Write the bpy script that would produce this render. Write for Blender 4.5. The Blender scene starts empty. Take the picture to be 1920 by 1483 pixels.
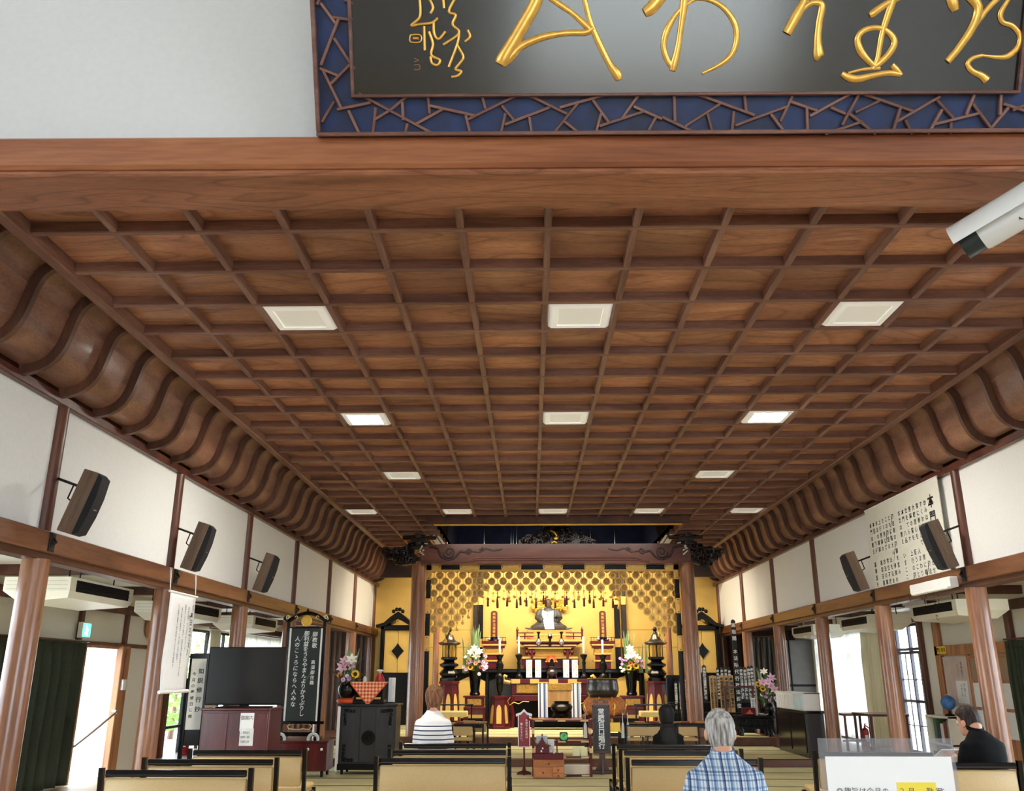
import bpy, bmesh, math, random
from mathutils import Vector, Matrix, Euler, noise as mnoise
random.seed(7)
PI = math.pi
SC = bpy.context.scene
COL = SC.collection

# ------------------------------------------------------------------ camera
FPX, CXP, CYP, EYE = 1636.0, 960.0, 741.5, 1.5
PITCH = math.atan(522.5 / FPX)
YAW = math.atan(35 / FPX * math.cos(PITCH))
cam_data = bpy.data.cameras.new('camera')
cam_data.sensor_fit = 'HORIZONTAL'
cam_data.sensor_width = 36
cam_data.lens = FPX / 1920 * 36
cam_data.clip_start, cam_data.clip_end = .05, 300
cam = bpy.data.objects.new('camera', cam_data)
COL.objects.link(cam)
cam.location = (0, 0, EYE)
cam.rotation_euler = (PI / 2 + PITCH, 0, YAW)
SC.camera = cam

# ------------------------------------------------------------------ world, light, exposure
world = bpy.data.worlds.new('world')
SC.world = world
world.use_nodes = True
bg = world.node_tree.nodes['Background']
bg.inputs[0].default_value = (.85, .95, 1.08, 1)
bg.inputs[1].default_value = 3.0
SC.view_settings.view_transform = 'Standard'
SC.view_settings.look = 'None'
SC.view_settings.gamma = 1
SC.view_settings.use_curve_mapping = False
SC.view_settings.exposure = 2.08
SC.cycles.use_denoising = True
SC.cycles.max_bounces = 9
SC.cycles.diffuse_bounces = 6
SC.cycles.glossy_bounces = 4
SC.cycles.transparent_max_bounces = 12
SC.cycles.sample_clamp_indirect = 6

def area(name, loc, rot, sx, sy, power, col=(1, 1, 1), spread=None):
    l = bpy.data.lights.new(name, 'AREA')
    l.shape = 'RECTANGLE'; l.size = sx; l.size_y = sy
    l.energy = power; l.color = col
    if spread: l.spread = spread
    o = bpy.data.objects.new(name, l)
    COL.objects.link(o)
    o.location = loc; o.rotation_euler = rot
    return o
def portal(name, loc, rot, sx, sy):
    o = area(name, loc, rot, sx, sy, 1)
    o.data.cycles.is_portal = True
    return o
# daylight enters by the open front of the hall (behind the camera), by the aisle windows and by unseen added openings
portal('front_opening_portal', (2.8, -9.0, 1.35), (PI / 2, 0, 0), 5.2, 2.7)
portal('left_added_clerestory_portal', (-6.62, -3.2, 5.6), (0, -PI / 2, 0), 1.2, 6)
portal('right_added_clerestory_portal', (7.09, -3.2, 5.6), (0, PI / 2, 0), 1.2, 6)
portal('left_added_window_portal', (-6.6, 7.2, 1.3), (0, -PI / 2, 0), 2.3, 4.6)
portal('right_added_window_portal', (7.07, 7.3, 1.3), (0, PI / 2, 0), 2.3, 4.8)
portal('left_window_portal', (-6.58, 20.2, 1.25), (0, -PI / 2, 0), 2.3, 7.4)
portal('right_window_portal', (7.05, 18.9, 1.3), (0, PI / 2, 0), 2.4, 5.6)
# lamps of the altar, hidden above the carved beam
area('altar_lamp', (.5, 21.0, 4.75), (math.radians(38), 0, 0), 3.6, .35, 80, (1, .86, .6))
area('altar_side_lamp', (-1.9, 20.4, 4.2), (math.radians(20), 0, 0), .8, .3, 9, (1, .88, .66))
area('altar_side_lamp', (3.0, 20.4, 4.2), (math.radians(20), 0, 0), .8, .3, 9, (1, .88, .66))
# downlights of the inner sanctuary, behind the beam
area('sanctuary_lamp_and_fill', (.5, 20.0, 4.4), (math.radians(14), 0, 0), 3.0, .3, 26, (1, .93, .82))

area('sanctuary_lamp_and_fill', (.5, 18.3, 4.38), (math.radians(8), 0, 0), 4.6, .3, 13, (1, .93, .82))  # added fill before the beam to lift the pillars, no fixture there

# ------------------------------------------------------------------ pixel -> place helpers (1920 x 1483)
cP, sP, cY, sY = math.cos(PITCH), math.sin(PITCH), math.cos(YAW), math.sin(YAW)
def ray(u, v):
    x = (u - CXP) / FPX; z = -(v - CYP) / FPX
    y2 = cP - z * sP; z2 = sP + z * cP
    return Vector((x * cY - y2 * sY, x * sY + y2 * cY, z2))
def P(u, v, Y):
    r = ray(u, v) * 1; r = r * (Y / r.y); r.z += EYE; return r
def PX(u, v, X):
    r = ray(u, v); r = r * (X / r.x); r.z += EYE; return r
def PZ(u, v, Z):
    r = ray(u, v); r = r * ((Z - EYE) / r.z); r.z += EYE; return r
def rect(u0, v0, u1, v1, Y):
    um, vm = (u0 + u1) / 2, (v0 + v1) / 2
    return P(u0, vm, Y).x, P(u1, vm, Y).x, P(um, v1, Y).z, P(um, v0, Y).z   # x0 x1 z0 z1

# ------------------------------------------------------------------ mesh builder
class MB:
    def __init__(s): s.v = []; s.f = []; s.m = []; s.mi = 0
    def add(s, vs, fs):
        o = len(s.v); s.v += [tuple(p) for p in vs]
        for f in fs: s.f.append(tuple(i + o for i in f)); s.m.append(s.mi)
        return s
    def box(s, x0, x1, y0, y1, z0, z1, b=0, M=None):
        if x0 > x1: x0, x1 = x1, x0
        if y0 > y1: y0, y1 = y1, y0
        if z0 > z1: z0, z1 = z1, z0
        b = min(b, (x1 - x0) * .3, (y1 - y0) * .3, (z1 - z0) * .3)
        if b <= 0:
            vs = [(x, y, z) for x in (x0, x1) for y in (y0, y1) for z in (z0, z1)]
            fs = [(0, 1, 3, 2), (4, 6, 7, 5), (0, 4, 5, 1), (2, 3, 7, 6), (0, 2, 6, 4), (1, 5, 7, 3)]
        else:
            X = ((x0, x0 + b), (x1, x1 - b)); Y = ((y0, y0 + b), (y1, y1 - b)); Z = ((z0, z0 + b), (z1, z1 - b))
            vs = []; idx = {}
            for i in (0, 1):
                for j in (0, 1):
                    for k in (0, 1):
                        for a, p in enumerate(((X[i][0], Y[j][1], Z[k][1]), (X[i][1], Y[j][0], Z[k][1]), (X[i][1], Y[j][1], Z[k][0]))):
                            idx[i, j, k, a] = len(vs); vs.append(p)
            g = lambda i, j, k, a: idx[i, j, k, a]
            fs = []
            for i in (0, 1): fs.append((g(i, 0, 0, 0), g(i, 0, 1, 0), g(i, 1, 1, 0), g(i, 1, 0, 0)))
            for j in (0, 1): fs.append((g(0, j, 0, 1), g(0, j, 1, 1), g(1, j, 1, 1), g(1, j, 0, 1)))
            for k in (0, 1): fs.append((g(0, 0, k, 2), g(0, 1, k, 2), g(1, 1, k, 2), g(1, 0, k, 2)))
            for i in (0, 1):
                for j in (0, 1): fs.append((g(i, j, 0, 0), g(i, j, 1, 0), g(i, j, 1, 1), g(i, j, 0, 1)))
                for k in (0, 1): fs.append((g(i, 0, k, 0), g(i, 1, k, 0), g(i, 1, k, 2), g(i, 0, k, 2)))
            for j in (0, 1):
                for k in (0, 1): fs.append((g(0, j, k, 1), g(1, j, k, 1), g(1, j, k, 2), g(0, j, k, 2)))
            for i in (0, 1):
                for j in (0, 1):
                    for k in (0, 1): fs.append((g(i, j, k, 0), g(i, j, k, 1), g(i, j, k, 2)))
        if M is not None: vs = [M @ Vector(p) for p in vs]
        return s.add(vs, fs)
    def cbox(s, c, d, b=0, R=(0, 0, 0)):
        M = Matrix.Translation(c) @ Euler(R).to_matrix().to_4x4()
        return s.box(-d[0] / 2, d[0] / 2, -d[1] / 2, d[1] / 2, -d[2] / 2, d[2] / 2, b, M)
    def loft(s, rings, caps=True, closed=True):
        n = len(rings[0]); vs = [p for r in rings for p in r]; fs = []
        for a in range(len(rings) - 1):
            for i in range(n if closed else n - 1):
                j = (i + 1) % n
                fs.append((a * n + i, a * n + j, (a + 1) * n + j, (a + 1) * n + i))
        if caps and closed:
            fs.append(tuple(range(n))[::-1]); fs.append(tuple(range((len(rings) - 1) * n, len(rings) * n)))
        return s.add(vs, fs)
    def tube(s, pts, r, n=8, caps=True, flat=None, up=None):
        pts = [Vector(p) for p in pts]; rings = []; N = len(pts)
        prev = None
        for i, p in enumerate(pts):
            t = (pts[min(i + 1, N - 1)] - pts[max(i - 1, 0)])
            if t.length < 1e-9: t = Vector((0, 0, 1))
            t.normalize()
            if up is not None: a = Vector(up)
            elif prev is not None: a = prev
            else: a = Vector((0, 0, 1)) if abs(t.z) < .9 else Vector((1, 0, 0))
            e1 = a - t * a.dot(t)
            if e1.length < 1e-6: e1 = t.orthogonal()
            e1.normalize(); e2 = t.cross(e1)
            prev = e1
            rr = r[i] if isinstance(r, (list, tuple)) else r
            fl = flat or 1
            rings.append([p + e1 * (math.cos(2 * PI * k / n) * rr * fl) + e2 * (math.sin(2 * PI * k / n) * rr) for k in range(n)])
        return s.loft(rings, caps)
    def lathe(s, prof, n=20, c=(0, 0, 0), M=None, ph=0):
        rings = [[(r * math.cos(2 * PI * k / n + ph), r * math.sin(2 * PI * k / n + ph), z) for k in range(n)] for r, z in prof]
        if M is None: M = Matrix.Translation(c)
        return s.loft([[M @ Vector(p) for p in r] for r in rings])
    def prism(s, poly, d0, d1, fn):
        n = len(poly)
        vs = [fn(a, b, d0) for a, b in poly] + [fn(a, b, d1) for a, b in poly]
        fs = [tuple(range(n)), tuple(range(2 * n - 1, n - 1, -1))] + [(i, (i + 1) % n, n + (i + 1) % n, n + i) for i in range(n)]
        return s.add(vs, fs)
    def ball(s, c, r, n=12, m=8, R=(0, 0, 0)):
        if not isinstance(r, (tuple, list)): r = (r, r, r)
        E = Euler(R).to_matrix(); c = Vector(c); rings = []
        for a in range(1, m):
            th = PI * a / m
            rings.append([c + E @ Vector((r[0] * math.sin(th) * math.cos(2 * PI * k / n), r[1] * math.sin(th) * math.sin(2 * PI * k / n), -r[2] * math.cos(th))) for k in range(n)])
        o = len(s.v); s.loft(rings, caps=False)
        e = len(s.v); s.v += [tuple(c + E @ Vector((0, 0, -r[2]))), tuple(c + E @ Vector((0, 0, r[2])))]
        L = o + (m - 2) * n
        for k in range(n):
            s.f.append((e, o + (k + 1) % n, o + k)); s.m.append(s.mi)
            s.f.append((e + 1, L + k, L + (k + 1) % n)); s.m.append(s.mi)
        return s
    def grid(s, nu, nv, fn):
        vs = [fn(i / nu, j / nv) for j in range(nv + 1) for i in range(nu + 1)]
        fs = [(j * (nu + 1) + i, j * (nu + 1) + i + 1, (j + 1) * (nu + 1) + i + 1, (j + 1) * (nu + 1) + i) for j in range(nv) for i in range(nu)]
        return s.add(vs, fs)
    def mesh(s, name, mats, smooth=None, normals=True):
        me = bpy.data.meshes.new(name)
        me.from_pydata(s.v, [], s.f)
        if normals:
            bm = bmesh.new(); bm.from_mesh(me)
            bmesh.ops.recalc_face_normals(bm, faces=bm.faces); bm.to_mesh(me); bm.free()
        if not isinstance(mats, (list, tuple)): mats = [mats]
        for m in mats: me.materials.append(m)
        if len(mats) > 1: me.polygons.foreach_set('material_index', s.m)
        if smooth:
            me.polygons.foreach_set('use_smooth', [True] * len(me.polygons))
            if smooth < 180: me.set_sharp_from_angle(angle=math.radians(smooth))
        me.update()
        return me
    def build(s, name, mats, parent=None, smooth=None, normals=True):
        return link(name, s.mesh(name, mats, smooth, normals), parent)

def link(name, me, parent=None):
    o = bpy.data.objects.new(name, me)
    COL.objects.link(o)
    if parent is not None: o.parent = parent
    return o
def B(name, mat, parent, *boxes, b=.003, smooth=None):
    m = MB()
    for q in boxes: m.box(*q, b=b)
    return m.build(name, mat, parent, smooth)
def thing(name, label, cat, loc=(0, 0, 0), rz=0, group=None):
    o = bpy.data.objects.new(name, None); COL.objects.link(o)
    o.empty_display_size = .1
    o.location = loc; o.rotation_euler = (0, 0, rz)
    o['label'] = label; o['category'] = cat
    if group: o['group'] = group
    return o
def tag(o, label, cat, group=None, kind=None):
    o['label'] = label; o['category'] = cat
    if group: o['group'] = group
    if kind: o['kind'] = kind
    return o
def struct(o, label, cat):
    return tag(o, label, cat, kind='structure')
def kids(o): return [c for c in list(o.children)]
KIDS = {}
def dup(root, loc, rz=None, label=None, group=None, scale=None):
    r = root.copy(); COL.objects.link(r); r.location = loc
    if rz is not None: r.rotation_euler = (0, 0, rz)
    if scale: r.scale = scale
    if label: r['label'] = label
    if group: r['group'] = group
    for ch in kids(root):
        c = ch.copy(); COL.objects.link(c); c.parent = r
        for g in kids(ch):
            d = g.copy(); COL.objects.link(d); d.parent = c
    return r
def at(o, loc, rot=(0, 0, 0), scale=None):
    o.location = loc; o.rotation_euler = rot
    if scale: o.scale = scale if isinstance(scale, (tuple, list)) else (scale,) * 3
    return o

# ------------------------------------------------------------------ materials
def lin(c): return tuple((x / 255 / 12.92) if x <= 10 else ((x / 255 + .055) / 1.055) ** 2.4 for x in c)
def col4(c): return (*lin(c), 1)
class NT:
    def __init__(s, name):
        s.mat = bpy.data.materials.new(name); s.mat.use_nodes = True
        s.nt = s.mat.node_tree; s.bsdf = s.nt.nodes['Principled BSDF']
    def n(s, t, **kw):
        q = s.nt.nodes.new(t)
        for k, v in kw.items():
            if k.startswith('i_'):
                key = k[2:]; key = int(key) if key.isdigit() else key
                q.inputs[key].default_value = v
            else: setattr(q, k, v)
        return q
    def l(s, a, b): s.nt.links.new(a, b)
    def coords(s, scale=(1, 1, 1), rnd=True, src='Object'):
        tc = s.n('ShaderNodeTexCoord'); mp = s.n('ShaderNodeMapping')
        mp.inputs['Scale'].default_value = scale
        s.l(tc.outputs[src], mp.inputs['Vector'])
        if rnd:
            oi = s.n('ShaderNodeObjectInfo'); mu = s.n('ShaderNodeMath', operation='MULTIPLY'); mu.inputs[1].default_value = 37.0
            s.l(oi.outputs['Random'], mu.inputs[0])
            cb = s.n('ShaderNodeCombineXYZ')
            for k in range(3): s.l(mu.outputs[0], cb.inputs[k])
            s.l(cb.outputs[0], mp.inputs['Location'])
        return mp.outputs[0]
    def ramp(s, fac, stops):
        r = s.n('ShaderNodeValToRGB'); e = r.color_ramp.elements
        while len(e) < len(stops): e.new(.5)
        for q, (p, c) in zip(e, stops): q.position = p; q.color = c
        s.l(fac, r.inputs[0]); return r.outputs[0]
    def set(s, rough=.5, metal=0, coat=0, spec=None):
        s.bsdf.inputs['Roughness'].default_value = rough
        s.bsdf.inputs['Metallic'].default_value = metal
        s.bsdf.inputs['Coat Weight'].default_value = coat
        s.bsdf.inputs['Coat Roughness'].default_value = .12
        if spec is not None: s.bsdf.inputs['Specular IOR Level'].default_value = spec
    def bump(s, h, strength=.2, dist=.01):
        b = s.n('ShaderNodeBump'); b.inputs['Strength'].default_value = strength; b.inputs['Distance'].default_value = dist
        s.l(h, b.inputs['Height']); s.l(b.outputs[0], s.bsdf.inputs['Normal'])
def plain(name, c, rough=.5, metal=0, var=.08, scale=6, bump=0, coat=0, emit=0, ecol=None, stretch=(1, 1, 1), spec=None):
    t = NT(name); t.set(rough, metal, coat, spec)
    co = t.coords(stretch)
    ns = t.n('ShaderNodeTexNoise'); ns.inputs['Scale'].default_value = scale; ns.inputs['Detail'].default_value = 4
    t.l(co, ns.inputs['Vector'])
    a = lin(c)
    lo = tuple(max(0, x * (1 - var)) for x in a) + (1,); hi = tuple(min(1, x * (1 + var)) for x in a) + (1,)
    t.l(t.ramp(ns.outputs['Fac'], [(.3, lo), (.7, hi)]), t.bsdf.inputs['Base Color'])
    if bump: t.bump(ns.outputs['Fac'], bump)
    if emit:
        t.bsdf.inputs['Emission Color'].default_value = col4(ecol or c); t.bsdf.inputs['Emission Strength'].default_value = emit
    return t.mat
def wood(name, dark, mid, light, axis='y', scale=3.0, stretch=9, rough=.45, rings=0, coat=0, pan=.25, tint=.25, bump=.12):
    t = NT(name); t.set(rough, 0, coat)
    sc = [1, 1, 1]; sc['xyz'.index(axis)] = 1 / stretch
    co = t.coords(tuple(sc))
    n1 = t.n('ShaderNodeTexNoise'); n1.inputs['Scale'].default_value = scale; n1.inputs['Detail'].default_value = 5; n1.inputs['Roughness'].default_value = .55
    n1.inputs['Distortion'].default_value = .4
    t.l(co, n1.inputs['Vector'])
    base = t.ramp(n1.outputs['Fac'], [(.28, col4(dark)), (.5, col4(mid)), (.74, col4(light))])
    n2 = t.n('ShaderNodeTexNoise'); n2.inputs['Scale'].default_value = scale * 14; n2.inputs['Detail'].default_value = 3
    t.l(co, n2.inputs['Vector'])
    st = t.ramp(n2.outputs['Fac'], [(.3, (.62, .6, .58, 1)), (.6, (1.0, 1.0, 1.0, 1))])
    mx = t.n('ShaderNodeMix', data_type='RGBA', blend_type='MULTIPLY'); mx.inputs[0].default_value = .7
    t.l(base, mx.inputs[6]); t.l(st, mx.inputs[7]); out = mx.outputs[2]
    if rings:
        n3 = t.n('ShaderNodeTexNoise'); n3.inputs['Scale'].default_value = scale * .8; n3.inputs['Detail'].default_value = .6
        t.l(co, n3.inputs['Vector'])
        mm = t.n('ShaderNodeMath', operation='MULTIPLY'); mm.inputs[1].default_value = rings; t.l(n3.outputs['Fac'], mm.inputs[0])
        fr = t.n('ShaderNodeMath', operation='FRACT'); t.l(mm.outputs[0], fr.inputs[0])
        rr = t.ramp(fr.outputs[0], [(0, (.5, .45, .42, 1)), (.1, (.78, .74, .72, 1)), (.3, (1, 1, 1, 1)), (.9, (1, 1, 1, 1)), (1, (.62, .56, .52, 1))])
        m2 = t.n('ShaderNodeMix', data_type='RGBA', blend_type='MULTIPLY'); m2.inputs[0].default_value = .8
        t.l(out, m2.inputs[6]); t.l(rr, m2.inputs[7]); out = m2.outputs[2]
    if tint:
        oi = t.n('ShaderNodeObjectInfo'); mr = t.n('ShaderNodeMapRange')
        mr.inputs['To Min'].default_value = 1 - tint; mr.inputs['To Max'].default_value = 1 + tint
        t.l(oi.outputs['Random'], mr.inputs['Value'])
        hs = t.n('ShaderNodeHueSaturation'); t.l(mr.outputs[0], hs.inputs['Value']); t.l(out, hs.inputs['Color']); out = hs.outputs[0]
    t.l(out, t.bsdf.inputs['Base Color'])
    if bump: t.bump(n2.outputs['Fac'], bump, .004)
    return t.mat
W_BEAM = wood('wood_beam', (108, 59, 37), (152, 90, 58), (182, 118, 78), 'x', 3.2, 14, .4, 0, .08, bump=.08, tint=.05)
W_BEAMR = wood('wood_beam_rings', (138, 86, 60), (164, 106, 76), (182, 124, 92), 'x', 5.0, 7, .45, 10, .05, bump=.06, tint=.04)
W_PANEL = wood('wood_ceiling_panel', (142, 95, 70), (176, 121, 90), (202, 148, 112), 'x', 4, 4, .5, 7, .05, tint=.22, bump=.08)
W_BATT = wood('wood_batten', (96, 64, 54), (132, 92, 78), (164, 124, 106), 'y', 8, 12, .42, tint=.1)
W_BATTX = wood('wood_batten_cross', (96, 64, 54), (132, 92, 78), (164, 124, 106), 'x', 8, 12, .42, tint=.1)
W_COVE = wood('wood_cove', (108, 72, 56), (140, 98, 78), (166, 124, 100), 'y', 5, 3, .42, 0, .1, tint=.14)
W_RIB = wood('wood_rib', (70, 44, 34), (98, 64, 50), (120, 82, 64), 'z', 9, 5, .45, tint=.1)
W_COL = wood('wood_column', (122, 80, 56), (154, 104, 74), (180, 130, 96), 'z', 4, 10, .28, 2, .3, tint=.06, bump=.03)
W_POST = wood('wood_post', (62, 32, 20), (96, 54, 36), (124, 74, 50), 'z', 6, 9, .4, tint=.1)
W_NAGE = wood('wood_side_beam', (82, 48, 32), (118, 74, 50), (146, 98, 68), 'y', 4, 12, .4, 4, .1, tint=.05)
W_NAGED = wood('wood_side_beam_dark', (62, 34, 22), (92, 54, 36), (116, 72, 48), 'y', 4, 12, .4, tint=.05)
W_CARVE = wood('wood_carved_dark', (18, 11, 9), (34, 20, 16), (50, 30, 24), 'x', 8, 3, .35, tint=.1)
W_RED = wood('wood_altar_beam', (58, 28, 20), (92, 50, 38), (114, 68, 50), 'x', 5, 10, .35, 0, .15, tint=.05)
W_DOOR = wood('wood_door', (146, 92, 54), (182, 122, 76), (206, 150, 100), 'z', 5, 8, .4, 4, .1, tint=.08)
W_BOX = wood('wood_light_box', (150, 88, 46), (184, 116, 66), (204, 138, 84), 'x', 5, 6, .4, tint=.05)
W_TAN = wood('wood_tan', (176, 134, 84), (206, 166, 112), (226, 192, 140), 'z', 5, 6, .4, tint=.08)
W_MAR = wood('wood_maroon', (66, 20, 22), (92, 32, 32), (112, 44, 42), 'z', 6, 8, .28, 0, .25, tint=.05, bump=.03)
PLASTER = plain('white_plaster', (236, 236, 235), .85, var=.02, scale=30, bump=.03)
PLASTERW = plain('warm_plaster', (226, 220, 204), .85, var=.03, scale=30, bump=.03)
CEILW = plain('aisle_ceiling_white', (222, 220, 210), .8, var=.02)
BLACK = plain('black_lacquer', (11, 10, 11), .25, var=.1, spec=.3)
BLACKM = plain('black_matte', (15, 14, 15), .6, var=.1, spec=.2)
IRON = plain('black_iron', (18, 17, 17), .5, .3, var=.15)
MAROON = plain('maroon_lacquer', (84, 16, 22), .3, var=.08, spec=.3)
GOLD = plain('gold_leaf', (226, 182, 100), .36, .6, var=.12, scale=14)
GOLDW = plain('gold_wall', (216, 178, 96), .5, .25, var=.06, scale=3)
GOLDB = plain('gold_bright', (242, 196, 84), .32, .6, var=.06, scale=6)
GOLDD = plain('gold_carved', (190, 146, 70), .4, .7, var=.35, scale=40, bump=.6)
BRONZE = plain('dark_bronze', (92, 88, 84), .28, .8, var=.12)
SILVER = plain('silver_metal', (190, 190, 188), .25, .9, var=.05)
CREAM = plain('cream_plastic', (232, 228, 210), .4, var=.02)
WHITE = plain('white_paper', (240, 240, 238), .7, var=.015)
WHITEC = plain('white_cloth', (238, 238, 240), .85, var=.03, scale=20, bump=.08)
INK = plain('black_ink', (18, 18, 20), .7, var=.0)
INKG = plain('grey_ink', (70, 70, 72), .7, var=.0)
CHALK = plain('white_chalk', (238, 240, 238), .8, var=.03)
NAVY = plain('navy_panel', (5, 9, 26), .8, var=.4, scale=5, spec=.05)
SCREEN = plain('tv_screen', (10, 10, 13), .2, var=0, spec=.55)
GLASSB = plain('black_glass', (14, 14, 16), .1, var=0)
BEIGE = plain('beige_vinyl', (206, 176, 122), .48, var=.04, scale=60, bump=.05)
SKIN = plain('skin', (214, 160, 132), .5, var=.06, scale=12)
RED = plain('red_paint', (170, 22, 26), .3, var=.05, coat=.3)
VERM = plain('vermilion', (214, 84, 40), .4, var=.1)
LEAF = plain('leaf_green', (74, 116, 50), .5, var=.3, scale=9)
LEAFD = plain('leaf_dark', (50, 84, 44), .5, var=.25, scale=9)
def tatami():
    t = NT('tatami_straw'); t.set(.65)
    co = t.coords((1, 1, 1))
    w = t.n('ShaderNodeTexWave', wave_type='BANDS', bands_direction='X'); w.inputs['Scale'].default_value = 60; w.inputs['Distortion'].default_value = .4
    t.l(co, w.inputs['Vector'])
    n = t.n('ShaderNodeTexNoise'); n.inputs['Scale'].default_value = 2.2; t.l(co, n.inputs['Vector'])
    mx = t.n('ShaderNodeMix', data_type='FLOAT'); mx.inputs[0].default_value = .75
    t.l(w.outputs['Fac'], mx.inputs[2]); t.l(n.outputs['Fac'], mx.inputs[3])
    t.l(t.ramp(mx.outputs[0], [(.3, col4((196, 190, 136))), (.7, col4((226, 216, 166)))]), t.bsdf.inputs['Base Color'])
    t.bump(w.outputs['Fac'], .15, .003)
    return t.mat
TATAMI = tatami()
TBORD = plain('tatami_border', (58, 54, 34), .8, var=.1)
def glass_mat():
    m = bpy.data.materials.new('window_glass'); m.use_nodes = True; nt = m.node_tree; nt.nodes.clear()
    out = nt.nodes.new('ShaderNodeOutputMaterial'); tr = nt.nodes.new('ShaderNodeBsdfTransparent'); gl = nt.nodes.new('ShaderNodeBsdfGlossy'); mx = nt.nodes.new('ShaderNodeMixShader')
    gl.inputs['Roughness'].default_value = .03; mx.inputs[0].default_value = .08
    tr.inputs[0].default_value = (.96, .98, .98, 1)
    nt.links.new(tr.outputs[0], mx.inputs[1]); nt.links.new(gl.outputs[0], mx.inputs[2]); nt.links.new(mx.outputs[0], out.inputs[0])
    return m
GLASS = glass_mat()
def sheer(name, c, a, tl_=.5):
    m = bpy.data.materials.new(name); m.use_nodes = True; nt = m.node_tree; nt.nodes.clear()
    out = nt.nodes.new('ShaderNodeOutputMaterial'); tl = nt.nodes.new('ShaderNodeBsdfTranslucent'); df = nt.nodes.new('ShaderNodeBsdfDiffuse'); tr = nt.nodes.new('ShaderNodeBsdfTransparent')
    m1 = nt.nodes.new('ShaderNodeMixShader'); m2 = nt.nodes.new('ShaderNodeMixShader')
    tl.inputs[0].default_value = col4(c); df.inputs[0].default_value = col4(c); m1.inputs[0].default_value = tl_; m2.inputs[0].default_value = a
    nt.links.new(df.outputs[0], m1.inputs[1]); nt.links.new(tl.outputs[0], m1.inputs[2]); nt.links.new(m1.outputs[0], m2.inputs[1]); nt.links.new(tr.outputs[0], m2.inputs[2]); nt.links.new(m2.outputs[0], out.inputs[0])
    return m
LACE = sheer('lace', (240, 238, 232), .10, .5)
CURT = sheer('beige_curtain_cloth', (216, 208, 184), 0, .22)
GREENC = plain('dark_green_curtain', (52, 58, 42), .9, var=.12, scale=40, bump=.1)
DARKC = plain('dark_grey_curtain', (70, 66, 62), .9, var=.12, scale=30)

# ------------------------------------------------------------------ lettering (Blender's own fallback font)
_fc = bpy.data.curves.new('lettering_source', 'FONT'); _fc.resolution_u = 2
_fo = bpy.data.objects.new('lettering_source', _fc); COL.objects.link(_fo)
_glyph = {}
def glyph(ch, bold=0):
    k = (ch, bold)
    if k not in _glyph:
        _fc.body = ch; _fc.offset = bold
        dg = bpy.context.evaluated_depsgraph_get(); dg.update()
        me = bpy.data.meshes.new_from_object(_fo.evaluated_get(dg))
        vs = [(v.co.x - .5, v.co.y - .36) for v in me.vertices]
        if ch.isascii() and vs:
            w = max(p[0] for p in vs) + min(p[0] for p in vs); vs = [(a - w / 2, b) for a, b in vs]
        _glyph[k] = (vs, [tuple(p.vertices) for p in me.polygons]); bpy.data.meshes.remove(me)
    return _glyph[k]
def letters(name, mat, parent, cols, fn, bold=0, skew=0):
    """cols: (x, y_top, size, pitch, text[, horizontal]) ; fn(a, b) -> 3D place of the flat print"""
    if len(cols) > 1 and len(cols[0]) < 6:
        for c in cols: o = letters(name, mat, parent, [c], fn, bold, skew)
        return o
    m = MB()
    for c in cols:
        x, y, sz, pitch, text = c[:5]; hor = len(c) > 5 and c[5]
        for i, ch in enumerate(text):
            if ch in ' \u3000': continue
            vs, fs = glyph(ch, bold)
            ox, oy = (x + i * pitch, y) if hor else (x, y - (i + .5) * pitch)
            dx, dy = (0, 0)
            if ch in '、。' and not hor: dx, dy = .6 * sz, .6 * sz
            m.add([fn(ox + dx + (a + b * skew) * sz, oy + dy + b * sz) for a, b in vs], fs)
    return m.build(name, mat, parent, normals=False)

# ================================================================== the setting
XL, XR, ZB = -4.22, 5.05, 2.45          # column lines, underside of the side beams
YC = [4.7 + 2.75 * k for k in range(8)]   # column rows
OXL, OXR = -6.58, 7.05                  # outer walls of the aisles
YEND = 24.35
ZC = 4.43                               # underside of the ceiling battens
CEDL, CEDR = -3.52, 4.43                # long edge beams of the coffered ceiling
BX = [-2.886 + .605 * k for k in range(12)]
BY = [5.403 - .6276 + .6276 * j for j in range(31)]
OPX0, OPX1, OPY = -1.98, 3.07, BY[19] + .32    # opening above the altar

# ---- floors
fl = struct(MB().box(OXL - .14, OXR + .14, -9, 16.1, -.25, -.012).build('floor', plain('floor_boards', (190, 170, 140), .4, var=.1, stretch=(1, .1, 1))),
            'main floor of the temple hall under the straw mats', 'floor')
def mat_mesh(w, d):
    m = MB(); m.box(-w / 2, w / 2, -d / 2 + .03, d / 2 - .03, -.012, 0)
    m.mi = 1
    m.box(-w / 2, w / 2, -d / 2 + .002, -d / 2 + .03, -.012, .001); m.box(-w / 2, w / 2, d / 2 - .03, d / 2 - .002, -.012, .001)
    return m.mesh('tatami_mat', [TATAMI, TBORD])
def mats(parent, x0, x1, nx, y0, y1, ny, z):
    w, d = (x1 - x0) / nx, (y1 - y0) / ny
    me = mat_mesh(w - .004, d)
    for i in range(nx):
        for j in range(ny):
            o = link('tatami_mat', me, parent); o.location = (x0 + (i + .5) * w, y0 + (j + .5) * d, z)
mats(fl, XL + .2, XR - .2, 5, 8.82, 16.1, 8, 0)
pf = MB(); pf.box(OXL - .14, OXR + .14, 16.1, YEND + .2, -.25, .108)
pf = struct(pf.build('floor', W_NAGED), 'low raised platform floor before the altar', 'floor')
B('platform_edge', wood('platform_edge_wood', (84, 48, 30), (116, 70, 46), (140, 90, 60), 'x', 4, 12, .35), pf, (XL + .1, XR - .1, 16.06, 16.14, 0, .118), b=.006)
mats(pf, XL + .2, XR - .2, 5, 16.15, 18.95, 3, .12)
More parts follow.
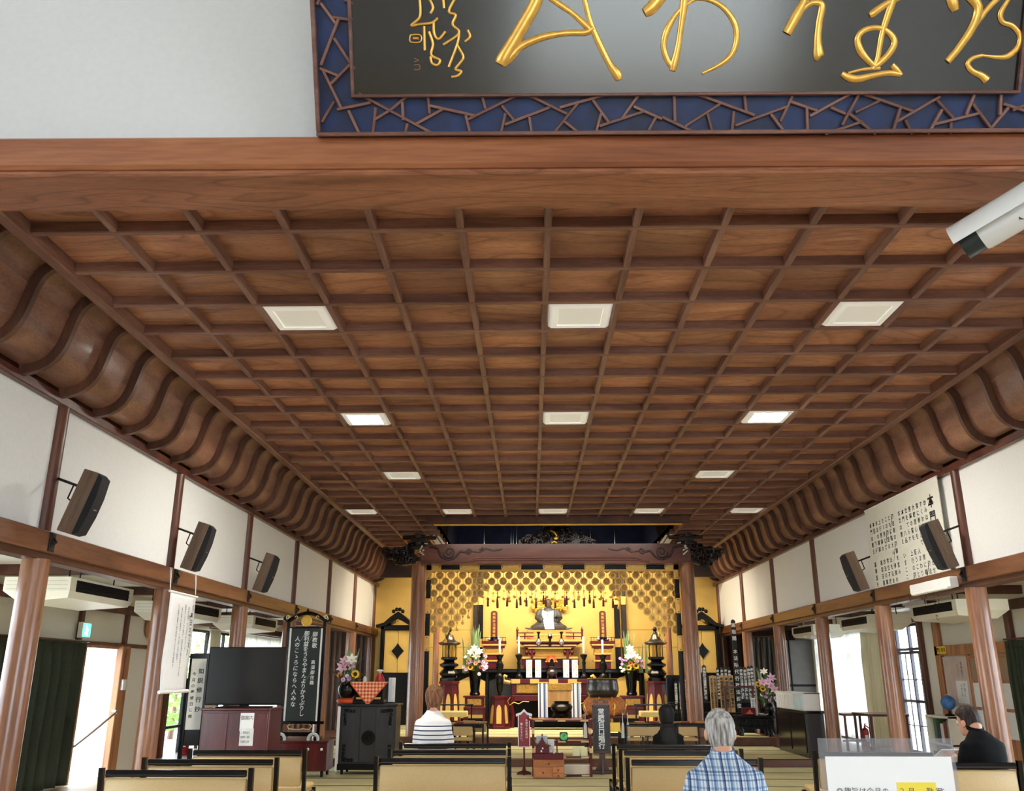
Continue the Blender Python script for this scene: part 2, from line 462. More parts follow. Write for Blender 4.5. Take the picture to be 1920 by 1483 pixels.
pf2 = struct(MB().box(XL + .1, XR - .1, 19.0, YEND + .2, .1, .268).build('floor', W_NAGED), 'upper altar platform floor one step higher', 'floor')
B('platform_edge', W_NAGED, pf2, (XL + .1, XR - .1, 18.96, 19.03, .12, .278), b=.006)
mats(pf2, XL + .2, XR - .2, 5, 19.05, 23.6, 5, .28)

# ---- coffered ceiling
ce = MB(); ce.box(CEDL - .3, OPX0, 4.6, YEND, 4.56, 4.62); ce.box(OPX1, CEDR + .3, 4.6, YEND, 4.56, 4.62); ce.box(OPX0, OPX1, 4.6, OPY, 4.56, 4.62)
ce = struct(ce.build('ceiling', W_NAGED), 'dark coffered wooden ceiling over the nave', 'ceiling')
EX = [CEDL] + BX + [CEDR]
pan = {}
pcount = 0; far = MB()
for i in range(13):
    for j in range(30):
        x0, x1, y0, y1 = EX[i], EX[i + 1], BY[j], BY[j + 1]
        if y1 > OPY + .1 and x1 > OPX0 + .1 and x0 < OPX1 - .1: continue
        w = round(x1 - x0, 3)
        if pcount < 296:
            if w not in pan: pan[w] = MB().box(-w / 2 + .01, w / 2 - .01, -.3, .3, 0, .02).mesh('ceiling_panel', W_PANEL)
            o = link('ceiling_panel', pan[w], ce); o.location = ((x0 + x1) / 2, (y0 + y1) / 2, 4.512); pcount += 1
        else: far.box(x0 + .02, x1 - .02, y0 + .02, y1 - .02, 4.512, 4.53)
if far.v:
    o = far.build('ceiling_panel', W_PANEL, ce); o['kind'] = 'stuff'
def batten_y(x, y0, y1, w=.052):
    return B('batten', W_BATT, ce, (x - w / 2, x + w / 2, y0, y1, ZC, 4.55), b=.008)
for x in BX: batten_y(x, 4.6, OPY if OPX0 < x < OPX1 else YEND)
for j, y in enumerate(BY):
    segs = [(CEDL, CEDR)] if y < OPY else [(CEDL, OPX0), (OPX1, CEDR)]
    for a, b in segs: B('cross_batten', W_BATTX, ce, (a, b, y - .026, y + .026, ZC - .004, 4.54), b=.008)
for x in (CEDL, CEDR): B('edge_beam', W_BATT, ce, (x - .05, x + .05, 4.6, YEND, ZC - .035, 4.58), b=.012)
# boards closing the opening and the dark higher ceiling beyond it
B('opening_board', W_NAGED, ce, (OPX0 - .06, OPX1 + .06, OPY, OPY + .07, 4.30, 4.56), b=.008)
B('gilt_rail', GOLDB, ce, (OPX0 + .1, OPX1 - .1, OPY - .012, OPY + .06, 4.275, 4.30), b=.003)
hi = MB(); hi.box(OPX0 - .06, OPX0, OPY, YEND, 4.56, 5.9); hi.box(OPX1, OPX1 + .06, OPY, YEND, 4.56, 5.9); hi.box(OPX0, OPX1, OPY, OPY + .06, 4.56, 5.9)
hi.box(OPX0 - .06, OPX1 + .06, OPY, YEND, 5.9, 5.96); hi.box(OPX0, OPX1, YEND - .1, YEND, 4.42, 5.9)
hi = struct(hi.build('ceiling', NAVY), 'dark blue raised ceiling well above the altar', 'ceiling')
for k in range(9): B('batten', BLACKM, hi, (OPX0 + .3 + k * .56, OPX0 + .34 + k * .56, OPY, YEND, 5.84, 5.9), b=.005)
for k in range(9): B('cross_batten', BLACKM, hi, (OPX0, OPX1, OPY + .5 + k * .7, OPY + .54 + k * .7, 5.83, 5.89), b=.005)

# ---- S-curved coves with ribs
def cove(name, xe, xw, zt, zb, side, label):
    d = xw - xe
    def S(t, off=0):
        a, b, c, e = (xw, zb), (xw - d * .86, zb + .02), (xw - d * .36, zt + .0), (xe, zt)
        q = 1 - t
        x = q**3 * a[0] + 3 * q * q * t * b[0] + 3 * q * t * t * c[0] + t**3 * e[0]
        z = q**3 * a[1] + 3 * q * q * t * b[1] + 3 * q * t * t * c[1] + t**3 * e[1]
        return Vector((x, 0, z))
    N = 14
    def strip(t0, t1, y0, y1, th, n=7):
        # curved board following the S, thickness th away from the room
        prof = []
        for k in range(n + 1):
            t = t0 + (t1 - t0) * k / n; p = S(t); tg = (S(min(1, t + .01)) - S(max(0, t - .01))).normalized()
            nr = Vector((-tg.z, 0, tg.x))
            if nr.z < 0 or (abs(nr.z) < .02): nr = nr if nr.x * side > 0 else -nr
            prof.append((p, nr))
        return prof
    root = MB()
    # backing shell: straight slope behind the boards
    root.prism([(xw + side * .12, zb - .1), (xw + side * .12, zt + .25), (xe, zt + .25), (xe, zt + .13), (xw + side * .06, zt + .13), (xw + side * .06, zb - .1)], 4.6, YEND, lambda a, b, y: (a, y, b))
    r = struct(root.build(name, W_NAGED), label, 'ceiling')
    def ribbon(t0, t1, y0, y1, lo, hi, n):
        rings = []
        for k in range(n + 1):
            t = t0 + (t1 - t0) * k / n; p = S(t); tg = (S(min(1, t + .01)) - S(max(0, t - .01))).normalized()
            nr = Vector((tg.z, 0, -tg.x)) * (1 if side > 0 else -1)     # normal pointing up and outward
            nr = nr if (nr.z - 0 + nr.x * side) > 0 else -nr
            a, b = p + nr * lo, p + nr * hi
            rings.append([(a.x, y0, a.z), (a.x, y1, a.z), (b.x, y1, b.z), (b.x, y0, b.z)])
        return rings
    hp = (BY[1] - BY[0]) / 2
    lowm = MB().loft(ribbon(.0, .66, -hp, hp, .05, .07, 9)).mesh('cove_panel', W_COVE, 40)
    upm = MB().loft(ribbon(.66, 1, -hp, hp, .058, .075, 6)).mesh('cove_panel', W_COVE, 40)
    ribm = MB().loft(ribbon(.0, 1, -.028, .028, -.03, .055, 16)).mesh('cove_rib', W_RIB, 40)
    for j in range(len(BY) - 1):
        y = BY[j] + hp
        for me in (lowm, upm):
            o = link('cove_panel', me, r); o.location = (0, y, 0)
    for y in BY:
        o = link('cove_rib', ribm, r); o.location = (0, y, 0)
    return r
cove('ceiling', CEDL - .03, XL + .06, 4.50, 3.86, -1, 'left S-curved ribbed cove below the coffered ceiling')
cove('ceiling', CEDR + .03, XR - .06, 4.50, 3.86, 1, 'right S-curved ribbed cove below the coffered ceiling')

# ---- side walls: plaster band, posts, beams, columns
for side, X, nm in ((-1, XL, 'left'), (1, XR, 'right')):
    w = MB(); w.box(X + side * .02, X + side * .1, 4.6, YEND, 2.6, 4.6)
    w = struct(w.build('wall_' + nm, PLASTER), 'white plaster band of the %s nave wall above the beam' % nm, 'wall')
    for k in range(7):
        a, b = YC[k] + .06, YC[k + 1] - .06
        B('plaster_panel', PLASTER, w, (X + side * .02, X - side * .012, a, min(b, YEND), 2.66, 3.79), b=.004)
    for k in range(8):
        m = MB(); m.tube([(X, min(YC[k], YEND - .1), 2.6), (X, min(YC[k], YEND - .1), 3.8)], .075, 14); m.build('wall_post', W_POST, w, 40)
    B('top_plate', W_RED, w, (X - side * .075, X + side * .1, 4.6, YEND, 3.785, 3.87), b=.008)
    b = MB(); b.box(X - side * .105, X + side * .1, 4.2, YEND, 2.49, 2.67, b=.01)
    b = struct(b.build('beam_' + nm, W_NAGE), 'long wooden %s tie beam running above the nave columns' % nm, 'beam')
    B('lower_rail', W_NAGED, b, (X - side * .06, X + side * .1, 4.2, YEND, ZB - .02, 2.5), b=.008)
    for k in range(1, 7):
        m = MB(); y = YC[k]
        m.box(X - side * .103, X - side * .118, y - .045, y + .045, 2.5, 2.66, b=.004); m.tube([(X - side * .11, y - .02, 2.54), (X - side * .15, y, 2.58), (X - side * .11, y + .02, 2.62)], .012, 6)
        m.build('iron_bracket', IRON, b)
    for k in range(8):
        if k == 0 and side < 0: pass
        z0 = 0 if YC[k] < 16.1 else .11
        m = MB(); m.tube([(X, YC[k], z0 - .005), (X, YC[k], 1.2), (X, YC[k], ZB - .015)], [.118, .116, .112], 24)
        struct(m.build('column', W_COL, None, 40), 'round polished wooden column of the %s row, number %s from the entrance' % (nm, ['one', 'two', 'three', 'four', 'five', 'six', 'seven', 'eight'][k]), 'column')

# ---- front beam across the view and the white wall above it
fb = bpy.data.objects.new('beam_front', MB().box(-6.4, 7.2, -.18, .24, 4.30, 4.40, b=.012).mesh('beam_front', W_BEAMR)); COL.objects.link(fb)
fb.location = (0, 4.66, 0); fb.rotation_euler = (0, 0, math.radians(.6))
struct(fb, 'huge wooden lintel beam across the top with flowing grain', 'beam')
B('upper_beam', W_BEAM, fb, (-6.4, 7.2, -.215, .2, 4.33, 4.545), b=.02)
wf = MB(); wf.box(OXL, OXR, 4.66, 4.78, 4.53, 7.05); wf.box(OXL, XL - .1, 4.66, 4.78, 2.75, 4.53); wf.box(XR + .1, OXR, 4.66, 4.78, 2.75, 4.53)
wf = struct(wf.build('wall_front', plain('front_plaster', (224, 226, 228), .85, var=.02, scale=20)), 'white plaster wall above the big lintel beam', 'wall')

# ---- entrance hall behind the camera (side walls and roof; its front stands open to the daylight)
v = MB(); v.box(OXL, OXR, -9.1, -9, 2.7, 7.05); v.box(OXL, .2, -9.1, -9, 0, 2.7); v.box(5.4, OXR, -9.1, -9, 0, 2.7)
for X in (OXL - .12, OXR): v.box(X, X + .12, -9, 4.7, 0, 5.0); v.box(X, X + .12, -9, 4.7, 6.2, 7.05); v.box(X, X + .12, -9, -6.2, 5.0, 6.2); v.box(X, X + .12, -.2, 4.7, 5.0, 6.2)  # high side gaps are unseen openings added to brighten the wall above the lintel
struct(v.build('wall_entrance', PLASTER), 'white walls of the entrance hall around its open front', 'wall')
struct(MB().box(OXL - .12, OXR + .12, -9.1, 4.78, 7.05, 7.15).build('ceiling', CEILW), 'white ceiling of the entrance hall', 'ceiling')
# ---- aisle ceilings
for side, X, XO, nm in ((-1, XL, OXL, 'left'), (1, XR, OXR, 'right')):
    a = MB(); a.box(X + side * .1, XO + side * .12, 4.66, YEND + .2, 2.72, 2.8)
    a = struct(a.build('ceiling', CEILW), 'pale flat ceiling of the %s aisle' % nm, 'ceiling')
    for k in range(1, 8):
        B('aisle_beam', W_NAGED, a, (X + side * .1, XO, YC[k] - .05, YC[k] + .05, 2.6, 2.72), b=.006)

# ---- left outer wall
wl = MB()
wl.box(OXL - .12, OXL, 4.7, 4.9, 0, 2.75); wl.box(OXL - .12, OXL, 4.9, 9.5, 0, .15); wl.box(OXL - .12, OXL, 4.9, 9.5, 2.4, 2.75); wl.box(OXL - .12, OXL, 9.5, 13.3, 0, 2.75); wl.box(OXL - .12, OXL, 13.3, 14.35, 1.9, 2.75); wl.box(OXL - .12, OXL, 14.35, 16.45, 0, 2.75); wl.box(OXL - .12, OXL, 16.45, 24.5, 2.35, 2.75)
wl = struct(wl.build('wall_left', PLASTERW), 'outer wall of the left aisle behind the columns', 'wall')
B('wall_beam', W_POST, wl, (OXL, OXL + .06, 4.7, YEND, 2.42, 2.56), b=.006)
B('wall_rail', W_POST, wl, (OXL, OXL + .05, 9, 16.4, 1.91, 1.97), b=.006)
for y in (10.2, 13.0, 14.5): B('wall_post', W_POST, wl, (OXL, OXL + .055, y - .05, y + .05, 1.95, 2.45), b=.006)
B('wall_post', W_DOOR, wl, (OXL, OXL + .1, 14.33, 14.62, 0, 1.93), b=.008)
B('wall_post', W_POST, wl, (OXL, OXL + .07, 16.38, 16.5, 0, 2.5), b=.006)
d = MB(); d.box(-8.0, -7.9, 11.5, 17.5, -.3, 3.2); d.box(-7.9, OXL - .14, 11.5, 17.5, -.2, -.012)
d = struct(d.build('wall_corridor', PLASTER), 'bright white corridor wall seen through the doorway beside the green curtain', 'wall')
B('door_frame', W_DOOR, d, (OXL - .12, OXL + .02, 13.26, 13.32, 0, 1.93), (OXL - .12, OXL + .02, 13.32, 14.33, 1.88, 1.93), b=.004)
m = MB(); m.tube([(OXL + .12, 14.3, .93), (OXL + .1, 13.7, .70), (OXL + .08, 13.2, .52)], .018, 8); m.tube([(OXL, 14.36, .96), (OXL + .12, 14.33, .95), (OXL + .12, 14.3, .93)], .022, 8)
m.build('rail', SILVER, thing('handrail', 'shiny metal handrail sloping down beside the white doorway', 'handrail'), 40)
B('light_switch', CREAM, d, (-7.9, -7.88, 15.75, 15.95, 1.25, 1.4), b=.004)
# sliding windows
k = 0
for y0 in (16.5, 18.45, 20.4, 22.35):
    k += 1; y1 = y0 + 1.93
    f = MB()
    for a, b in ((y0, y0 + .05), (y0 + .94, y0 + .99), (y1 - .05, y1)): f.box(OXL - .08, OXL - .02, a, b, .02, 2.35, b=.004)
    for z in (.02, .55, 1.8, 2.3): f.box(OXL - .075, OXL - .025, y0, y1, z, z + .05, b=.004)
    f = struct(f.build('window_%d' % k, IRON), ['first', 'second', 'third', 'fourth'][k - 1] + ' sliding glass window pair of the left aisle', 'window')
    for a, b in ((y0 + .05, y0 + .94), (y0 + .99, y1 - .05)):
        for z0, z1 in ((.07, .55), (.6, 1.8), (1.85, 2.3)):
            B('window_pane', GLASS, f, (OXL - .052, OXL - .048, a, b, z0, z1), b=0)

# ---- right outer wall
wr = MB()
wr.box(OXR, OXR + .12, 4.7, 4.9, 0, 2.75); wr.box(OXR, OXR + .12, 4.9, 9.7, 0, .15); wr.box(OXR, OXR + .12, 4.9, 9.7, 2.4, 2.75); wr.box(OXR, OXR + .12, 9.7, 16.45, 0, 2.75); wr.box(OXR, OXR + .12, 16.45, 22.3, 2.4, 2.75); wr.box(OXR, OXR + .12, 16.45, 22.3, 0, .12); wr.box(OXR, OXR + .12, 22.3, 24.5, 0, 2.75)
wr = struct(wr.build('wall_right', PLASTERW), 'outer wall of the right aisle behind the columns', 'wall')
B('wall_beam', W_POST, wr, (OXR - .06, OXR, 4.7, YEND, 2.40, 2.54), b=.006)
B('door_lintel', W_DOOR, wr, (OXR - .08, OXR, 9.5, 15.85, 1.80, 1.96), b=.006)
for y, a, mtl, z1 in ((15.75, .18, W_DOOR, 2.42), (16.42, .12, W_POST, 2.42), (13.35, .12, W_POST, 2.42), (17.75, .1, W_POST, 2.42)):
    B('wall_post', mtl, wr, (OXR - .08, OXR, y - a / 2, y + a / 2, 0, z1), b=.008)
k = 4
for y0, y1 in ((16.5, 17.7), (17.8, 20.0), (20.05, 22.25)):
    k += 1; f = MB(); h = (y1 - y0) / 2
    for a in (y0, y0 + h - .025, y1 - .05): f.box(OXR + .02, OXR + .08, a, a + .05, .12, 2.4, b=.004)
    for z in (.12, 1.0, 1.86, 1.92, 2.35): f.box(OXR + .025, OXR + .075, y0, y1, z, z + .05, b=.004)
    f = struct(f.build('window_%d' % k, plain('window_frame_dark%d' % k, (58, 54, 66), .5)), ['dark framed window nearest the sliding doors on the right', 'middle window of the right aisle behind beige curtain', 'far window of the right aisle behind lace'][k - 5], 'window')
    for a, b in ((y0 + .05, y0 + h - .025), (y0 + h + .025, y1 - .05)):
        for z0, z1 in ((.17, 1.0), (1.05, 1.86), (1.97, 2.35)):
            B('window_pane', GLASS, f, (OXR + .048, OXR + .052, a, b, z0, z1), b=0)
    m = MB()
    for q in (.25, .75):
        m.box(OXR + .04, OXR + .06, y0 + h * q * 2 - .008, y0 + h * q * 2 + .008, .17, 1.86)
    for z in (.6, 1.4): m.box(OXR + .04, OXR + .06, y0, y1, z - .008, z + .008)
    m.build('glazing_bar', IRON, f)
# sliding lattice doors
d = MB(); d.box(OXR - .07, OXR - .03, 13.45, 14.75, .02, .55, b=.005)
for y in (13.45, 14.69): d.box(OXR - .07, OXR - .03, y, y + .07, .02, 1.8, b=.005)
for y in (13.87, 14.27): d.box(OXR - .065, OXR - .035, y, y + .035, .55, 1.8, b=.003)
for z in (.55, .97, 1.37, 1.74): d.box(OXR - .068, OXR - .032, 13.45, 14.75, z, z + .045, b=.004)
d = struct(d.build('door_2', W_DOOR), 'wooden sliding door with small frosted panes behind the right column', 'door')
PANE = plain('frosted_pane', (236, 240, 236), .4, var=.03)
for a, b in ((13.52, 13.87), (13.905, 14.27), (14.305, 14.69)):
    for z0, z1 in ((.595, .97), (1.015, 1.37)): B('pane', PANE, d, (OXR - .052, OXR - .046, a, b, z0, z1), b=0)
    B('upper_pane', plain('upper_pane_%d' % int(a * 100), (150, 128, 104), .3), d, (OXR - .052, OXR - .046, a, b, 1.415, 1.74), b=0)

# unseen windows further forward beside the benches, added to light the nave
k = 7
for X, ya, yb, n in ((OXL, 4.9, 9.5, 5), (OXR, 4.9, 9.7, 5)):
    for q in range(n):
        k += 1; y0 = ya + (yb - ya) * q / n; y1 = ya + (yb - ya) * (q + 1) / n; f = MB()
        for a in (y0, y1 - .05): f.box(X - .03, X + .03, a, a + .05, .15, 2.4, b=.004)
        for z in (.15, 1.0, 1.9, 2.35): f.box(X - .025, X + .025, y0, y1, z, z + .05, b=.004)
        f = struct(f.build('window_%d' % k, IRON), 'forward garden window number %d of the %s aisle' % (q + 1, 'left' if X < 0 else 'right'), 'window')
        for z0, z1 in ((.2, 1.0), (1.05, 1.9), (1.95, 2.35)): B('window_pane', GLASS, f, (X - .003, X + .003, y0 + .05, y1 - .05, z0, z1), b=0)

# ---- end wall behind the altar
we = MB(); we.box(OXL, OXR, YEND, YEND + .12, 0, 4.6)
we = struct(we.build('wall_back', GOLDW), 'gilded end wall behind the altar', 'wall')
for x0, x1 in ((OXL, XL - .1), (XR + .1, OXR)):
    n = 16; B('end_panel', DARKC, we, (x0, x1, YEND - .06, YEND - .005, 0, 2.7), b=0)
    for q in range(n):
        x = x0 + (x1 - x0) * (q + .5) / n
        B('lattice_slat', W_POST, we, (x - .03, x + .03, YEND - .1, YEND - .06, .1, 2.6), b=.004)
gr = struct(MB().box(-40, 40, -30, 60, -.6, -.3).build('ground', plain('outdoor_ground', (200, 198, 186), .9)), 'pale paved ground outside the hall', 'ground')

# ---- ceiling lights, snapped to the coffers they sit in
LITM = plain('lit_diffuser', (255, 250, 238), .4, emit=60, var=0)
UNL = plain('unlit_diffuser_glow', (236, 235, 228), .5, var=0, emit=.05)  # faint glow added so the unlit panels come out whiter
LFR = plain('light_frame_glow', (250, 249, 244), .45, var=0, emit=.05)  # frame whitened by a faint glow of its own as well
def clight(label, lit):
    t = thing('ceiling_light', label, 'light')
    m = MB(); s, q = .27, .19
    m.loft([[(-s, -s, .075), (s, -s, .075), (s, s, .075), (-s, s, .075)], [(-s, -s, .0), (s, -s, .0), (s, s, 0), (-s, s, 0)],
            [(-s + .03, -s + .03, -.03), (s - .03, -s + .03, -.03), (s - .03, s - .03, -.03), (-s + .03, s - .03, -.03)],
            [(-q, -q, -.03), (q, -q, -.03), (q, q, -.03), (-q, q, -.03)], [(-q, -q, -.01), (q, -q, -.01), (q, q, -.01), (-q, q, -.01)]])
    m.build('frame', LFR, t)
    B('diffuser', LITM if lit else UNL, t, (-q + .004, q - .004, -q + .004, q - .004, -.018, -.008), b=0)
    return t
LIGHTS = [(570, 592, 0, 'unlit white ceiling panel light, front row left'), (1092, 590, 0, 'unlit white ceiling panel light, front row centre'), (1622, 582, 0, 'unlit white ceiling panel light, front row right'),
 (693, 781, 1, 'brightly lit square ceiling light, on the left'), (1442, 778, 1, 'brightly lit square ceiling light, on the right'), (1063, 779, 0, 'unlit white ceiling light between the two lit ones'),
 (760, 889, 0, 'unlit white ceiling light behind the left lit one'), (1340, 888, 0, 'unlit white ceiling light behind the right lit one'),
 (678, 956, 0, 'leftmost unlit panel in the rear ceiling light row'), (860, 955, 0, 'second panel from left in the rear ceiling light row'), (1038, 955, 0, 'middle panel in the rear ceiling light row'),
 (1218, 956, 0, 'fourth panel from left in the rear ceiling light row'), (1408, 954, 0, 'rightmost panel in the rear ceiling light row')]
CX = [(EX[i] + EX[i + 1]) / 2 for i in range(13)]; CYs = [(BY[j] + BY[j + 1]) / 2 for j in range(30)]
protoU, protoL = None, None
for u, v, lit, lab in LIGHTS:
    p = PZ(u, v, ZC)
    x = min(CX, key=lambda q: abs(q - p.x)); y = min(CYs, key=lambda q: abs(q - p.y)); L = (x, y, 4.46)
    pr = protoL if lit else protoU
    if pr is None:
        o = clight(lab, lit); o.location = L
        if lit: protoL = o
        else: protoU = o
    else: o = dup(pr, L, label=lab)
    o['group'] = 'ceiling panel lights'

# ================================================================== name plaque on the lintel
pA = P(600, 253, 4.43); pB = P(587, 0, 4.43 * .9175)
PLX0, PLX1 = pA.x, 3.05
ptilt = math.atan2(pA.y - pB.y, pB.z - pA.z)
plq = thing('name_plaque', 'big black plaque with gold brush characters and blue mosaic border', 'plaque', (PLX0, pA.y, pA.z))
plq.rotation_euler = (ptilt, 0, math.radians(.6))     # local: x across, z up the board, -y towards the room
PM = Matrix.Translation((PLX0, pA.y, pA.z)) @ Euler((ptilt, 0, math.radians(.6))).to_matrix().to_4x4(); PMI = PM.inverted()
def onplq(u, v, off=0):
    o = PMI @ Vector((0, 0, EYE)); d = PMI.to_3x3() @ ray(u, v)
    t = (-off - o.y) / d.y; q = o + d * t
    return q.x, q.z
PW, PH, BR = PLX1 - PLX0, 1.55, .215
BLUE = plain('plaque_blue', (13, 38, 86), .5, var=.5, scale=7, bump=.2)
STRIP = wood('plaque_strip', (92, 58, 50), (122, 84, 74), (150, 110, 98), 'x', 8, 6, .45, tint=.1)
PBLK = plain('plaque_black', (15, 15, 17), .17, spec=.9, var=.12, scale=4, stretch=(.1, 1, 1))
B('board', PBLK, plq, (BR, PW - BR, -.03, .05, BR, PH - BR), b=.004)
B('border_panel', BLUE, plq, (0, PW, -.01, .05, 0, BR), (0, PW, -.01, .05, PH - BR, PH), (0, BR, -.01, .05, BR, PH - BR), (PW - BR, PW, -.01, .05, BR, PH - BR), b=0)
for n, q in (('outer_moulding', ((-.012, PW + .012, -.05, .05, -.012, .012), (-.012, PW + .012, -.05, .05, PH - .012, PH + .012), (-.012, .012, -.05, .05, .012, PH - .012), (PW - .012, PW + .012, -.05, .05, .012, PH - .012))),
             ('inner_moulding', ((BR - .012, PW - BR + .012, -.06, .0, BR - .012, BR + .006), (BR - .012, PW - BR + .012, -.06, 0, PH - BR - .006, PH - BR + .012), (BR - .012, BR + .006, -.06, 0, BR, PH - BR), (PW - BR - .006, PW - BR + .012, -.06, 0, BR, PH - BR)))):
    B(n, STRIP, plq, *q, b=.004)
R1 = lambda x, y: (560 + x * .35417, y * .35417)
R2 = lambda x, y: (1240 + x * .35417, y * .35417)
SEG1 = '320 498 710 708;205 582 385 545;265 585 325 712;410 570 395 712;400 638 480 590;480 592 580 508;550 540 555 640;578 655 565 712;685 505 695 605;620 660 765 580;690 560 940 615;970 505 990 582;885 610 910 712;895 635 1160 505;1075 560 1140 638;1095 600 1070 712;1090 662 1330 570;1220 620 1235 712;1210 502 1420 605;1380 572 1630 502;1480 545 1345 712;1400 640 1490 712;1555 530 1640 650;1600 600 1570 712;1590 670 1830 590;1800 502 1710 628;1770 565 1922 632;1890 620 1840 712;120 20 200 130;180 95 290 110;215 100 120 350;190 205 300 370;280 340 170 450;115 365 210 402;130 370 230 578;190 540 125 650;100 30 130 -40;240 0 292 25'
SEG2 = '0 620 190 712;65 502 70 645;120 672 310 550;190 502 490 612;240 600 270 712;435 502 445 592;380 590 370 712;385 667 660 565;690 508 625 648;575 605 655 712;680 540 820 588;765 570 770 712;780 617 990 502;890 570 970 605;1040 502 950 665;1070 502 1330 592;860 712 1060 645;985 600 1130 712;1020 597 1150 535;1260 570 1215 712;1230 652 1470 512;1285 635 1320 712;1450 530 1540 628;1480 580 1405 712;1430 662 1680 600;1525 650 1525 712;1650 502 1605 612;1640 550 1750 698;1790 502 1785 612;1830 570 1735 682;1800 550 1960 605'
for R, S in ((R1, SEG1), (R2, SEG2)):
    for q in S.split(';'):
        a, b, c, d = map(float, q.split())
        (x0, z0), (x1, z1) = onplq(*R(a, b), .01), onplq(*R(c, d), .01)
        L = math.hypot(x1 - x0, z1 - z0)
        o = MB().box(-L / 2, L / 2, -.034, -.008, -.0085, .0085, b=.003).build('lattice_strip', STRIP, plq)
        o.location = ((x0 + x1) / 2, 0, (z0 + z1) / 2); o.rotation_euler = (0, -math.atan2(z1 - z0, x1 - x0), 0)
random.seed(3)      # the same lattice goes on beyond the frame
for k in range(26):
    x0, z0 = (random.uniform(PW - BR, PW), random.uniform(.1, PH)) if k < 12 else (random.uniform(.2, PW - .2), random.uniform(PH - BR, PH))
    if k >= 20: x0, z0 = random.uniform(.02, BR - .02), random.uniform(.8, PH - .2)
    a = random.uniform(0, PI); L = .16
    o = MB().box(-L / 2, L / 2, -.034, -.008, -.0085, .0085, b=.003).build('lattice_strip', STRIP, plq)
    o.location = (min(max(x0, L / 2), PW - L / 2), 0, min(max(z0, L / 2), PH - L / 2)); o.rotation_euler = (0, a, 0)
GLYPHG = plain('gold_relief', (232, 182, 92), .3, .7, var=.14, scale=18)
def smooth_path(pts, n=4):
    out = []; N = len(pts)
    for i in range(N - 1):
        p0, p1, p2, p3 = pts[max(i - 1, 0)], pts[i], pts[i + 1], pts[min(i + 2, N - 1)]
        for k in range(n):
            t = k / n
            out.append(tuple(.5 * (2 * p1[j] + (p2[j] - p0[j]) * t + (2 * p0[j] - 5 * p1[j] + 4 * p2[j] - p3[j]) * t * t + (3 * p1[j] - p0[j] - 3 * p2[j] + p3[j]) * t**3) for j in range(len(p1))))
    out.append(tuple(pts[-1])); return out
CHARS = [
 [[(1008, -14, 19), (1003, 8, 20), (967, 71, 20), (944, 110, 22), (938, 121, 18)], [(940, 119, 14), (955, 108, 15), (978, 86, 12), (1020, 69, 11), (1063, 62, 9), (1098, 61, 10), (1112, 52, 11)],
  [(1025, -8, 7), (1050, 9, 9), (1072, 24, 8), (1090, 40, 9), (1108, 57, 10)], [(1094, -8, 7), (1100, 16, 8), (1107, 42, 8), (1120, 74, 10), (1141, 117, 10), (1156, 138, 15), (1161, 150, 11)]],
 [[(1208, 24, 15), (1222, 14, 20), (1240, -8, 20)], [(1284, -10, 13), (1281, 20, 12), (1276, 55, 9), (1271, 90, 10), (1264, 120, 13), (1261, 133, 10)],
  [(1279, 14, 6), (1264, 32, 8), (1250, 58, 11), (1244, 86, 9), (1250, 110, 9), (1260, 126, 8)], [(1281, 16, 4), (1294, 4, 5), (1310, -3, 6), (1336, 2, 7), (1360, 18, 8), (1378, 46, 9), (1381, 76, 9), (1371, 103, 9), (1350, 121, 7), (1316, 138, 4)]],
 [[(1512, -6, 12), (1505, 8, 13), (1492, 32, 16), (1475, 63, 15)], [(1502, 22, 6), (1514, 10, 8), (1526, 5, 9), (1541, 10, 11), (1536, 42, 11), (1533, 76, 12), (1535, 104, 17), (1537, 109, 12)]],
 [[(1690, -6, 8), (1661, 8, 10), (1638, 24, 12), (1630, 29, 8)], [(1676, -4, 12), (1664, 30, 11), (1653, 66, 9), (1645, 110, 8), (1636, 130, 8)],
  [(1642, 126, 8), (1626, 112, 10), (1612, 93, 12), (1608, 72, 10), (1620, 57, 9), (1645, 52, 8), (1666, 61, 9), (1677, 80, 11), (1664, 104, 11), (1642, 124, 9)],
  [(1578, 138, 8), (1592, 146, 12), (1610, 148, 12), (1640, 141, 9), (1666, 137, 9), (1688, 140, 8)], [(1590, 137, 4), (1620, 130, 5), (1650, 128, 5)], [(1672, 122, 9), (1682, 132, 9), (1690, 141, 6)]],
 [[(1782, -8, 16), (1787, 8, 17), (1791, 20, 12)], [(1818, -8, 16), (1834, 14, 15), (1826, 46, 14), (1802, 84, 12), (1776, 116, 11)], [(1874, -6, 9), (1850, 18, 9), (1828, 50, 7)],
  [(1894, -6, 6), (1876, 24, 9), (1880, 42, 8), (1897, 48, 8), (1912, 66, 9), (1909, 88, 10), (1888, 106, 9), (1864, 107, 6), (1840, 104, 4)], [(1842, 104, 5), (1824, 109, 7), (1814, 120, 8), (1823, 134, 9), (1840, 142, 11), (1850, 151, 14)]]]
def s1(s, w=13): return [(*R1(*map(float, q.split())), w * .354) for q in s.split(',')]
SIG = [s1(q) for q in ('765 -10,770 45', '830 -10,795 62,832 80,815 130,850 165,832 195,765 238', '850 165,842 230,795 355', '840 240,872 300,858 330,830 368,862 378,842 402,808 408', '895 160,908 195,880 222',
       '640 -10,645 60,638 98,596 136,640 130,705 122,738 96', '690 -10,712 40,698 72', '715 120,718 180,742 208,778 168', '665 140,668 268', '690 168,712 235,702 292,748 318,735 345,706 335,698 300')]
SIG += [s1('592 186,645 186,645 222,592 222,592 186', 7), s1('605 204,635 204', 12)]
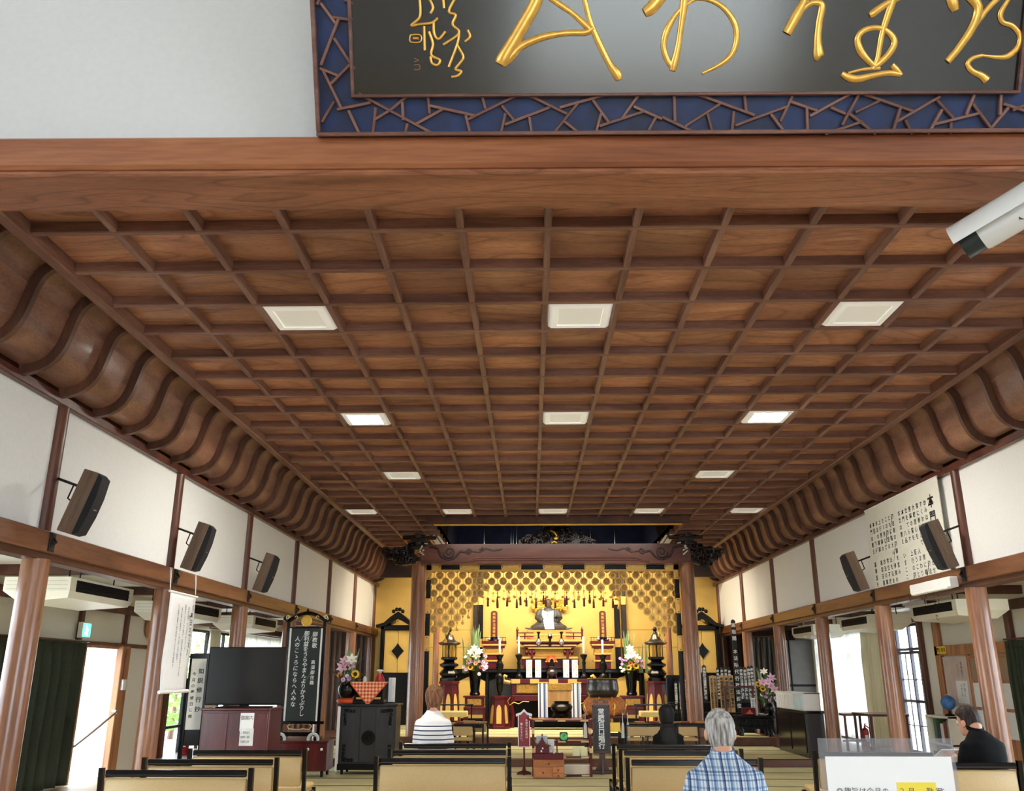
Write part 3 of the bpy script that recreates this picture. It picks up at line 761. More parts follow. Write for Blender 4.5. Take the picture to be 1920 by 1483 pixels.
def stroke(m, pts, dep):
    pp = smooth_path(pts); c = [onplq(u, v, .03) for u, v, w in pp]
    sc = .0036
    m.tube([(x, -.034, z) for x, z in c], [max(w, 2) * sc * .5 for u, v, w in pp], 8, up=(0, 1, 0), flat=dep)
for ch in CHARS:
    m = MB()
    for s in ch: stroke(m, s, .5)
    m.build('gold_character', GLYPHG, plq, 60)
m = MB()
for s in SIG: stroke(m, s, .8)
m.build('gold_signature', GLYPHG, plq, 60)
m = MB()
for s in ('612 310,635 320,612 330', '610 345,640 345,640 370,610 370'): stroke(m, s1(s, 5), .5)
m.build('small_seal', plain('seal_brown', (120, 84, 70), .5), plq, 60)

# ================================================================== security camera under the lintel
a0, a1 = P(1806, 463, 4.85), P(1925, 393, 4.60)
ax = (a1 - a0).normalized()
cc = thing('security_camera', 'white security camera with black lens end under the lintel', 'camera', a0)
cc.scale = (1.45, 1.45, 1.45)
def on_axis(d, r, t0, t1, n=20):
    q = Vector((0, 0, 1)).rotation_difference(ax).to_matrix().to_4x4()
    return q
QM = Vector((0, 0, 1)).rotation_difference(ax).to_matrix().to_4x4()
CAMW = plain('camera_white', (228, 230, 230), .35, var=.01)
m = MB(); m.lathe([(.0, .075), (.060, .075), (.064, .09), (.064, .36), (.05, .375), (0, .375)], 24, M=QM); m.build('body', CAMW, cc, 40)
m = MB(); m.lathe([(0, 0.02), (.046, .02), (.05, 0), (.058, 0), (.058, .08), (0, .08)], 24, M=QM); m.lathe([(0, .012), (.03, .012), (.03, .03), (0, .03)], 20, M=QM); m.build('lens_housing', plain('lens_black', (38, 50, 50), .3), cc, 40)
m = MB(); rings = []
side = Vector((0, 0, 1)).cross(ax).normalized(); upv = ax.cross(side).normalized()
cr_, cu_ = Vector((cY, sY, 0)), Vector((sY * sP, -cY * sP, cP))
sc_ = cu_ * ax.dot(cr_) - cr_ * ax.dot(cu_) + Vector((0, 0, .15)); sc_ = (sc_ - ax * sc_.dot(ax)).normalized(); ss_ = ax.cross(sc_).normalized()
for t in (-.015, .34):
    rr = []
    for r in (.086, .091):
        for k in range(13):
            an = math.radians(15 + 150 * k / 12) if r < .09 else math.radians(165 - 150 * k / 12)
            rr.append(ax * t + sc_ * .012 + (ss_ * math.cos(an) + sc_ * math.sin(an)) * r)
    rings.append(rr)
m.loft(rings); m.build('sun_shield', CAMW, cc, 40)
m = MB(); e = ax * .30; m.tube([e + upv * .05, e + upv * .13 + ax * .05, Vector((e.x + .05, e.y, (4.30 - a0.z) / 1.45))], [.02, .02, .026], 10); m.cbox((e.x + .05, e.y, (4.296 - a0.z) / 1.45), (.07, .07, .008), .003); m.build('bracket', CAMW, cc, 40)
B('label_plate', INKG, cc, (-.012, .012, -.002, .002, -.008, .008), b=0).location = ax * .2 - upv * .03 - Vector((0, .058, 0))

# ================================================================== box loudspeakers leaning out from the wall posts
SPKW = wood('speaker_wood', (84, 66, 52), (108, 86, 68), (126, 102, 84), 'z', 8, 14, .5, tint=.08)
GRILL = plain('speaker_grille', (16, 18, 26), .7, var=.1)
def speaker(side):
    t = thing('wall_speaker', 'x', 'speaker')
    H = .56; W = .16; D = .14
    B('cabinet', SPKW, t, (-D / 2, D / 2, -W / 2, W / 2, 0, H), b=.006)
    m = MB(); prof = [(-W / 2, 0), (-W / 2 + .004, .05), (-W / 2 + .03, .085), (W / 2 - .03, .085), (W / 2 - .004, .05), (W / 2, 0)]
    prof = [(0.004, .0), (.03, .06), (H * .35, .085), (H * .65, .085), (H - .03, .06), (H - .004, 0)]
    m.prism(prof, -W / 2 + .004, W / 2 - .004, lambda a, b, d: (-side * (D / 2 + b * .75), d, a))
    m.build('front_grille', GRILL, t, 50)
    m = MB(); m.cbox((-side * (D / 2 + .066), 0, H * .45), (.006, .05, .012), .002); m.build('badge', SILVER, t)
    m = MB(); m.tube([(side * .05, 0, H * .72), (side * .3, 0, H * .74)], .012, 6); m.tube([(side * .14, 0, H * .73), (side * .14, 0, H * .5), (side * .06, 0, H * .45)], .008, 6)
    m.build('wall_bracket', IRON, t)
    return t
sp = {}
for side, Y, uv, lab in ((-1, YC[1], (122, 1004), 'first wooden box speaker on the left wall, nearest'), (-1, YC[2], (352, 1074), 'second speaker on the left wall, above the white banner'), (-1, YC[3], (490, 1114), 'third and smallest speaker on the left wall'),
                         (1, YC[2], (1800, 1068), 'right wall speaker overlapping the hanging text sheet'), (1, YC[3], (1622, 1112), 'farther right wall speaker below the sheet\'s far edge')):
    p = P(uv[0], uv[1], Y)
    X = XL + .24 if side < 0 else XR - .24
    if side not in sp: t = sp[side] = speaker(side)
    else: t = dup(sp[side], (0, 0, 0))
    t['label'] = lab; t['group'] = 'wall speakers'
    t.location = (X, Y + .0, PX(uv[0], uv[1], X).z if False else 2.655)
    t.rotation_euler = (0, math.radians(17) * (1 if side < 0 else -1), math.radians(0))

# ================================================================== ceiling air conditioners in the aisles
def aircon():
    t = thing('air_conditioner', 'x', 'air conditioner')   # local: y along the aisle, grille on +x, hangs from z = 0
    W, L, H = .68, 1.45, .235
    m = MB(); m.loft([[(-W / 2, -L / 2, -.03), (W / 2, -L / 2, -.03), (W / 2, L / 2, -.03), (-W / 2, L / 2, -.03)], [(-W / 2, -L / 2, -.17), (W / 2, -L / 2, -.17), (W / 2, L / 2, -.17), (-W / 2, L / 2, -.17)],
                      [(-W / 2 + .12, -L / 2 + .1, -H - .04), (W / 2 - .03, -L / 2 + .04, -H), (W / 2 - .03, L / 2 - .04, -H), (-W / 2 + .12, L / 2 - .1, -H - .04)]])
    m.build('casing', CREAM, t)
    B('outlet', BLACKM, t, (W / 2 - .02, W / 2 + .006, -L / 2 + .12, L / 2 - .12, -.17, -.055), b=.002)
    m = MB()
    for z in (-.09, -.13): m.box(W / 2 - .01, W / 2 + .014, -L / 2 + .12, L / 2 - .12, z, z + .006)
    m.build('louver', BLACKM, t)
    for z in (-.07, -.11, -.15):
        B('side_groove', plain('ac_groove%d' % int(-z * 100), (206, 200, 178), .5), t, (-W / 2 + .03, W / 2 - .03, -L / 2 - .002, -L / 2 + .004, z - .004, z + .004), b=0)
    m = MB()
    for x in (-.2, .2):
        for y in (-.5, .5): m.tube([(x, y, -.03), (x, y, .24)], .008, 6)
    m.build('hanger_rod', IRON, t)
    return t
pr = None
for side, u, v, lab in ((-1, 200, 1072, 'near left ceiling air conditioner seen past first column'), (-1, 385, 1120, 'second left air conditioner, half hidden by the banner'), (-1, 500, 1150, 'third left air conditioner above the television'),
                        (1, 1745, 1128, 'near right ceiling air conditioner beside the rightmost column'), (1, 1600, 1158, 'second right air conditioner beyond the text sheet'), (1, 1503, 1172, 'far right air conditioner with a looped white cable')):
    X = XL - .75 if side < 0 else XR + .85
    p = PX(u, v, X + (.34 if side < 0 else -.34))
    loc = (X, p.y, 2.47)
    rz = 0 if side < 0 else PI
    if pr is None: pr = aircon(); pr.location = loc; o = pr
    else: o = dup(pr, loc, rz)
    o['label'] = lab; o['group'] = 'ceiling air conditioners'
# aisle lamps: flat white boxes under the aisle ceiling
pr = None
for u, v, X, lab in ((170, 1142, OXL + .9, 'white box lamp on the left aisle ceiling by the exit sign'), (500, 1180, OXL + .9, 'white box lamp far along the left aisle'), (1700, 1184, OXR - .9, 'white box lamp above the right beige curtain'), (1755, 1102, OXR - .5, 'white box lamp high by the rightmost column')):
    p = PZ(u, v, 2.62); X = max(OXL + .4, min(p.x, XL - .4)) if u < 960 else min(OXR - .4, max(p.x, XR + .4)); p = PX(u, v, X); L = (X, min(p.y, 23), 2.64)
    if pr is None:
        t = thing('aisle_lamp', lab, 'light', L); B('housing', WHITE, t, (-.2, .2, -.5, .5, -.02, .075), b=.004); B('cover', plain('lamp_cover', (246, 246, 242), .4, var=0), t, (-.16, .16, -.47, .47, -.05, -.02), b=.01); pr = t
    else: t = dup(pr, L, label=lab)
    t['group'] = 'aisle ceiling lamps'

# ================================================================== benches
VINYLW = BEIGE
def bench(name, label, u0, u1, vtop, group='beige benches'):
    um = (u0 + u1) / 2
    ang = math.atan((vtop - CYP) / FPX) - PITCH
    Y = (EYE - .80) / math.tan(ang)
    x0, x1 = P(u0, vtop, Y).x, P(u1, vtop, Y).x
    return make_bench((x0 + x1) / 2, Y, x1 - x0, label, group)
def make_bench(x, Y, w, label, group):
    t = thing('bench', label, 'bench', (x, Y, 0), 0, group)
    h = w / 2
    m = MB(); m.box(-h + .035, h - .035, -.02, .012, .735, .785, b=.006); m.build('top_rail', BLACK, t)
    for s in (-1, 1):
        m = MB(); m.loft([[(s * h - .018 * 1, yy - .022, z), (s * h + .018, yy - .022, z), (s * h + .018, yy + .02, z), (s * h - .018, yy + .02, z)] for z, yy in ((0, -.05), (.4, .03), (.8, -.005))])
        m.build('back_post', BLACK, t)
        B('front_leg', BLACK, t, (s * h - .018, s * h + .018, .44, .48, 0, .40), b=.004)
        B('side_rail', BLACK, t, (s * h - .012, s * h + .012, .0, .46, .34, .385), b=.004)
    m = MB(); m.box(-h + .03, h - .03, -.012, .035, .455, .725, b=.016); m.build('back_cushion', BEIGE, t, 60)
    m = MB(); m.box(-h + .005, h - .005, .03, .50, .385, .45, b=.02); m.build('seat_cushion', BEIGE, t, 60)
    m = MB(); m.box(-h + .04, h - .04, -.036, -.016, .748, .752); m.build('rail_groove', plain('rail_groove', (70, 66, 62), .4), t)
    return t
BN = {}
for key, u0, u1, vt, lab in (('A', 192, 472, 1441, 'beige bench nearest at left, last of the left rows'), ('B', 272, 520, 1421, 'beige bench second from the back in left rows'), ('C', 357, 573, 1404, 'beige bench farthest forward in the left rows'),
        ('D', 706, 955, 1418, 'beige bench nearest in the middle rows'), ('E', 731, 955, 1403, 'middle bench between two others in the middle rows'), ('F', 752, 955, 1391, 'front bench of the middle rows, below striped top'),
        ('G', 1176, 1425, 1420, 'beige bench just in front of grey haired man'), ('H', 1163, 1389, 1403, 'second bench ahead of the grey haired man'), ('I', 1150, 1356, 1393, 'third bench ahead of the grey haired man'),
        ('J', 1656, 1909, 1424, 'beige bench carrying the person in black at right'), ('K', 1526, 1755, 1406, 'bench half seen through the clear sign stand')):
    BN[key] = bench('bench', lab, u0, u1, vt)
make_bench(P(1360, 1400, 5.6).x, 5.52, 1.17, 'bench under the man in the plaid shirt, below the view', 'beige benches')
for key, dx, lab in (('F', .25, 'white paper sheet lying over the front middle bench'),):
    b_ = BN[key]
    o = MB().cbox((b_.location.x + dx, b_.location.y + .22, .46), (.3, .2, .006), 0, (0, 0, .3)).build('paper_sheet', WHITE); tag(o, lab, 'paper')

# ================================================================== people
def remesh(m, voxel, mats, name, smooth_it=4, parent=None, assign=None):
    me = m.mesh(name + '_src', mats[0]); o = bpy.data.objects.new(name + '_src', me); COL.objects.link(o)
    r = o.modifiers.new('r', 'REMESH'); r.mode = 'VOXEL'; r.voxel_size = voxel
    s = o.modifiers.new('s', 'SMOOTH'); s.iterations = smooth_it; s.factor = .5
    dg = bpy.context.evaluated_depsgraph_get()
    out = bpy.data.meshes.new_from_object(o.evaluated_get(dg)); out.name = name
    bpy.data.objects.remove(o); bpy.data.meshes.remove(me)
    out.materials.clear()
    for q in mats: out.materials.append(q)
    out.polygons.foreach_set('use_smooth', [True] * len(out.polygons))
    return link(name, out, parent)
def ell(c, rx, ry, n=20, tx=0, p=1):
    # ring in the xy plane tilted by tx about x
    c = Vector(c); E = Euler((tx, 0, 0)).to_matrix(); out = []
    for k in range(n):
        a = 2 * PI * k / n; ca, sa = math.cos(a), math.sin(a)
        out.append(c + E @ Vector((math.copysign(abs(ca)**p, ca) * rx, math.copysign(abs(sa)**p, sa) * ry, 0)))
    return out
def person(label, loc, rz, hair, shirt, trousers, s=1, bow=.0, longhair=False, hip=.45, broad=1.0, short=True, collar=None, seiza=False, headturn=0, nape=0, lift=0):
    t = thing('person', label, 'person', loc, rz); t.scale = (s, s, s)
    H = hip
    nb = Vector((0, .015 + bow * .10, H + .665)); hc = Vector((0,   .055 + bow * .22, H + .800 - bow * .20)); hp = -bow * .55     # neck base, head centre, head pitch
    EH = Euler((hp, 0, headturn)).to_matrix()
    hd = lambda x, y, z: hc + EH @ Vector((x, y, z))
    # --- body: head, neck, trunk core, arms' ends and hands in one skin
    m = MB()
    rings = []
    for z, rx, ry, dy in ((-.118, .030, .030, .045), (-.105, .047, .052, .035), (-.075, .060, .072, .022), (-.035, .068, .085, .008), (.01, .0725, .093, .0), (.05, .073, .094, -.002), (.085, .062, .082, -.004), (.108, .040, .055, -.004), (.117, .016, .022, -.004)):
        rings.append([hd(rx * math.cos(2 * PI * k / 20), dy + ry * math.sin(2 * PI * k / 20), z) for k in range(20)])
    m.loft(rings)
    m.tube([nb - Vector((0, 0, .06)), nb + Vector((0, .0, .03)), hd(0, -.015, -.05)], [.075, .058, .056], 16)
    m.tube([hd(0, .088, .02), hd(0, .108, -.018), hd(0, .094, -.03)], [.009, .015, .012], 8)         # nose
    m.ball(hd(0, .088, -.062), (.024, .012, .008)); m.ball(hd(0, .085, -.074), (.02, .012, .007))          # lips
    for q in (-1, 1):
        m.ball(hd(q * .086, -.012, -.016), (.012, .024, .036), R=(.15, 0, q * -.35)); m.ball(hd(q * .078, -.004, -.016), (.012, .014, .022)); m.ball(hd(q * .082, .002, -.044), (.009, .011, .013))
    m.loft([ell((0, 0, H + .02), .12, .08), ell((0, .0, H + .3), .11, .08), ell((0, 0, H + .55), .12, .06), ell(nb, .06, .055)])
    hands = []
    for q in (-1, 1):
        sh, el, wr = Vector((q * .13 * broad, .0, H + .50)), Vector((q * .195 * broad, .065, H + .255)), Vector((q * .09, .33, H + .19 + lift))
        m.tube([sh, el, wr], [.035, .032, .026], 12)
        d = (wr - el).normalized(); sd = Vector((0, 0, -1)).cross(d).normalized() * q; up = Vector((0, 0, 1))
        pm = wr + d * .05
        m.tube([wr - d * .01, wr + d * .03, wr + d * .085], [.026, .040, .036], 10, flat=.5, up=(0, 0, 1))
        for i, (off, ln) in enumerate(((-.030, .070), (-.010, .080), (.010, .074), (.030, .058))):
            b0 = wr + d * .075 + sd * off
            m.tube([b0, b0 + d * ln * .5 - up * .006, b0 + d * ln * .82 - up * .022, b0 + d * ln - up * .038], [.0095, .009, .0085, .007], 8)
        b0 = wr + d * .025 - sd * .03
        m.tube([b0, b0 + d * .03 - sd * .026, b0 + d * .06 - sd * .03 - up * .008], [.013, .011, .009], 8)
    body = remesh(m, .0068, [SKIN], 'body', 3, t)
    for q in (-1, 1):
        m = MB(); m.ball(hd(q * .032, .083, .008), .0125, 12, 8); e = m.build('eye', WHITE, t, 180)
        m = MB(); m.ball(hd(q * .032, .0935, .008), (.006, .003, .006), 8, 6); m.build('iris', INK, e, 180)
        m = MB(); m.tube([hd(q * .014, .090, .03), hd(q * .034, .088, .036), hd(q * .052, .076, .03)], [.003, .005, .002], 6); m.build('eyebrow', hair[0], t, 180)
    # --- hair
    m = MB(); rings = []
    for z, rx, ry, dy in ((-.085, .060, .050, -.040), (-.06, .070, .070, -.034), (-.02, .080, .086, -.022), (.03, .085, .098, -.010), (.07, .079, .096, -.006), (.102, .060, .076, -.006), (.122, .034, .044, -.008), (.130, .012, .014, -.008)):
        rings.append([hd(rx * hair[1] * math.cos(2 * PI * k / 28), dy + ry * hair[1] * math.sin(2 * PI * k / 28) * (1 if math.sin(2 * PI * k / 28) < .1 else (.96 if z > .04 else .45)), z * (1 + (hair[1] - 1) * .7)) for k in range(28)])
    if nape: rings.insert(0, [hd(.066 * hair[1] * math.cos(2 * PI * k / 28), -.046 + .040 * math.sin(2 * PI * k / 28), -.085 - nape) for k in range(28)])
    if longhair:
        for z, rx, ry, dy in ((-.14, .104, .075, -.07), (-.20, .112, .062, -.12), (-.30, .116, .05, -.155), (-.46, .104, .035, -.16)):
            rings.insert(0, [hd(rx * math.cos(2 * PI * k / 28), dy + ry * math.sin(2 * PI * k / 28), z) for k in range(28)])
    m.loft(rings)
    ho = remesh(m, .0065, [hair[0]], 'hair', 2, t)
    rnd = random.Random(5)
    for vtx in ho.data.vertices:
        a = math.atan2(vtx.co.x - hc.x, -(vtx.co.y - hc.y) + .02)
        k = mnoise.noise(Vector((a * 6 + 3, vtx.co.z * 9, 1.3))) * .006 + mnoise.noise(Vector((a * 18, vtx.co.z * 14, 7))) * .003
        dr = (vtx.co - hc); dr.normalize(); vtx.co += dr * k
    # --- shirt
    m = MB()
    b = broad
    lean = lambda z: 0
    tr = [ell((0, 0, H - .02), .175, .125, p=.8), ell((0, -.005, H + .12), .172, .122, p=.8), ell((0, -.02, H + .33), .165 * b, .125, p=.85), ell((0, -.025, H + .47), .172 * b, .122, p=.85), ell((0, -.02, H + .555), .165 * b, .105, p=.9), ell((0, -.008, H + .60), .135 * b, .088, tx=.1), ell((0, .004, H + .642), .092 * b, .072, tx=.2), ell(nb + Vector((0, -.003, .015)), .068, .064, tx=.25)]
    m.loft(tr)
    for q in (-1, 1):
        sh, el, wr = Vector((q * .145 * b, -.01, H + .53)), Vector((q * .20 * b, .06, H + .25)), Vector((q * .10, .30, H + .19 + lift * .8))
        m.tube([sh - Vector((q * .06, 0, -.02)), sh, sh + (el - sh) * .35, el, el + (wr - el) * .9], [.05, .066, .062, .054, .042], 14)
    so = remesh(m, .012, [shirt], 'shirt', 22, t)
    for vtx in so.data.vertices:       # cloth folds
        c = vtx.co
        k = mnoise.noise(Vector((c.x * 6, c.y * 6, c.z * 11))) * .008 + mnoise.noise(Vector((c.x * 16 + 4, c.y * 12, c.z * 8))) * .004
        d = Vector((c.x, c.y, 0)); 
        if d.length > .01: vtx.co += d.normalized() * k
    if collar:
        m = MB(); m.loft([ell(nb + Vector((0, -.002, -.004)), .078, .072, tx=.25), ell(nb + Vector((0, -.004, .03)), .070, .066, tx=.3), ell(nb + Vector((0, -.004, .03)), .064, .060, tx=.3), ell(nb + Vector((0, 0, -.004)), .070, .064, tx=.25)], caps=False)
        m.build('collar', collar, t, 60)
    # --- trousers and socks
    m = MB()
    for q in (-1, 1):
        if seiza:
            m.tube([(q * .09, -.02, H), (q * .1, .2, H - .06), (q * .1, .38, H - .1)], [.10, .09, .075], 12); m.tube([(q * .1, .38, H - .12), (q * .1, .1, H - .17), (q * .08, -.1, H - .18)], [.06, .06, .045], 12)
        else:
            m.tube([(q * .085, -.02, H + .02), (q * .10, .22, H + .025), (q * .11, .42, H + .015), (q * .11, .455, H - .08), (q * .11, .44, H - .22), (q * .11, .43, .07)], [.095, .088, .075, .066, .06, .05], 14)
    m.loft([ell((0, -.0, H - .035), .15, .11), ell((0, 0, H + .02), .175, .12), ell((0, 0, H + .1), .165, .115)])
    remesh(m, .014, [trousers], 'trousers', 3, t)
    if not seiza:
        for q in (-1, 1):
            m = MB(); m.tube([(q * .11, .40, .045), (q * .112, .50, .045), (q * .115, .60, .03), (q * .115, .64, .028)], [.045, .045, .036, .02], 10); m.tube([(q * .11, .43, .03), (q * .11, .43, .1)], .036, 10)
            remesh(m, .009, [INKG], 'sock', 2, t)
    return t
def hairmat(name, a, b):
    t = NT(name); t.set(.6, spec=.25)
    co = t.coords((30, 30, 4), rnd=False); n = t.n('ShaderNodeTexNoise'); n.inputs['Scale'].default_value = 2.2; n.inputs['Detail'].default_value = 6; t.l(co, n.inputs['Vector'])
    t.l(t.ramp(n.outputs['Fac'], [(.35, col4(a)), (.65, col4(b))]), t.bsdf.inputs['Base Color']); t.bump(n.outputs['Fac'], .5, .004); return t.mat
def bands(t, co, axis, period, stops, off=0):
    sp_ = t.n('ShaderNodeSeparateXYZ'); t.l(co, sp_.inputs[0])
    a = t.n('ShaderNodeMath', operation='MULTIPLY_ADD'); a.inputs[1].default_value = 1 / period; a.inputs[2].default_value = off; t.l(sp_.outputs[axis], a.inputs[0])
    f = t.n('ShaderNodeMath', operation='FRACT'); t.l(a.outputs[0], f.inputs[0])
    r = t.ramp(f.outputs[0], stops)
    r.node.color_ramp.interpolation = 'CONSTANT'
    return r
def plaid():
    t = NT('plaid_cloth'); t.set(.85); co = t.coords((1, 1, 1), rnd=False)
    w, b, n, l = (.80, .84, .88, 1), (.10, .20, .42, 1), (.03, .05, .12, 1), (.30, .44, .62, 1)
    st = [(0, n), (.08, w), (.2, l), (.3, w), (.36, b), (.48, l), (.6, w), (.7, l), (.78, w), (.9, b)]
    v = bands(t, co, 0, .095, st, .3); h = bands(t, co, 2, .11, [(0, b), (.1, w), (.2, l), (.32, w), (.5, w), (.6, b), (.68, w), (.85, l), (.94, w)], .2)
    mx = t.n('ShaderNodeMix', data_type='RGBA', blend_type='MULTIPLY'); mx.inputs[0].default_value = .85; t.l(v, mx.inputs[6]); t.l(h, mx.inputs[7])
    g = t.n('ShaderNodeGamma'); g.inputs[1].default_value = .8; t.l(mx.outputs[2], g.inputs[0]); t.l(g.outputs[0], t.bsdf.inputs['Base Color']); return t.mat
def striped():
    t = NT('striped_cloth'); t.set(.85); co = t.coords((1, 1, 1), rnd=False)
    s = bands(t, co, 2, .046, [(0, (.86, .86, .87, 1)), (.72, (.04, .05, .10, 1))], .1)
    sp_ = t.n('ShaderNodeSeparateXYZ'); t.l(co, sp_.inputs[0]); g = t.n('ShaderNodeMath', operation='GREATER_THAN'); g.inputs[1].default_value = .98; t.l(sp_.outputs[2], g.inputs[0])
    mx = t.n('ShaderNodeMix', data_type='RGBA'); mx.inputs[7].default_value = (.82, .81, .79, 1); t.l(g.outputs[0], mx.inputs[0]); t.l(s, mx.inputs[6]); t.l(mx.outputs[2], t.bsdf.inputs['Base Color']); return t.mat
PLAID = plaid()
gx = P(1353, 1400, 5.66)
man = person('grey haired man in blue plaid shirt seated with back turned', (gx.x, 5.62, 0), -.02, (hairmat('grey_hair', (112, 108, 104), (206, 204, 200)), 1.05), PLAID, plain('khaki_trousers', (120, 108, 88), .85), s=.985, hip=.40, broad=1.22, bow=.06, collar=PLAID)
b_ = BN['F'].location
wx = P(812, 1340, b_.y + .14)
person('person with short brown hair in a navy striped white top', (wx.x, b_.y + .17, 0), .03, (hairmat('brown_hair', (84, 52, 34), (150, 104, 70)), 1.2), striped(), plain('navy_trousers', (34, 38, 52), .85), s=1.0, broad=.98, bow=.03, nape=.07)
b_ = BN['J'].location
jx = P(1838, 1380, b_.y + .16)
SUIT = plain('black_suit', (9, 9, 12), .85, var=.08, spec=.2)
person('dark haired person in black jacket bowing forward on right bench', (jx.x, b_.y + .16, 0), .25, (hairmat('black_brown_hair', (30, 24, 22), (70, 54, 48)), 1.1), SUIT, SUIT, s=.97, hip=.40, bow=.34, broad=1.12, collar=SUIT, headturn=.25, nape=.10, lift=.22)
kx = P(1252, 1370, 12.3)
person('person with long black hair kneeling beyond the right benches', (kx.x, 12.3, -.02), 0, (hairmat('long_black_hair', (6, 6, 7), (20, 19, 21)), 1.28), SUIT, SUIT, s=.97, hip=.22, seiza=True, longhair=True, )
o = MB().cbox((0, 0, 0), (.24, .17, .008), .002, (-.5, 0, 0)).build('open_booklet', WHITE); tag(o, 'white open booklet held by the person in black', 'booklet')
q_ = Matrix.Rotation(.25, 3, 'Z') @ Vector((-.02, .42, .81)); o.location = (jx.x + q_.x, b_.y + .16 + q_.y, q_.z); o.rotation_euler = (0, 0, .25)

# ================================================================== clear sign stand near the camera
YS = 2.55
x0, x1, z0, z1 = rect(1537, 1384, 1792, 1500, YS)
ss = thing('sign_stand', 'clear acrylic sign stand holding a white notice, close at right', 'sign', ((x0 + x1) / 2, YS, 0))
w = x1 - x0; zt = z1
ACR = bpy.data.materials.new('clear_acrylic'); ACR.use_nodes = True; nt = ACR.node_tree; nt.nodes.clear()
_o = nt.nodes.new('ShaderNodeOutputMaterial'); _t = nt.nodes.new('ShaderNodeBsdfTransparent'); _g = nt.nodes.new('ShaderNodeBsdfDiffuse'); _m = nt.nodes.new('ShaderNodeMixShader'); _m.inputs[0].default_value = .16
_t.inputs[0].default_value = (.86, .86, .88, 1); _g.inputs[0].default_value = (.6, .6, .62, 1)
nt.links.new(_t.outputs[0], _m.inputs[1]); nt.links.new(_g.outputs[0], _m.inputs[2]); nt.links.new(_m.outputs[0], _o.inputs[0])
B('acrylic_panel', ACR, ss, (-w / 2, w / 2, -.006, -.003, zt - .34, zt), b=0)
px0, px1, pz0, pz1 = rect(1549, 1418, 1786, 1500, YS)
cxs = (x0 + x1) / 2
B('paper_notice', plain('notice_paper', (236, 236, 236), .7, var=0), ss, (px0 - cxs, px1 - cxs, -.009, -.0075, zt - .33, pz1), b=0)
B('base', ACR, ss, (-w / 2, w / 2, -.06, .08, zt - .345, zt - .34), b=0)
B('post', BLACKM, ss, (-.02, .02, -.0, .04, 0, zt - .345), (-.16, .16, -.14, .18, 0, .02), b=.004)
q = lambda u, v: (P(u, v, YS).x - cxs, P(u, v, YS).z)
ya = q(1678, 1466); yb = q(1757, 1510)
B('yellow_highlight', plain('highlight_yellow', (236, 214, 70), .7, var=0), ss, (ya[0], yb[0], -.0102, -.0092, ya[1] - .06, ya[1]), b=0)
sz = .0195
tx = q(1572, 1474)
letters('lettering', INKG, ss, [(tx[0], tx[1] - .011, sz, sz * 1.02, '◎趣旨は今月の', True), (ya[0] + .012, tx[1] - .011, sz, sz * 1.25, '２月 勤行', True), (yb[0] + .012, tx[1] - .011, sz, sz, 'に', True)], lambda a, b: (a, -.0108, b))

# ================================================================== altar front: pillars, carved beam, frame
YP = 19.25
for u0, v0, u1, v1, lab in ((785.5, 1060, 777.5, 1330, 'left round red-brown altar pillar'), (1288.5, 1060, 1302, 1330, 'right round red-brown altar pillar')):
    a, b = P(u0, v0, YP), P(u1, v1, YP); x = a.x if False else (a.x + b.x) / 2
    m = MB(); m.tube([(x, YP, .275), (x, YP, 2), (x, YP, 3.84)], [.172, .165, .155], 24)
    struct(m.build('column', W_RED if False else W_COL, None, 40), lab, 'column')
PLX, PRX = (P(785.5, 1060, YP).x + P(777.5, 1330, YP).x) / 2, (P(1288.5, 1060, YP).x + P(1302, 1330, YP).x) / 2
zb0, zb1 = P(1034, 1057, YP - .12).z, P(1034, 1020.5, YP - .12).z
bx0, bx1 = P(800, 1040, YP - .12).x - .12, P(1283, 1040, YP - .12).x + .12
m = MB(); poly = [(bx0, zb0 + .03), (bx0 + .35, zb0), (bx1 - .35, zb0), (bx1, zb0 + .03), (bx1, zb1 - .12), (bx1 - .1, zb1 - .02), (bx1 - .45, zb1), (bx0 + .45, zb1), (bx0 + .1, zb1 - .02), (bx0, zb1 - .12)]
m.prism(poly, YP - .2, YP + .14, lambda a, b, y: (a, y, b))
ab = struct(m.build('beam_altar', W_RED), 'wide carved rainbow beam above the gold altar', 'beam')
def spiral(cx, cz, r, turns, dirn, a0=0, n=26, shrink=.12):
    return [(cx + dirn * math.cos(a0 + 2 * PI * turns * k / n) * r * (1 - (1 - shrink) * k / n), cz + math.sin(a0 + 2 * PI * turns * k / n) * r * (1 - (1 - shrink) * k / n)) for k in range(n + 1)]
DKW = plain('carving_shadow_wood', (40, 20, 16), .5, var=.1)
for s, x0 in ((1, bx0), (-1, bx1)):
    cx, cz = x0 + s * .62, (zb0 + zb1) / 2 + .03
    m = MB()
    for pts, r in ((spiral(cx, cz, .13, 1.7, s, PI), .012), ([(x0 + s * .18, zb1 - .06), (x0 + s * .36, zb1 - .09), (x0 + s * .44, cz - .08), (cx, cz - .16), (cx + s * .14, cz - .1), (cx + s * .24, cz + .02), (cx + s * .34, cz + .0)], .014),
                   (spiral(cx + s * .42, cz + .03, .07, 1.3, s, PI), .012), (spiral(cx + s * .72, cz + .07, .05, 1.2, s, PI), .01), ([(cx + s * .5, cz + .02), (cx + s * .66, cz + .0), (cx + s * .8, cz + .08), (cx + s * .95, cz + .03), (cx + s * 1.15, cz + .07)], .009)):
        m.tube([(a, YP - .202, b) for a, b in smooth_path(pts, 2)], r * 1.6, 6)
    m.build('scroll_carving', DKW, ab, 60)
m = MB()
for dz in (.07, .115): m.tube([(bx0 + .9, YP - .2, zb0 + .02), (bx0 + 1.2, YP - .2, zb0 + dz), (bx1 - 1.2, YP - .2, zb0 + dz), (bx1 - .9, YP - .2, zb0 + .02)], .014, 6)
m.build('beam_moulding', W_RED, ab, 60)
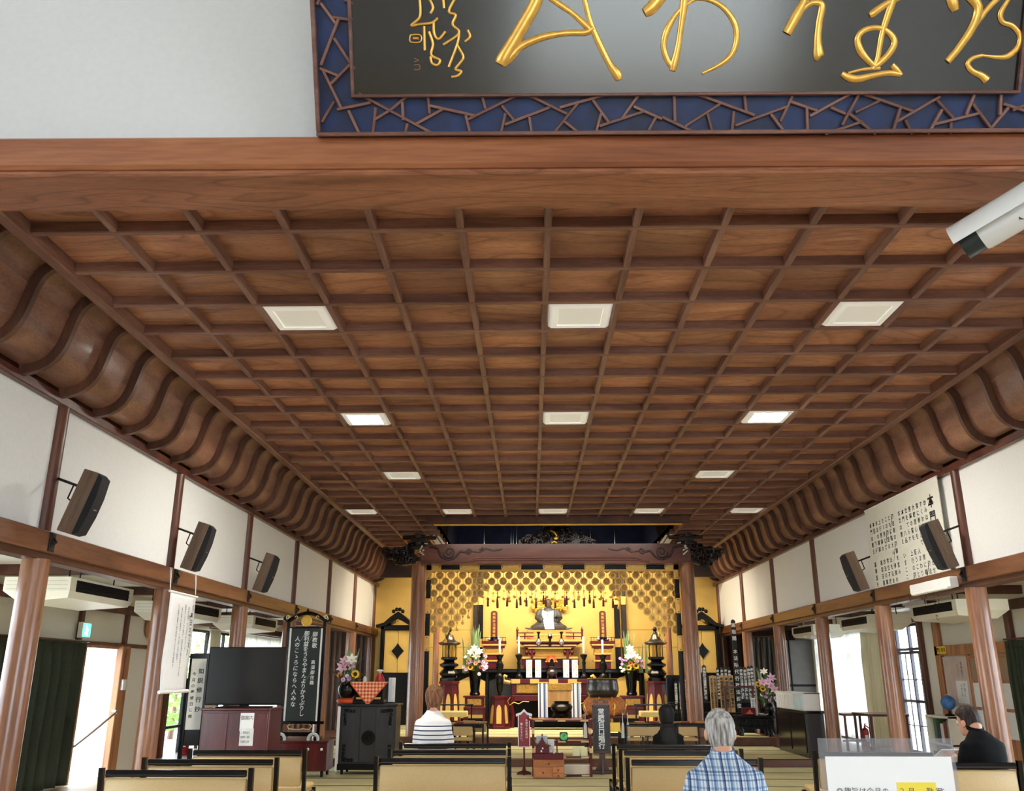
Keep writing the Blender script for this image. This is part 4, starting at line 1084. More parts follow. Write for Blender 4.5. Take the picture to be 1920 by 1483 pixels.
# carved dragon-cloud noses on both sides of the beam and blocks up to the ceiling
def curlmass(m, pts, r, seed, n, Y, dy=.12):
    rnd = random.Random(seed)
    for k in range(n):
        x, z = rnd.choice(pts); x += rnd.uniform(-.09, .09); z += rnd.uniform(-.06, .06)
        rr = rnd.uniform(.05, .10) * r; a0 = rnd.uniform(0, 6.28); yy = Y + rnd.uniform(-dy, dy)
        m.tube([(a, yy - .0 - .02 * i / 10, b) for i, (a, b) in enumerate(spiral(x, z, rr, rnd.uniform(.8, 1.4), rnd.choice((-1, 1)), a0, 12, .2))], rr * .34, 6)
for s, xp, lab in ((-1, PLX, 'dark carved cloud bracket beside the left altar pillar top'), (1, PRX, 'dark carved cloud bracket beside the right altar pillar top')):
    t = thing('carved_bracket', lab, 'carving', (xp, YP, 3.78), 0, 'carved pillar brackets')
    m = MB(); m.prism([(s * .1, .02), (s * .3, -.02), (s * .52, .0), (s * .5, .08), (s * .66, .14), (s * .76, .26), (s * .6, .34), (s * .3, .32), (s * .1, .42)], -.1, .06, lambda a, b, y: (a, y, b))
    m.build('nose', W_CARVE, t)
    m = MB(); curlmass(m, [(s * .2, .1), (s * .35, .06), (s * .48, .04), (s * .3, .2), (s * .45, .16), (s * .6, .2), (s * .68, .26), (s * .5, .28), (s * .3, .3), (s * .15, .35)], 1, 5 + s, 34, -.12, .05); m.build('scrolls', W_CARVE, t, 60)
    m = MB()
    for z0, z1, w in ((.30, .40, .26), (.40, .46, .2), (.46, .56, .34), (.56, .62, .3)): m.cbox((0, -.05, (z0 + z1) / 2), (w, w, z1 - z0), .012)
    for z, L in ((.43, .5), (.57, .75)): m.cbox((0, -.05, z), (L, .12, .08), .02); m.cbox((0, -.12, z), (.12, L, .08), .02)
    m.build('bracket_block', W_CARVE, t)
    m = MB(); rnd = random.Random(9)
    for k in range(7): x = -s * rnd.uniform(.02, .1) * 1; z = .36 - k * .03; m.tube([(x, -.2, z), (x + .02, -.22, z + .02), (x + .035, -.21, z + .01)], .012, 6)
    m.tube([(-s * .12, -.16, .44), (-s * .2, -.16, .43)], .016, 6)
    m.build('white_carving', plain('carving_white', (232, 226, 214), .5), t, 60)
    m = MB(); m.cbox((-s * .52, .0, .46), (.05, .14, .40), .006, (0, s * .62, 0)); m.cbox((-s * .40, .0, .46), (.10, .14, .40), .006, (0, s * .62, 0)); m.build('slanted_strut', plain('strut_pale', (222, 208, 180), .5), t)
# frog-leg carving on the beam
kx0, kx1, kz0, kz1 = rect(972, 984, 1116, 1020.5, YP - .05)
t = thing('beam_carving', 'dark carved dragon panel standing on the middle of the beam', 'carving', ((kx0 + kx1) / 2, YP - .02, zb1))
w = (kx1 - kx0) / 2; h = kz1 - kz0
m = MB(); m.prism([(-w, .0), (-w, .1), (-w * .85, .16), (-w * .55, h * .6), (-w * .3, h * .92), (w * .3, h * .92), (w * .55, h * .6), (w * .85, .16), (w, .1), (w, 0)], -.03, .05, lambda a, b, y: (a, y, b)); m.build('panel', W_CARVE, t)
m = MB(); curlmass(m, [(x * w * .1, z * h) for x in range(-9, 10) for z in (.12, .3, .5, .7, .85) if z < 1.05 - abs(x) * .09], .95, 3, 60, -.05, .03); m.build('scrolls', W_CARVE, t, 60)
m = MB(); m.tube([(.0, -.1, .03), (-.06, -.11, .06), (-.12, -.1, .03)], .022, 8); m.tube([(-.14, -.1, .3), (-.05, -.12, .26), (.0, -.11, .18)], .02, 8); m.ball((-.02, -.11, .13), (.05, .03, .04)); m.build('gilt_detail', GOLDB, t, 60)
for q, u in enumerate((958, 962, 968, 1107, 1152, 908)):
    m = MB(); x = P(u, 1000, YP + .35).x; m.tube([(x, YP + .35, zb1 - .2), (x + (.02 if q < 3 else 0), YP + .35, 5.84)], .008, 6)
    o = m.build('hanging_rod', SILVER); tag(o, 'thin steel rod hanging above the altar beam, ' + ['first at left of carving', 'second at left of carving', 'third at left of carving', 'right of carving', 'far right', 'far left'][q], 'rod', 'hanging rods')

# black lacquer frame with gilt fittings
YF = 19.52
fx0, fx1 = PLX + .14, PRX - .14
fzt = P(1034, 1056.5, YF).z
fr = thing('altar_surround', 'black lacquered altar frame with gilt metal fittings', 'frame', (0, YF, 0))
B('top_bar', BLACK, fr, (fx0, fx1, -.04, .06, fzt - .13, fzt + .02), b=.006)
B('side_bar', BLACK, fr, (fx0, fx0 + .10, -.04, .06, .28, fzt - .13), b=.006); B('side_bar', BLACK, fr, (fx1 - .10, fx1, -.04, .06, .28, fzt - .13), b=.006)
def fitting(x0, x1, z0, z1, vert=False):
    m = MB(); r = .018
    def rr(x0, x1, z0, z1):
        return [(x0 + r, z0), (x1 - r, z0), (x1, z0 + r * 1.6), (x1, z1 - r * 1.6), (x1 - r, z1), (x0 + r, z1), (x0, z1 - r * 1.6), (x0, z0 + r * 1.6)]
    m.prism(rr(x0, x1, z0, z1), -.05, -.038, lambda a, b, y: (a, y, b))
    o = m.build('gilt_fitting', GOLD, fr)
    m = MB()
    for x, z in (((x0 + .03, (z0 + z1) / 2), (x1 - .03, (z0 + z1) / 2)) if not vert else (((x0 + x1) / 2, z0 + .03), ((x0 + x1) / 2, z1 - .03))): m.ball((x, -.05, z), .012, 8, 6)
    m.build('stud', BLACKM, o, 60)
for k in range(7):
    u = 803 + k * (1270 - 803) / 6; x = P(u + (6 if k == 0 else -6 if k == 6 else 0), 1061, YF).x
    fitting(max(x - .22, fx0 - .005), min(x + .22, fx1 + .005), fzt - .145, fzt - .005)
for s in (fx0 + .05, fx1 - .05):
    for v in (1070, 1133, 1203): z = P(800, v, YF).z; fitting(s - .06, s + .06, z - .2, z + .12, True)
o = MB().box(fx0 + .1, fx1 - .1, -.03, .02, fzt - .175, fzt - .13, b=.004).build('gilt_rail', GOLD, fr)

# hanging gold ornament of discs
YO = 19.9
DISCD = plain('disc_recess', (204, 160, 86), .45, .4, var=.2)
orn = thing('hanging_ornament', 'curtain of gold openwork discs hanging in the altar frame', 'ornament', (0, YO, 0))
m = MB(); m.lathe([(.0, -.006), (.07, -.006), (.084, -.014), (.088, 0), (.084, .018), (.064, .018), (.058, .002), (.034, .004), (.028, .022), (.012, .026), (0, .016)], 18, M=Euler((PI / 2, 0, 0)).to_matrix().to_4x4())
m.mi = 1; m.lathe([(0, .0), (.062, .0), (.062, .006), (0, .006)], 14, M=Euler((PI / 2, 0, 0)).to_matrix().to_4x4())
discA = m.mesh('disc', [GOLD, DISCD], 50)
m = MB(); m.prism([(0, .11), (.05, .07), (.084, .03), (.086, -.02), (.056, -.07), (0, -.086), (-.056, -.07), (-.086, -.02), (-.084, .03), (-.05, .07)], -.006, .006, lambda a, b, y: (a, y, b))
m.lathe([(.046, .0), (.056, .018), (.04, .018), (.036, .006), (.02, .008), (.012, .022), (0, .02)], 14, M=Matrix.Translation((0, -.004, -.005)) @ Euler((PI / 2, 0, 0)).to_matrix().to_4x4())
m.mi = 1; m.lathe([(0, .0), (.048, .0), (.048, .010), (0, .010)], 12, M=Matrix.Translation((0, -.004, -.005)) @ Euler((PI / 2, 0, 0)).to_matrix().to_4x4())
discB = m.mesh('disc', [GOLD, DISCD], 50)
links = MB(); rows = 0; rnd = random.Random(4); pend = []
tm = MB(); tm.lathe([(0, 0), (.016, -.01), (.02, -.03), (.012, -.04), (.022, -.06), (.026, -.2), (0, -.2)], 8); tas = tm.mesh('tassel', plain('tassel_maroon', (92, 36, 20), .7), 40)
tm = MB(); tm.lathe([(0, 0), (.012, -.02), (.03, -.06), (.034, -.085), (.02, -.11), (0, -.115)], 10); drop = tm.mesh('drop', GOLD, 40)
for j in range(11):
    v = 1067 + 11.35 * j
    for i in range(23):
        u = 803 + (i + (.5 if j % 2 == 0 else 0)) * 21.6 - (0 if j % 2 == 0 else 0)
        if u > 1271: continue
        dl, dr = u - 800, 1274 - u
        if j > 3 and min(dl, dr) > 116 - (j - 4) * 13: continue
        p = P(u, v, YO)
        p.y += rnd.uniform(-.05, .05) - YO
        o = link('disc', discA if rnd.random() < .6 else discB, orn); o.location = (p.x, p.y, p.z)
        links.tube([(p.x, p.y + .01, p.z + .06), (p.x, p.y + .01, p.z + .24)], .006, 4)
        last = (j == 3 and 116 < min(dl, dr)) or (j > 3 and min(dl, dr) > 116 - (j - 3) * 13)
        if last: pend.append(p.copy())
o = links.build('chain_links', GOLDD, orn); o['kind'] = 'stuff'
for k, p in enumerate(pend):
    mid = abs(p.x - .5) < 1.6
    L = rnd.uniform(.1, .2) if mid else .12
    m = MB(); m.tube([(p.x, p.y, p.z - .05), (p.x, p.y, p.z - .05 - L)], .006, 5); m.ball((p.x, p.y, p.z - .05 - L * .5), .02, 8, 6); m.build('pendant_chain', GOLDD, orn, 60)
    o = link('tassel' if mid and k % 2 == 0 else 'drop', tas if mid and k % 2 == 0 else drop, orn); o.location = (p.x, p.y, p.z - .05 - L)
B('suspension_bar', GOLDD, orn, (fx0 + .05, fx1 - .05, -.05, .05, fzt - .12, fzt - .08), (fx0 + .02, fx0 + .06, -.40, .05, fzt - .12, fzt - .08), (fx1 - .06, fx1 - .02, -.40, .05, fzt - .12, fzt - .08), b=.004)
# extra drops and leaf pendants in the middle band
for k in range(26):
    u = 905 + k * 10; p = P(u, 1112 + (k % 3) * 4, YO + .2); p.y -= YO
    o = link('drop', drop, orn); o.location = p; o.scale = (1.2, 1.2, 1.0)
    m = MB(); m.tube([(p.x, p.y, p.z), (p.x, p.y, p.z + .3)], .005, 4); m.cbox((p.x, p.y, p.z + .1), (.05, .01, .05), .004, (0, PI / 4, 0)); m.build('leaf_pendant', GOLDB, orn)
for k in range(14):
    u = 915 + k * 18; p = P(u, 1120 + (k % 2) * 3, YO + .12); p.y -= YO
    o = link('tassel', tas, orn); o.location = p
    m = MB(); m.tube([(p.x, p.y, p.z), (p.x, p.y, p.z + .34)], .006, 4); m.build('pendant_chain', GOLDD, orn)

# ================================================================== inner gold screens, posts, niche
YS2 = 24.27
for u0, u1, lab in ((800, 897, 'gilded side screen left of the altar niche'), (1163, 1276, 'gilded side screen right of the altar niche')):
    x0, x1, z0, z1 = rect(u0, 1040, u1, 1345, YS2)
    t = thing('gold_screen', lab, 'screen', ((x0 + x1) / 2, YS2, .28)); w = (x1 - x0) / 2
    B('panel', GOLDW, t, (-w, w, 0, .05, 0, 4.1), b=.004)
    for z in (1.9, 2.35): B('seam', GOLDD, t, (-w, w, -.008, 0, z, z + .015), b=0)
for u, wpx, lab, mt in ((901, 9, 'black post at left edge of the bright altar niche', BLACK), (1158, 10, 'black post at right edge of the bright altar niche', BLACK), (891, 8, 'carved brown post beside the left niche edge', W_CARVE), (1171, 9, 'carved brown post beside the right niche edge', W_CARVE)):
    p = P(u, 1200, 24.15); w = wpx * 23 / 1636 / 2
    t = thing('niche_post', lab, 'post', (p.x, 24.17, .28), 0, 'altar niche posts')
    B('shaft', mt, t, (-w, w, -w, w, 0, 4.1), b=.01)
    for z in (1.9, 3.0): B('gilt_sleeve', GOLD, t, (-w - .006, w + .006, -w - .006, w + .006, z, z + .22), b=.006)
for u, lab in ((817, 'slim pale wooden pole left of the black lantern'), (1256, 'slim pale wooden pole right of the black lantern')):
    p = P(u, 1240, 22.0); m = MB(); m.tube([(p.x, 22.0, .278), (p.x, 22.0, 3.3)], [.075, .07], 16)
    t = thing('wooden_pole', lab, 'pole', (0, 0, 0)); m.build('shaft', W_COL, t, 40); m = MB(); m.lathe([(.08, 3.2), (.1, 3.26), (.08, 3.34), (0, 3.34)], 16, (p.x, 22.0, 0)); m.build('cap', GOLD, t, 40)
# dark lintels and shrine cabinets in the side bays
for s, x0, x1, lab in ((-1, XL + .1, PLX - .2, 'dark boards closing the top of the left altar bay'), (1, PRX + .2, XR - .1, 'dark boards closing the top of the right altar bay')):
    o = MB().box(x0, x1, 23.0, 23.12, 3.9, 4.5, b=.01).build('bay_board', W_CARVE); struct(o, lab, 'board')
def cabinet(uc, lab, s):
    Y = 23.3; x0, x1, z0, z1 = rect(uc - 33, 1150, uc + 33, 1340, Y)
    t = thing('shrine_cabinet', lab, 'cabinet', ((x0 + x1) / 2, Y, .28)); w = (x1 - x0) / 2
    zt = P(uc, 1172, Y).z - .28; zm = P(uc, 1262, Y).z - .28
    B('base', BLACK, t, (-w, w, .0, .6, 0, zm), b=.01)
    m = MB(); m.box(-w, w, .15, .6, zm, zt); m.box(-w, -w + .09, .0, .2, zm, zt, b=.01); m.box(w - .09, w, 0, .2, zm, zt, b=.01); m.box(-w, w, 0, .2, zt - .12, zt, b=.01); m.build('body', BLACK, t)
    for a, b in ((-w + .1, -.005), (.005, w - .1)):
        d = B('door', GOLDW, t, (a, b, .08, .12, zm + .01, zt - .13), b=.004)
    m = MB(); c = 0; zz = (zm + zt) / 2 - .05; m.prism([(-.16, zz), (-.05, zz + .12), (.0, zz + .2), (.05, zz + .12), (.16, zz), (.05, zz - .12), (0, zz - .2), (-.05, zz - .12)], .05, .085, lambda a, b, y: (a, y, b)); m.build('lock_plate', BLACK, t)
    poly = [(-w - .12, zt), (-w * .8, zt + .06), (-w * .45, zt + .2), (0, zt + .34), (w * .45, zt + .2), (w * .8, zt + .06), (w + .12, zt), (w + .1, zt - .07), (w * .7, zt - .02), (0, zt + .16), (-w * .7, zt - .02), (-w - .1, zt - .07)]
    m = MB(); m.prism(poly, -.12, .5, lambda a, b, y: (a, y, b)); m.build('curved_gable', BLACK, t)
    m = MB()
    for k in range(4): m.ball((-.12 + k * .08, -.1, zt + .34 + (.05 if k in (1, 2) else .0)), (.05, .04, .05), 8, 6)
    m.build('ridge_ornament', BLACK, t, 60)
    m = MB(); m.tube([(a, -.13, b) for a, b in spiral(0, zt + .08, .05, 1.2, 1, 0, 12)], .012, 6); m.build('gilt_crest', GOLD, t, 60)
cabinet(744, 'black shrine cabinet with curved gable and gold doors, left bay', -1)
cabinet(1320, 'black shrine cabinet with curved gable and gold doors, right bay', 1)

# ================================================================== dais and everything on it
YD = 23.05
dx0, dx1, _, dz = rect(848, 1254, 1218, 1340, YD)
DZ = dz
t = thing('altar_dais', 'long black lacquered altar dais with gold recessed panels', 'altar', ((dx0 + dx1) / 2, YD, .28)); w = (dx1 - dx0) / 2; h = DZ - .28
B('top_slab', BLACK, t, (-w, w, -.05, 1.0, h - .10, h), b=.02)
B('body', BLACKM, t, (-w + .1, w - .1, .12, .98, 0, h - .1), b=.01)
n = 6
for k in range(n):
    a = -w + .15 + k * (2 * w - .3) / n; b = a + (2 * w - .3) / n - .1
    m = MB(); m.prism([(a, .12), (b, .12), (b, h - .3), ((a + b) / 2 + .12, h - .2), ((a + b) / 2, h - .16), ((a + b) / 2 - .12, h - .2), (a, h - .3)], .08, .125, lambda p, q, y: (p, y, q)); m.build('recessed_panel', GOLDW if k in (0, n - 1) else plain('dais_panel%d' % k, (30, 28, 28), .3, var=.3), t)
    B('panel_stile', BLACK, t, (b + .02, b + .08, .04, .13, 0, h - .1), b=.01)
B('lower_step', BLACK, t, (-w + .05, w - .05, -.1, .12, 0, .18), b=.01)
# throne
YT = 23.35
def pxw(u0, u1, v, Y): a, b = P(u0, v, Y), P(u1, v, Y); return a.x, b.x
t = thing('throne', 'tiered maroon and gold throne under the monk statue', 'altar', (P(1030, 1220, YT).x, YT, DZ)); ox = t.location.x
def tier(name, mat, u0, u1, v0, v1, d0, d1, b=.01):
    x0, x1 = pxw(u0, u1, (v0 + v1) / 2, YT); z0, z1 = P(1030, v1, YT).z, P(1030, v0, YT).z
    return B(name, mat, t, (x0 - ox, x1 - ox, d0, d1, z0 - DZ, z1 - DZ), b=b)
BROC = plain('orange_brocade', (206, 132, 66), .6, var=.35, scale=60)
zz = P(1030, 1246, YT).z - DZ
B('plinth', MAROON, t, (-.66, .66, -.1, .75, 0, max(.05, zz)), b=.01)
tier('lower_tier', MAROON, 978, 1085, 1236, 1247, -.08, .75); tier('gilt_band', GOLD, 979, 1084, 1231, 1236, -.1, .75); tier('carved_waist', GOLDD, 990, 1071, 1215, 1231, 0.02, .7)
for k, (a, b, v0, v1, mt) in enumerate(((986, 1076, 1212, 1216, MAROON), (982, 1081, 1208, 1212, GOLD), (977, 1086, 1204.5, 1208, MAROON), (968, 1093, 1199, 1204.5, GOLD), (972, 1090, 1203, 1206, MAROON))): tier('step_moulding', mt, a, b, v0, v1, -.1 - .02 * k, .8)
tier('brocade_seat', BROC, 988, 1072, 1181, 1199, .0, .72); tier('gilt_band', GOLD, 987, 1073, 1188, 1192, -.012, .7)
m = MB(); z0, z1 = P(1030, 1200, YT).z - DZ, P(1030, 1187, YT).z - DZ
xl, xr = pxw(970, 1091, 1190, YT); xl -= ox; xr -= ox
for x in (xl, xr):
    m.box(x - .025, x + .025, -.16, -.11, z0, z1 + .05); m.lathe([(.03, z1 + .05), (.035, z1 + .08), (.0, z1 + .17)], 10, (x, -.135, 0))
for a, b in ((xl, xl + .42), (xr - .42, xr)):
    for z in (z1, z0 + .08): m.box(a, b, -.15, -.12, z - .012, z + .012)
    m.box(a + .18, a + .21, -.15, -.12, z0, z1)
m.build('railing', MAROON, t)
# baluster blocks
for s in (-1, 1):
    for k in range(3): m = MB(); m.lathe([(.02, 0), (.05, .06), (.02, .12), (.045, .16)], 10, (s * (.40 + k * .09), -.05, P(1030, 1228, YT).z - DZ)); m.build('baluster', MAROON, t, 50)
# statue
zs = P(1030, 1181, YT).z
st = thing('monk_statue', 'dark seated monk statue wearing a white stole', 'statue', (P(1029, 1160, YT).x, YT + .3, zs + .02))
ROBE = plain('statue_robe', (70, 68, 68), .5, var=.25, scale=14, bump=.2); FACE = plain('statue_face', (84, 70, 58), .45, var=.15)
m = MB(); m.loft([ell((0, 0, -.0), .50, .26, 24), ell((0, -.02, .09), .47, .27, 24), ell((0, .0, .17), .34, .2, 24), ell((0, .02, .26), .25, .15, 24), ell((0, .03, .4), .25, .14, 24), ell((0, .03, .50), .22, .12, 24), ell((0, .03, .56), .10, .09, 24)])
for s in (-1, 1): m.tube([(s * .22, .02, .5), (s * .29, -.05, .3), (s * .16, -.22, .22)], [.08, .085, .07], 12)
rb = remesh(m, .02, [ROBE], 'robe', 3, st)
m = MB()
for s in (-1, 1): m.loft([[(s * x, y, z) for x, y, z in ((.3, -.1, .0), (.3, .12, .0), (.3, .12, .1), (.3, -.1, .12))], [(s * x, y, z) for x, y, z in ((.5, -.1, .0), (.5, .1, .0), (.5, .1, .03), (.5, -.1, .04))], [(s * x, y, z) for x, y, z in ((.62, -.08, .03), (.62, .08, .03), (.62, .08, .05), (.62, -.08, .05))]])
m.build('robe_hem', ROBE, st, 60)
m = MB(); m.loft([[(0 + rx * math.cos(2 * PI * k / 16), .01 + dy + ry * math.sin(2 * PI * k / 16), .68 + z) for k in range(16)] for z, rx, ry, dy in ((-.13, .05, .05, .0), (-.1, .07, .075, -.02), (-.04, .088, .1, -.01), (.03, .09, .105, 0), (.08, .07, .085, 0), (.115, .03, .04, 0))])
m.tube([(0, .02, .5), (0, .02, .6)], .06, 12); m.ball((0, -.095, .665), (.016, .02, .03)); [m.ball((s * .09, .02, .67), (.014, .03, .045)) for s in (-1, 1)]
remesh(m, .011, [FACE], 'head', 2, st)
for s in (-1, 1): m = MB(); m.ball((s * .035, -.088, .695), (.014, .008, .007), 8, 6); m.build('eye', INK, st, 180)
m = MB(); m.loft([[(-.15, -.01, .55), (.13, -.01, .55), (.13, .08, .56), (-.15, .08, .56)], [(-.17, -.13, .42), (.13, -.13, .42), (.15, .0, .42), (-.19, .0, .42)], [(-.15, -.20, .26), (.12, -.20, .26), (.12, -.1, .26), (-.15, -.1, .26)], [(-.12, -.30, .10), (.13, -.30, .10), (.13, -.2, .1), (-.12, -.2, .1)], [(-.10, -.31, -.0), (.14, -.31, -.0), (.14, -.25, -.0), (-.10, -.25, -.0)]])
m.build('white_stole', WHITEC, st, 50)
m = MB(); m.tube([(-.09, -.15, .50), (.0, -.2, .42), (.04, -.21, .36)], .006, 5); m.tube([(-.02, -.17, .48), (-.04, -.24, .24)], .006, 5); m.build('stole_fold', INKG, st)
m = MB(); m.cbox((.24, -.26, .30), (.2, .03, .03), .006); m.tube([(.2, -.24, .22), (.2, -.26, .34)], .014, 8); m.build('sceptre', BLACKM, st)
# gilt cloud halo behind the statue
hx0, hx1, hz0, hz1 = rect(996, 1122, 1066, 1149, 24.0)
t = thing('cloud_halo', 'gilded carved cloud mount behind the statue head', 'ornament', ((hx0 + hx1) / 2, 24.2, (hz0 + hz1) / 2))
w = (hx1 - hx0) / 2; h = (hz1 - hz0) / 2
m = MB(); m.prism([(w * math.cos(a) * (1 if math.sin(a) > -.2 else .7), h * math.sin(a)) for a in [2 * PI * k / 20 for k in range(20)]], -.02, .1, lambda a, b, y: (a, y, b)); m.build('mount', GOLDB, t)
m = MB(); rnd = random.Random(8)
for k in range(60):
    a = rnd.uniform(0, 6.28); r = rnd.random()**.5; x, z = w * .95 * r * math.cos(a), h * .95 * r * math.sin(a)
    m.tube([(p, -.04 - .03 * rnd.random(), q) for p, q in spiral(x, z, .06, 1.2, rnd.choice((-1, 1)), a, 10, .2)], .018, 5)
m.build('cloud_scroll', GOLDB, t, 60)
B('wall_arm', GOLDD, t, (-.03, .03, .1, .16, -.05, .05), b=0)
# memorial tablets with lettering on gilt stands
for u, lab in ((926.5, 'tall maroon memorial tablet with gold letters, left of statue'), (1130, 'tall maroon memorial tablet with gold letters, right of statue')):
    Y = 23.4
    x0, x1, z0, z1 = rect(u - 23, 1202, u + 23, 1254, Y)
    s_ = thing('tablet_stand', lab.replace('tall maroon memorial tablet with gold letters,', 'tiered maroon and gold stand under the tablet,'), 'stand', ((x0 + x1) / 2, Y, DZ)); hh = z1 - DZ; w = (x1 - x0) / 2
    for k, (a, b, f, mt) in enumerate(((0, .25, .62, MAROON), (.25, .32, .8, GOLD), (.32, .5, .6, MAROON), (.5, .58, .75, GOLD), (.58, .74, .7, GOLDD), (.74, .82, .86, MAROON), (.82, .9, .93, GOLD), (.9, 1.0, 1.0, MAROON))):
        B('stand_tier', mt, s_, (-w * f, w * f, -.2 * f, .2 * f, hh * a, hh * b), b=.008)
    m = MB()
    for k in range(9):
        x = -w * .95 + k * w * 1.9 / 8; m.box(x - .006, x + .006, -.18, -.165, hh, hh + .08)
    m.box(-w, w, -.182, -.163, hh + .08, hh + .095); m.build('rail', BLACK, s_)
    zb_, zt_ = P(u, 1196, Y).z, P(u, 1145, Y).z
    t = thing('memorial_tablet', lab, 'tablet', (P(u, 1170, Y).x, Y, z1))
    hw = 6.4 * 22.3 / 1636
    m = MB(); H0 = zb_ - z1; H1 = zt_ - z1; m.prism([(-hw, H0), (hw, H0), (hw, H1 - .05), (hw * .6, H1 - .01), (0, H1), (-hw * .6, H1 - .01), (-hw, H1 - .05)], -.02, .02, lambda a, b, y: (a, y, b)); m.build('board', plain('tablet_maroon%d' % int(u), (84, 14, 20), .35), t)
    letters('lettering', GOLDB, t, [(0, H1 - .04, .078, (H1 - H0 - .06) / 7, '南無妙法蓮華経')], lambda a, b: (a, -.0235, b))
    m = MB(); m.loft([ell((0, 0, 0), .15, .1, 12), ell((0, 0, .03), .13, .09, 12), ell((0, 0, .05), .06, .05, 12), ell((0, 0, H0 - .03), .10, .06, 12), ell((0, 0, H0 + .02), .12, .06, 12)]); m.build('lotus_foot', BLACK, t, 40)
    m = MB()
    for s in (-1, 1): m.tube([(s * .1, -.05, H0 + .02), (s * .16, -.06, H0 - .03), (s * .1, -.07, .05)], .025, 8)
    m.build('white_scroll', CHALK, t, 60)

# ---------------- lathed altar ware
def ware(name, label, cat, u, v, Y, parts, group=None, z=None):
    p = P(u, v, Y); t = thing(name, label, cat, (p.x, Y, p.z if z is None else z), 0, group)
    for nm, mt, prof in parts:
        m = MB(); m.lathe(prof, 20); m.build(nm, mt, t, 45)
    return t
def scale_prof(prof, r, h): return [(a * r, b * h) for a, b in prof]
VASEP = [(0, 0), (.6, 0), (.62, .04), (.4, .1), (.75, .2), (1, .34), (.9, .45), (.42, .6), (.28, .75), (.34, .86), (.62, .96), (.66, 1.0), (.4, 1.0), (0, .97)]
# ledge in front of the throne that carries the small ware
lg = MB(); x0, x1 = pxw(975, 1087, 1236, 22.95)
zl = P(1030, 1214, 22.95).z
lt = thing('offering_ledge', 'narrow maroon ledge before the throne carrying small silver vessels', 'stand', ((x0 + x1) / 2, 22.95, DZ)); w = (x1 - x0) / 2
B('shelf', MAROON, lt, (-w * .72, w * .72, -.1, .1, zl - DZ - .03, zl - DZ), b=.006); B('gilt_edge', GOLD, lt, (-w * .72, w * .72, -.106, -.098, zl - DZ - .028, zl - DZ - .006), b=0)
for s in (-1, 1): B('leg', MAROON, lt, (s * w * .6 - .03, s * w * .6 + .03, -.06, .06, 0, zl - DZ - .03), b=.006)
for u, lab in ((1010, 'small silver-bellied vase at left of the little censer'), (1053, 'small silver-bellied vase at right of the little censer')):
    t = ware('altar_vase', lab, 'vase', u, 1214, 22.95, [('body', SILVER, scale_prof(VASEP[:8], .075, .36)), ('neck', BLACK, [(.03, .2), (.022, .3), (.03, .34), (.055, .38), (.05, .385), (0, .37)]), ('foot', BLACK, [(0, 0), (.05, 0), (.05, .02), (.03, .035), (0, .036)])], 'small altar vases', zl)
ware('small_censer', 'small dark lidded censer in the middle before the throne', 'censer', 1031.5, 1214, 22.93, [('body', BLACK, [(0, 0), (.045, 0), (.03, .04), (.045, .1), (.028, .14), (.03, .2), (.06, .24), (.06, .28), (0, .28)]), ('lid', SILVER, [(.058, .28), (.05, .31), (.02, .34), (.012, .38), (0, .39)])], None, zl)
# candlesticks
def candle(label, u, vb, vt_, vc, Y, z, r=.09, group='altar candlesticks'):
    p0 = P(u, vt_, Y).z - z; pc = P(u, vc, Y).z - z
    t = thing('candlestick', label, 'candlestick', (P(u, vb, Y).x, Y, z), 0, group); h = p0
    m = MB(); m.lathe(scale_prof([(0, 0), (.45, 0), (.35, .05), (.7, .12), (.92, .28), (1, .42), (.85, .5), (.5, .54), (.55, .6), (.95, .69), (1, .75), (.62, .83), (.5, .88), (.8, .96), (.98, .985), (.98, 1), (0, 1)] if r > .095 else [(0, 0), (1, 0), (1, .08), (.7, .16), (.5, .22), (.46, .58), (.62, .64), (.5, .7), (.42, .76), (.8, .88), (1.0, .93), (1.0, 1), (0, 1)], r, h), 16); m.build('stem', BLACK, t, 40)
    m = MB(); m.tube([(0, 0, h), (0, 0, h + (pc - h) * .25)], .008, 6); m.build('spike', IRON, t)
    m = MB(); m.tube([(0, 0, h + (pc - h) * .06), (0, 0, pc - .03), (0, 0, pc)], [.022, .027, .012], 12); c = m.build('candle', plain('candle_wax', (240, 234, 214), .5), t, 40)
    m = MB(); m.tube([(0, 0, pc - .01), (0, 0, pc + .025)], .003, 5); m.build('wick', INK, c)
    return t
# offering table with chequered gilt edge
YO2 = 22.2
ox0, ox1, _, ozt = rect(953, 1273, 1106, 1300, YO2)
t = thing('offering_table', 'maroon offering table with chequered gold edge and scroll ends', 'table', ((ox0 + ox1) / 2, YO2, .28)); w = (ox1 - ox0) / 2; h = ozt - .28
B('table_top', MAROON, t, (-w, w, -.02, .55, h - .11, h), b=.012)
for k in range(4): a = -w + (2 * k + 1) * 2 * w / 8.6 - .16; B('gilt_mount', GOLD, t, (a, a + 2 * w / 9, -.028, -.012, h - .105, h - .004), b=.004)
for s in (-1, 1):
    m = MB(); m.tube([(s * (w - .05), .0, h - .08), (s * (w + .1), .0, h - .06), (s * (w + .13), .0, h + .02), (s * (w + .08), .0, h + .08), (s * (w + .03), 0, h + .05)], [.05, .05, .042, .036, .03], 10); m.build('scroll_end', GOLD, t, 60)
B('apron', MAROON, t, (-w + .08, w - .08, .03, .07, h - .36, h - .11), b=.006); B('carved_apron', GOLDD, t, (-w + .2, w - .2, .015, .035, h - .32, h - .12), b=.006); B('lower_apron', MAROON, t, (-w + .08, w - .08, .02, .08, h - .5, h - .37), b=.01)
m = MB(); m.lathe([(0, 0), (.05, 0), (.055, .01), (0, .02)], 16, M=Matrix.Translation((-.02, .014, h - .22)) @ Euler((PI / 2, 0, 0)).to_matrix().to_4x4()); m.build('crest', GOLDB, t, 40)
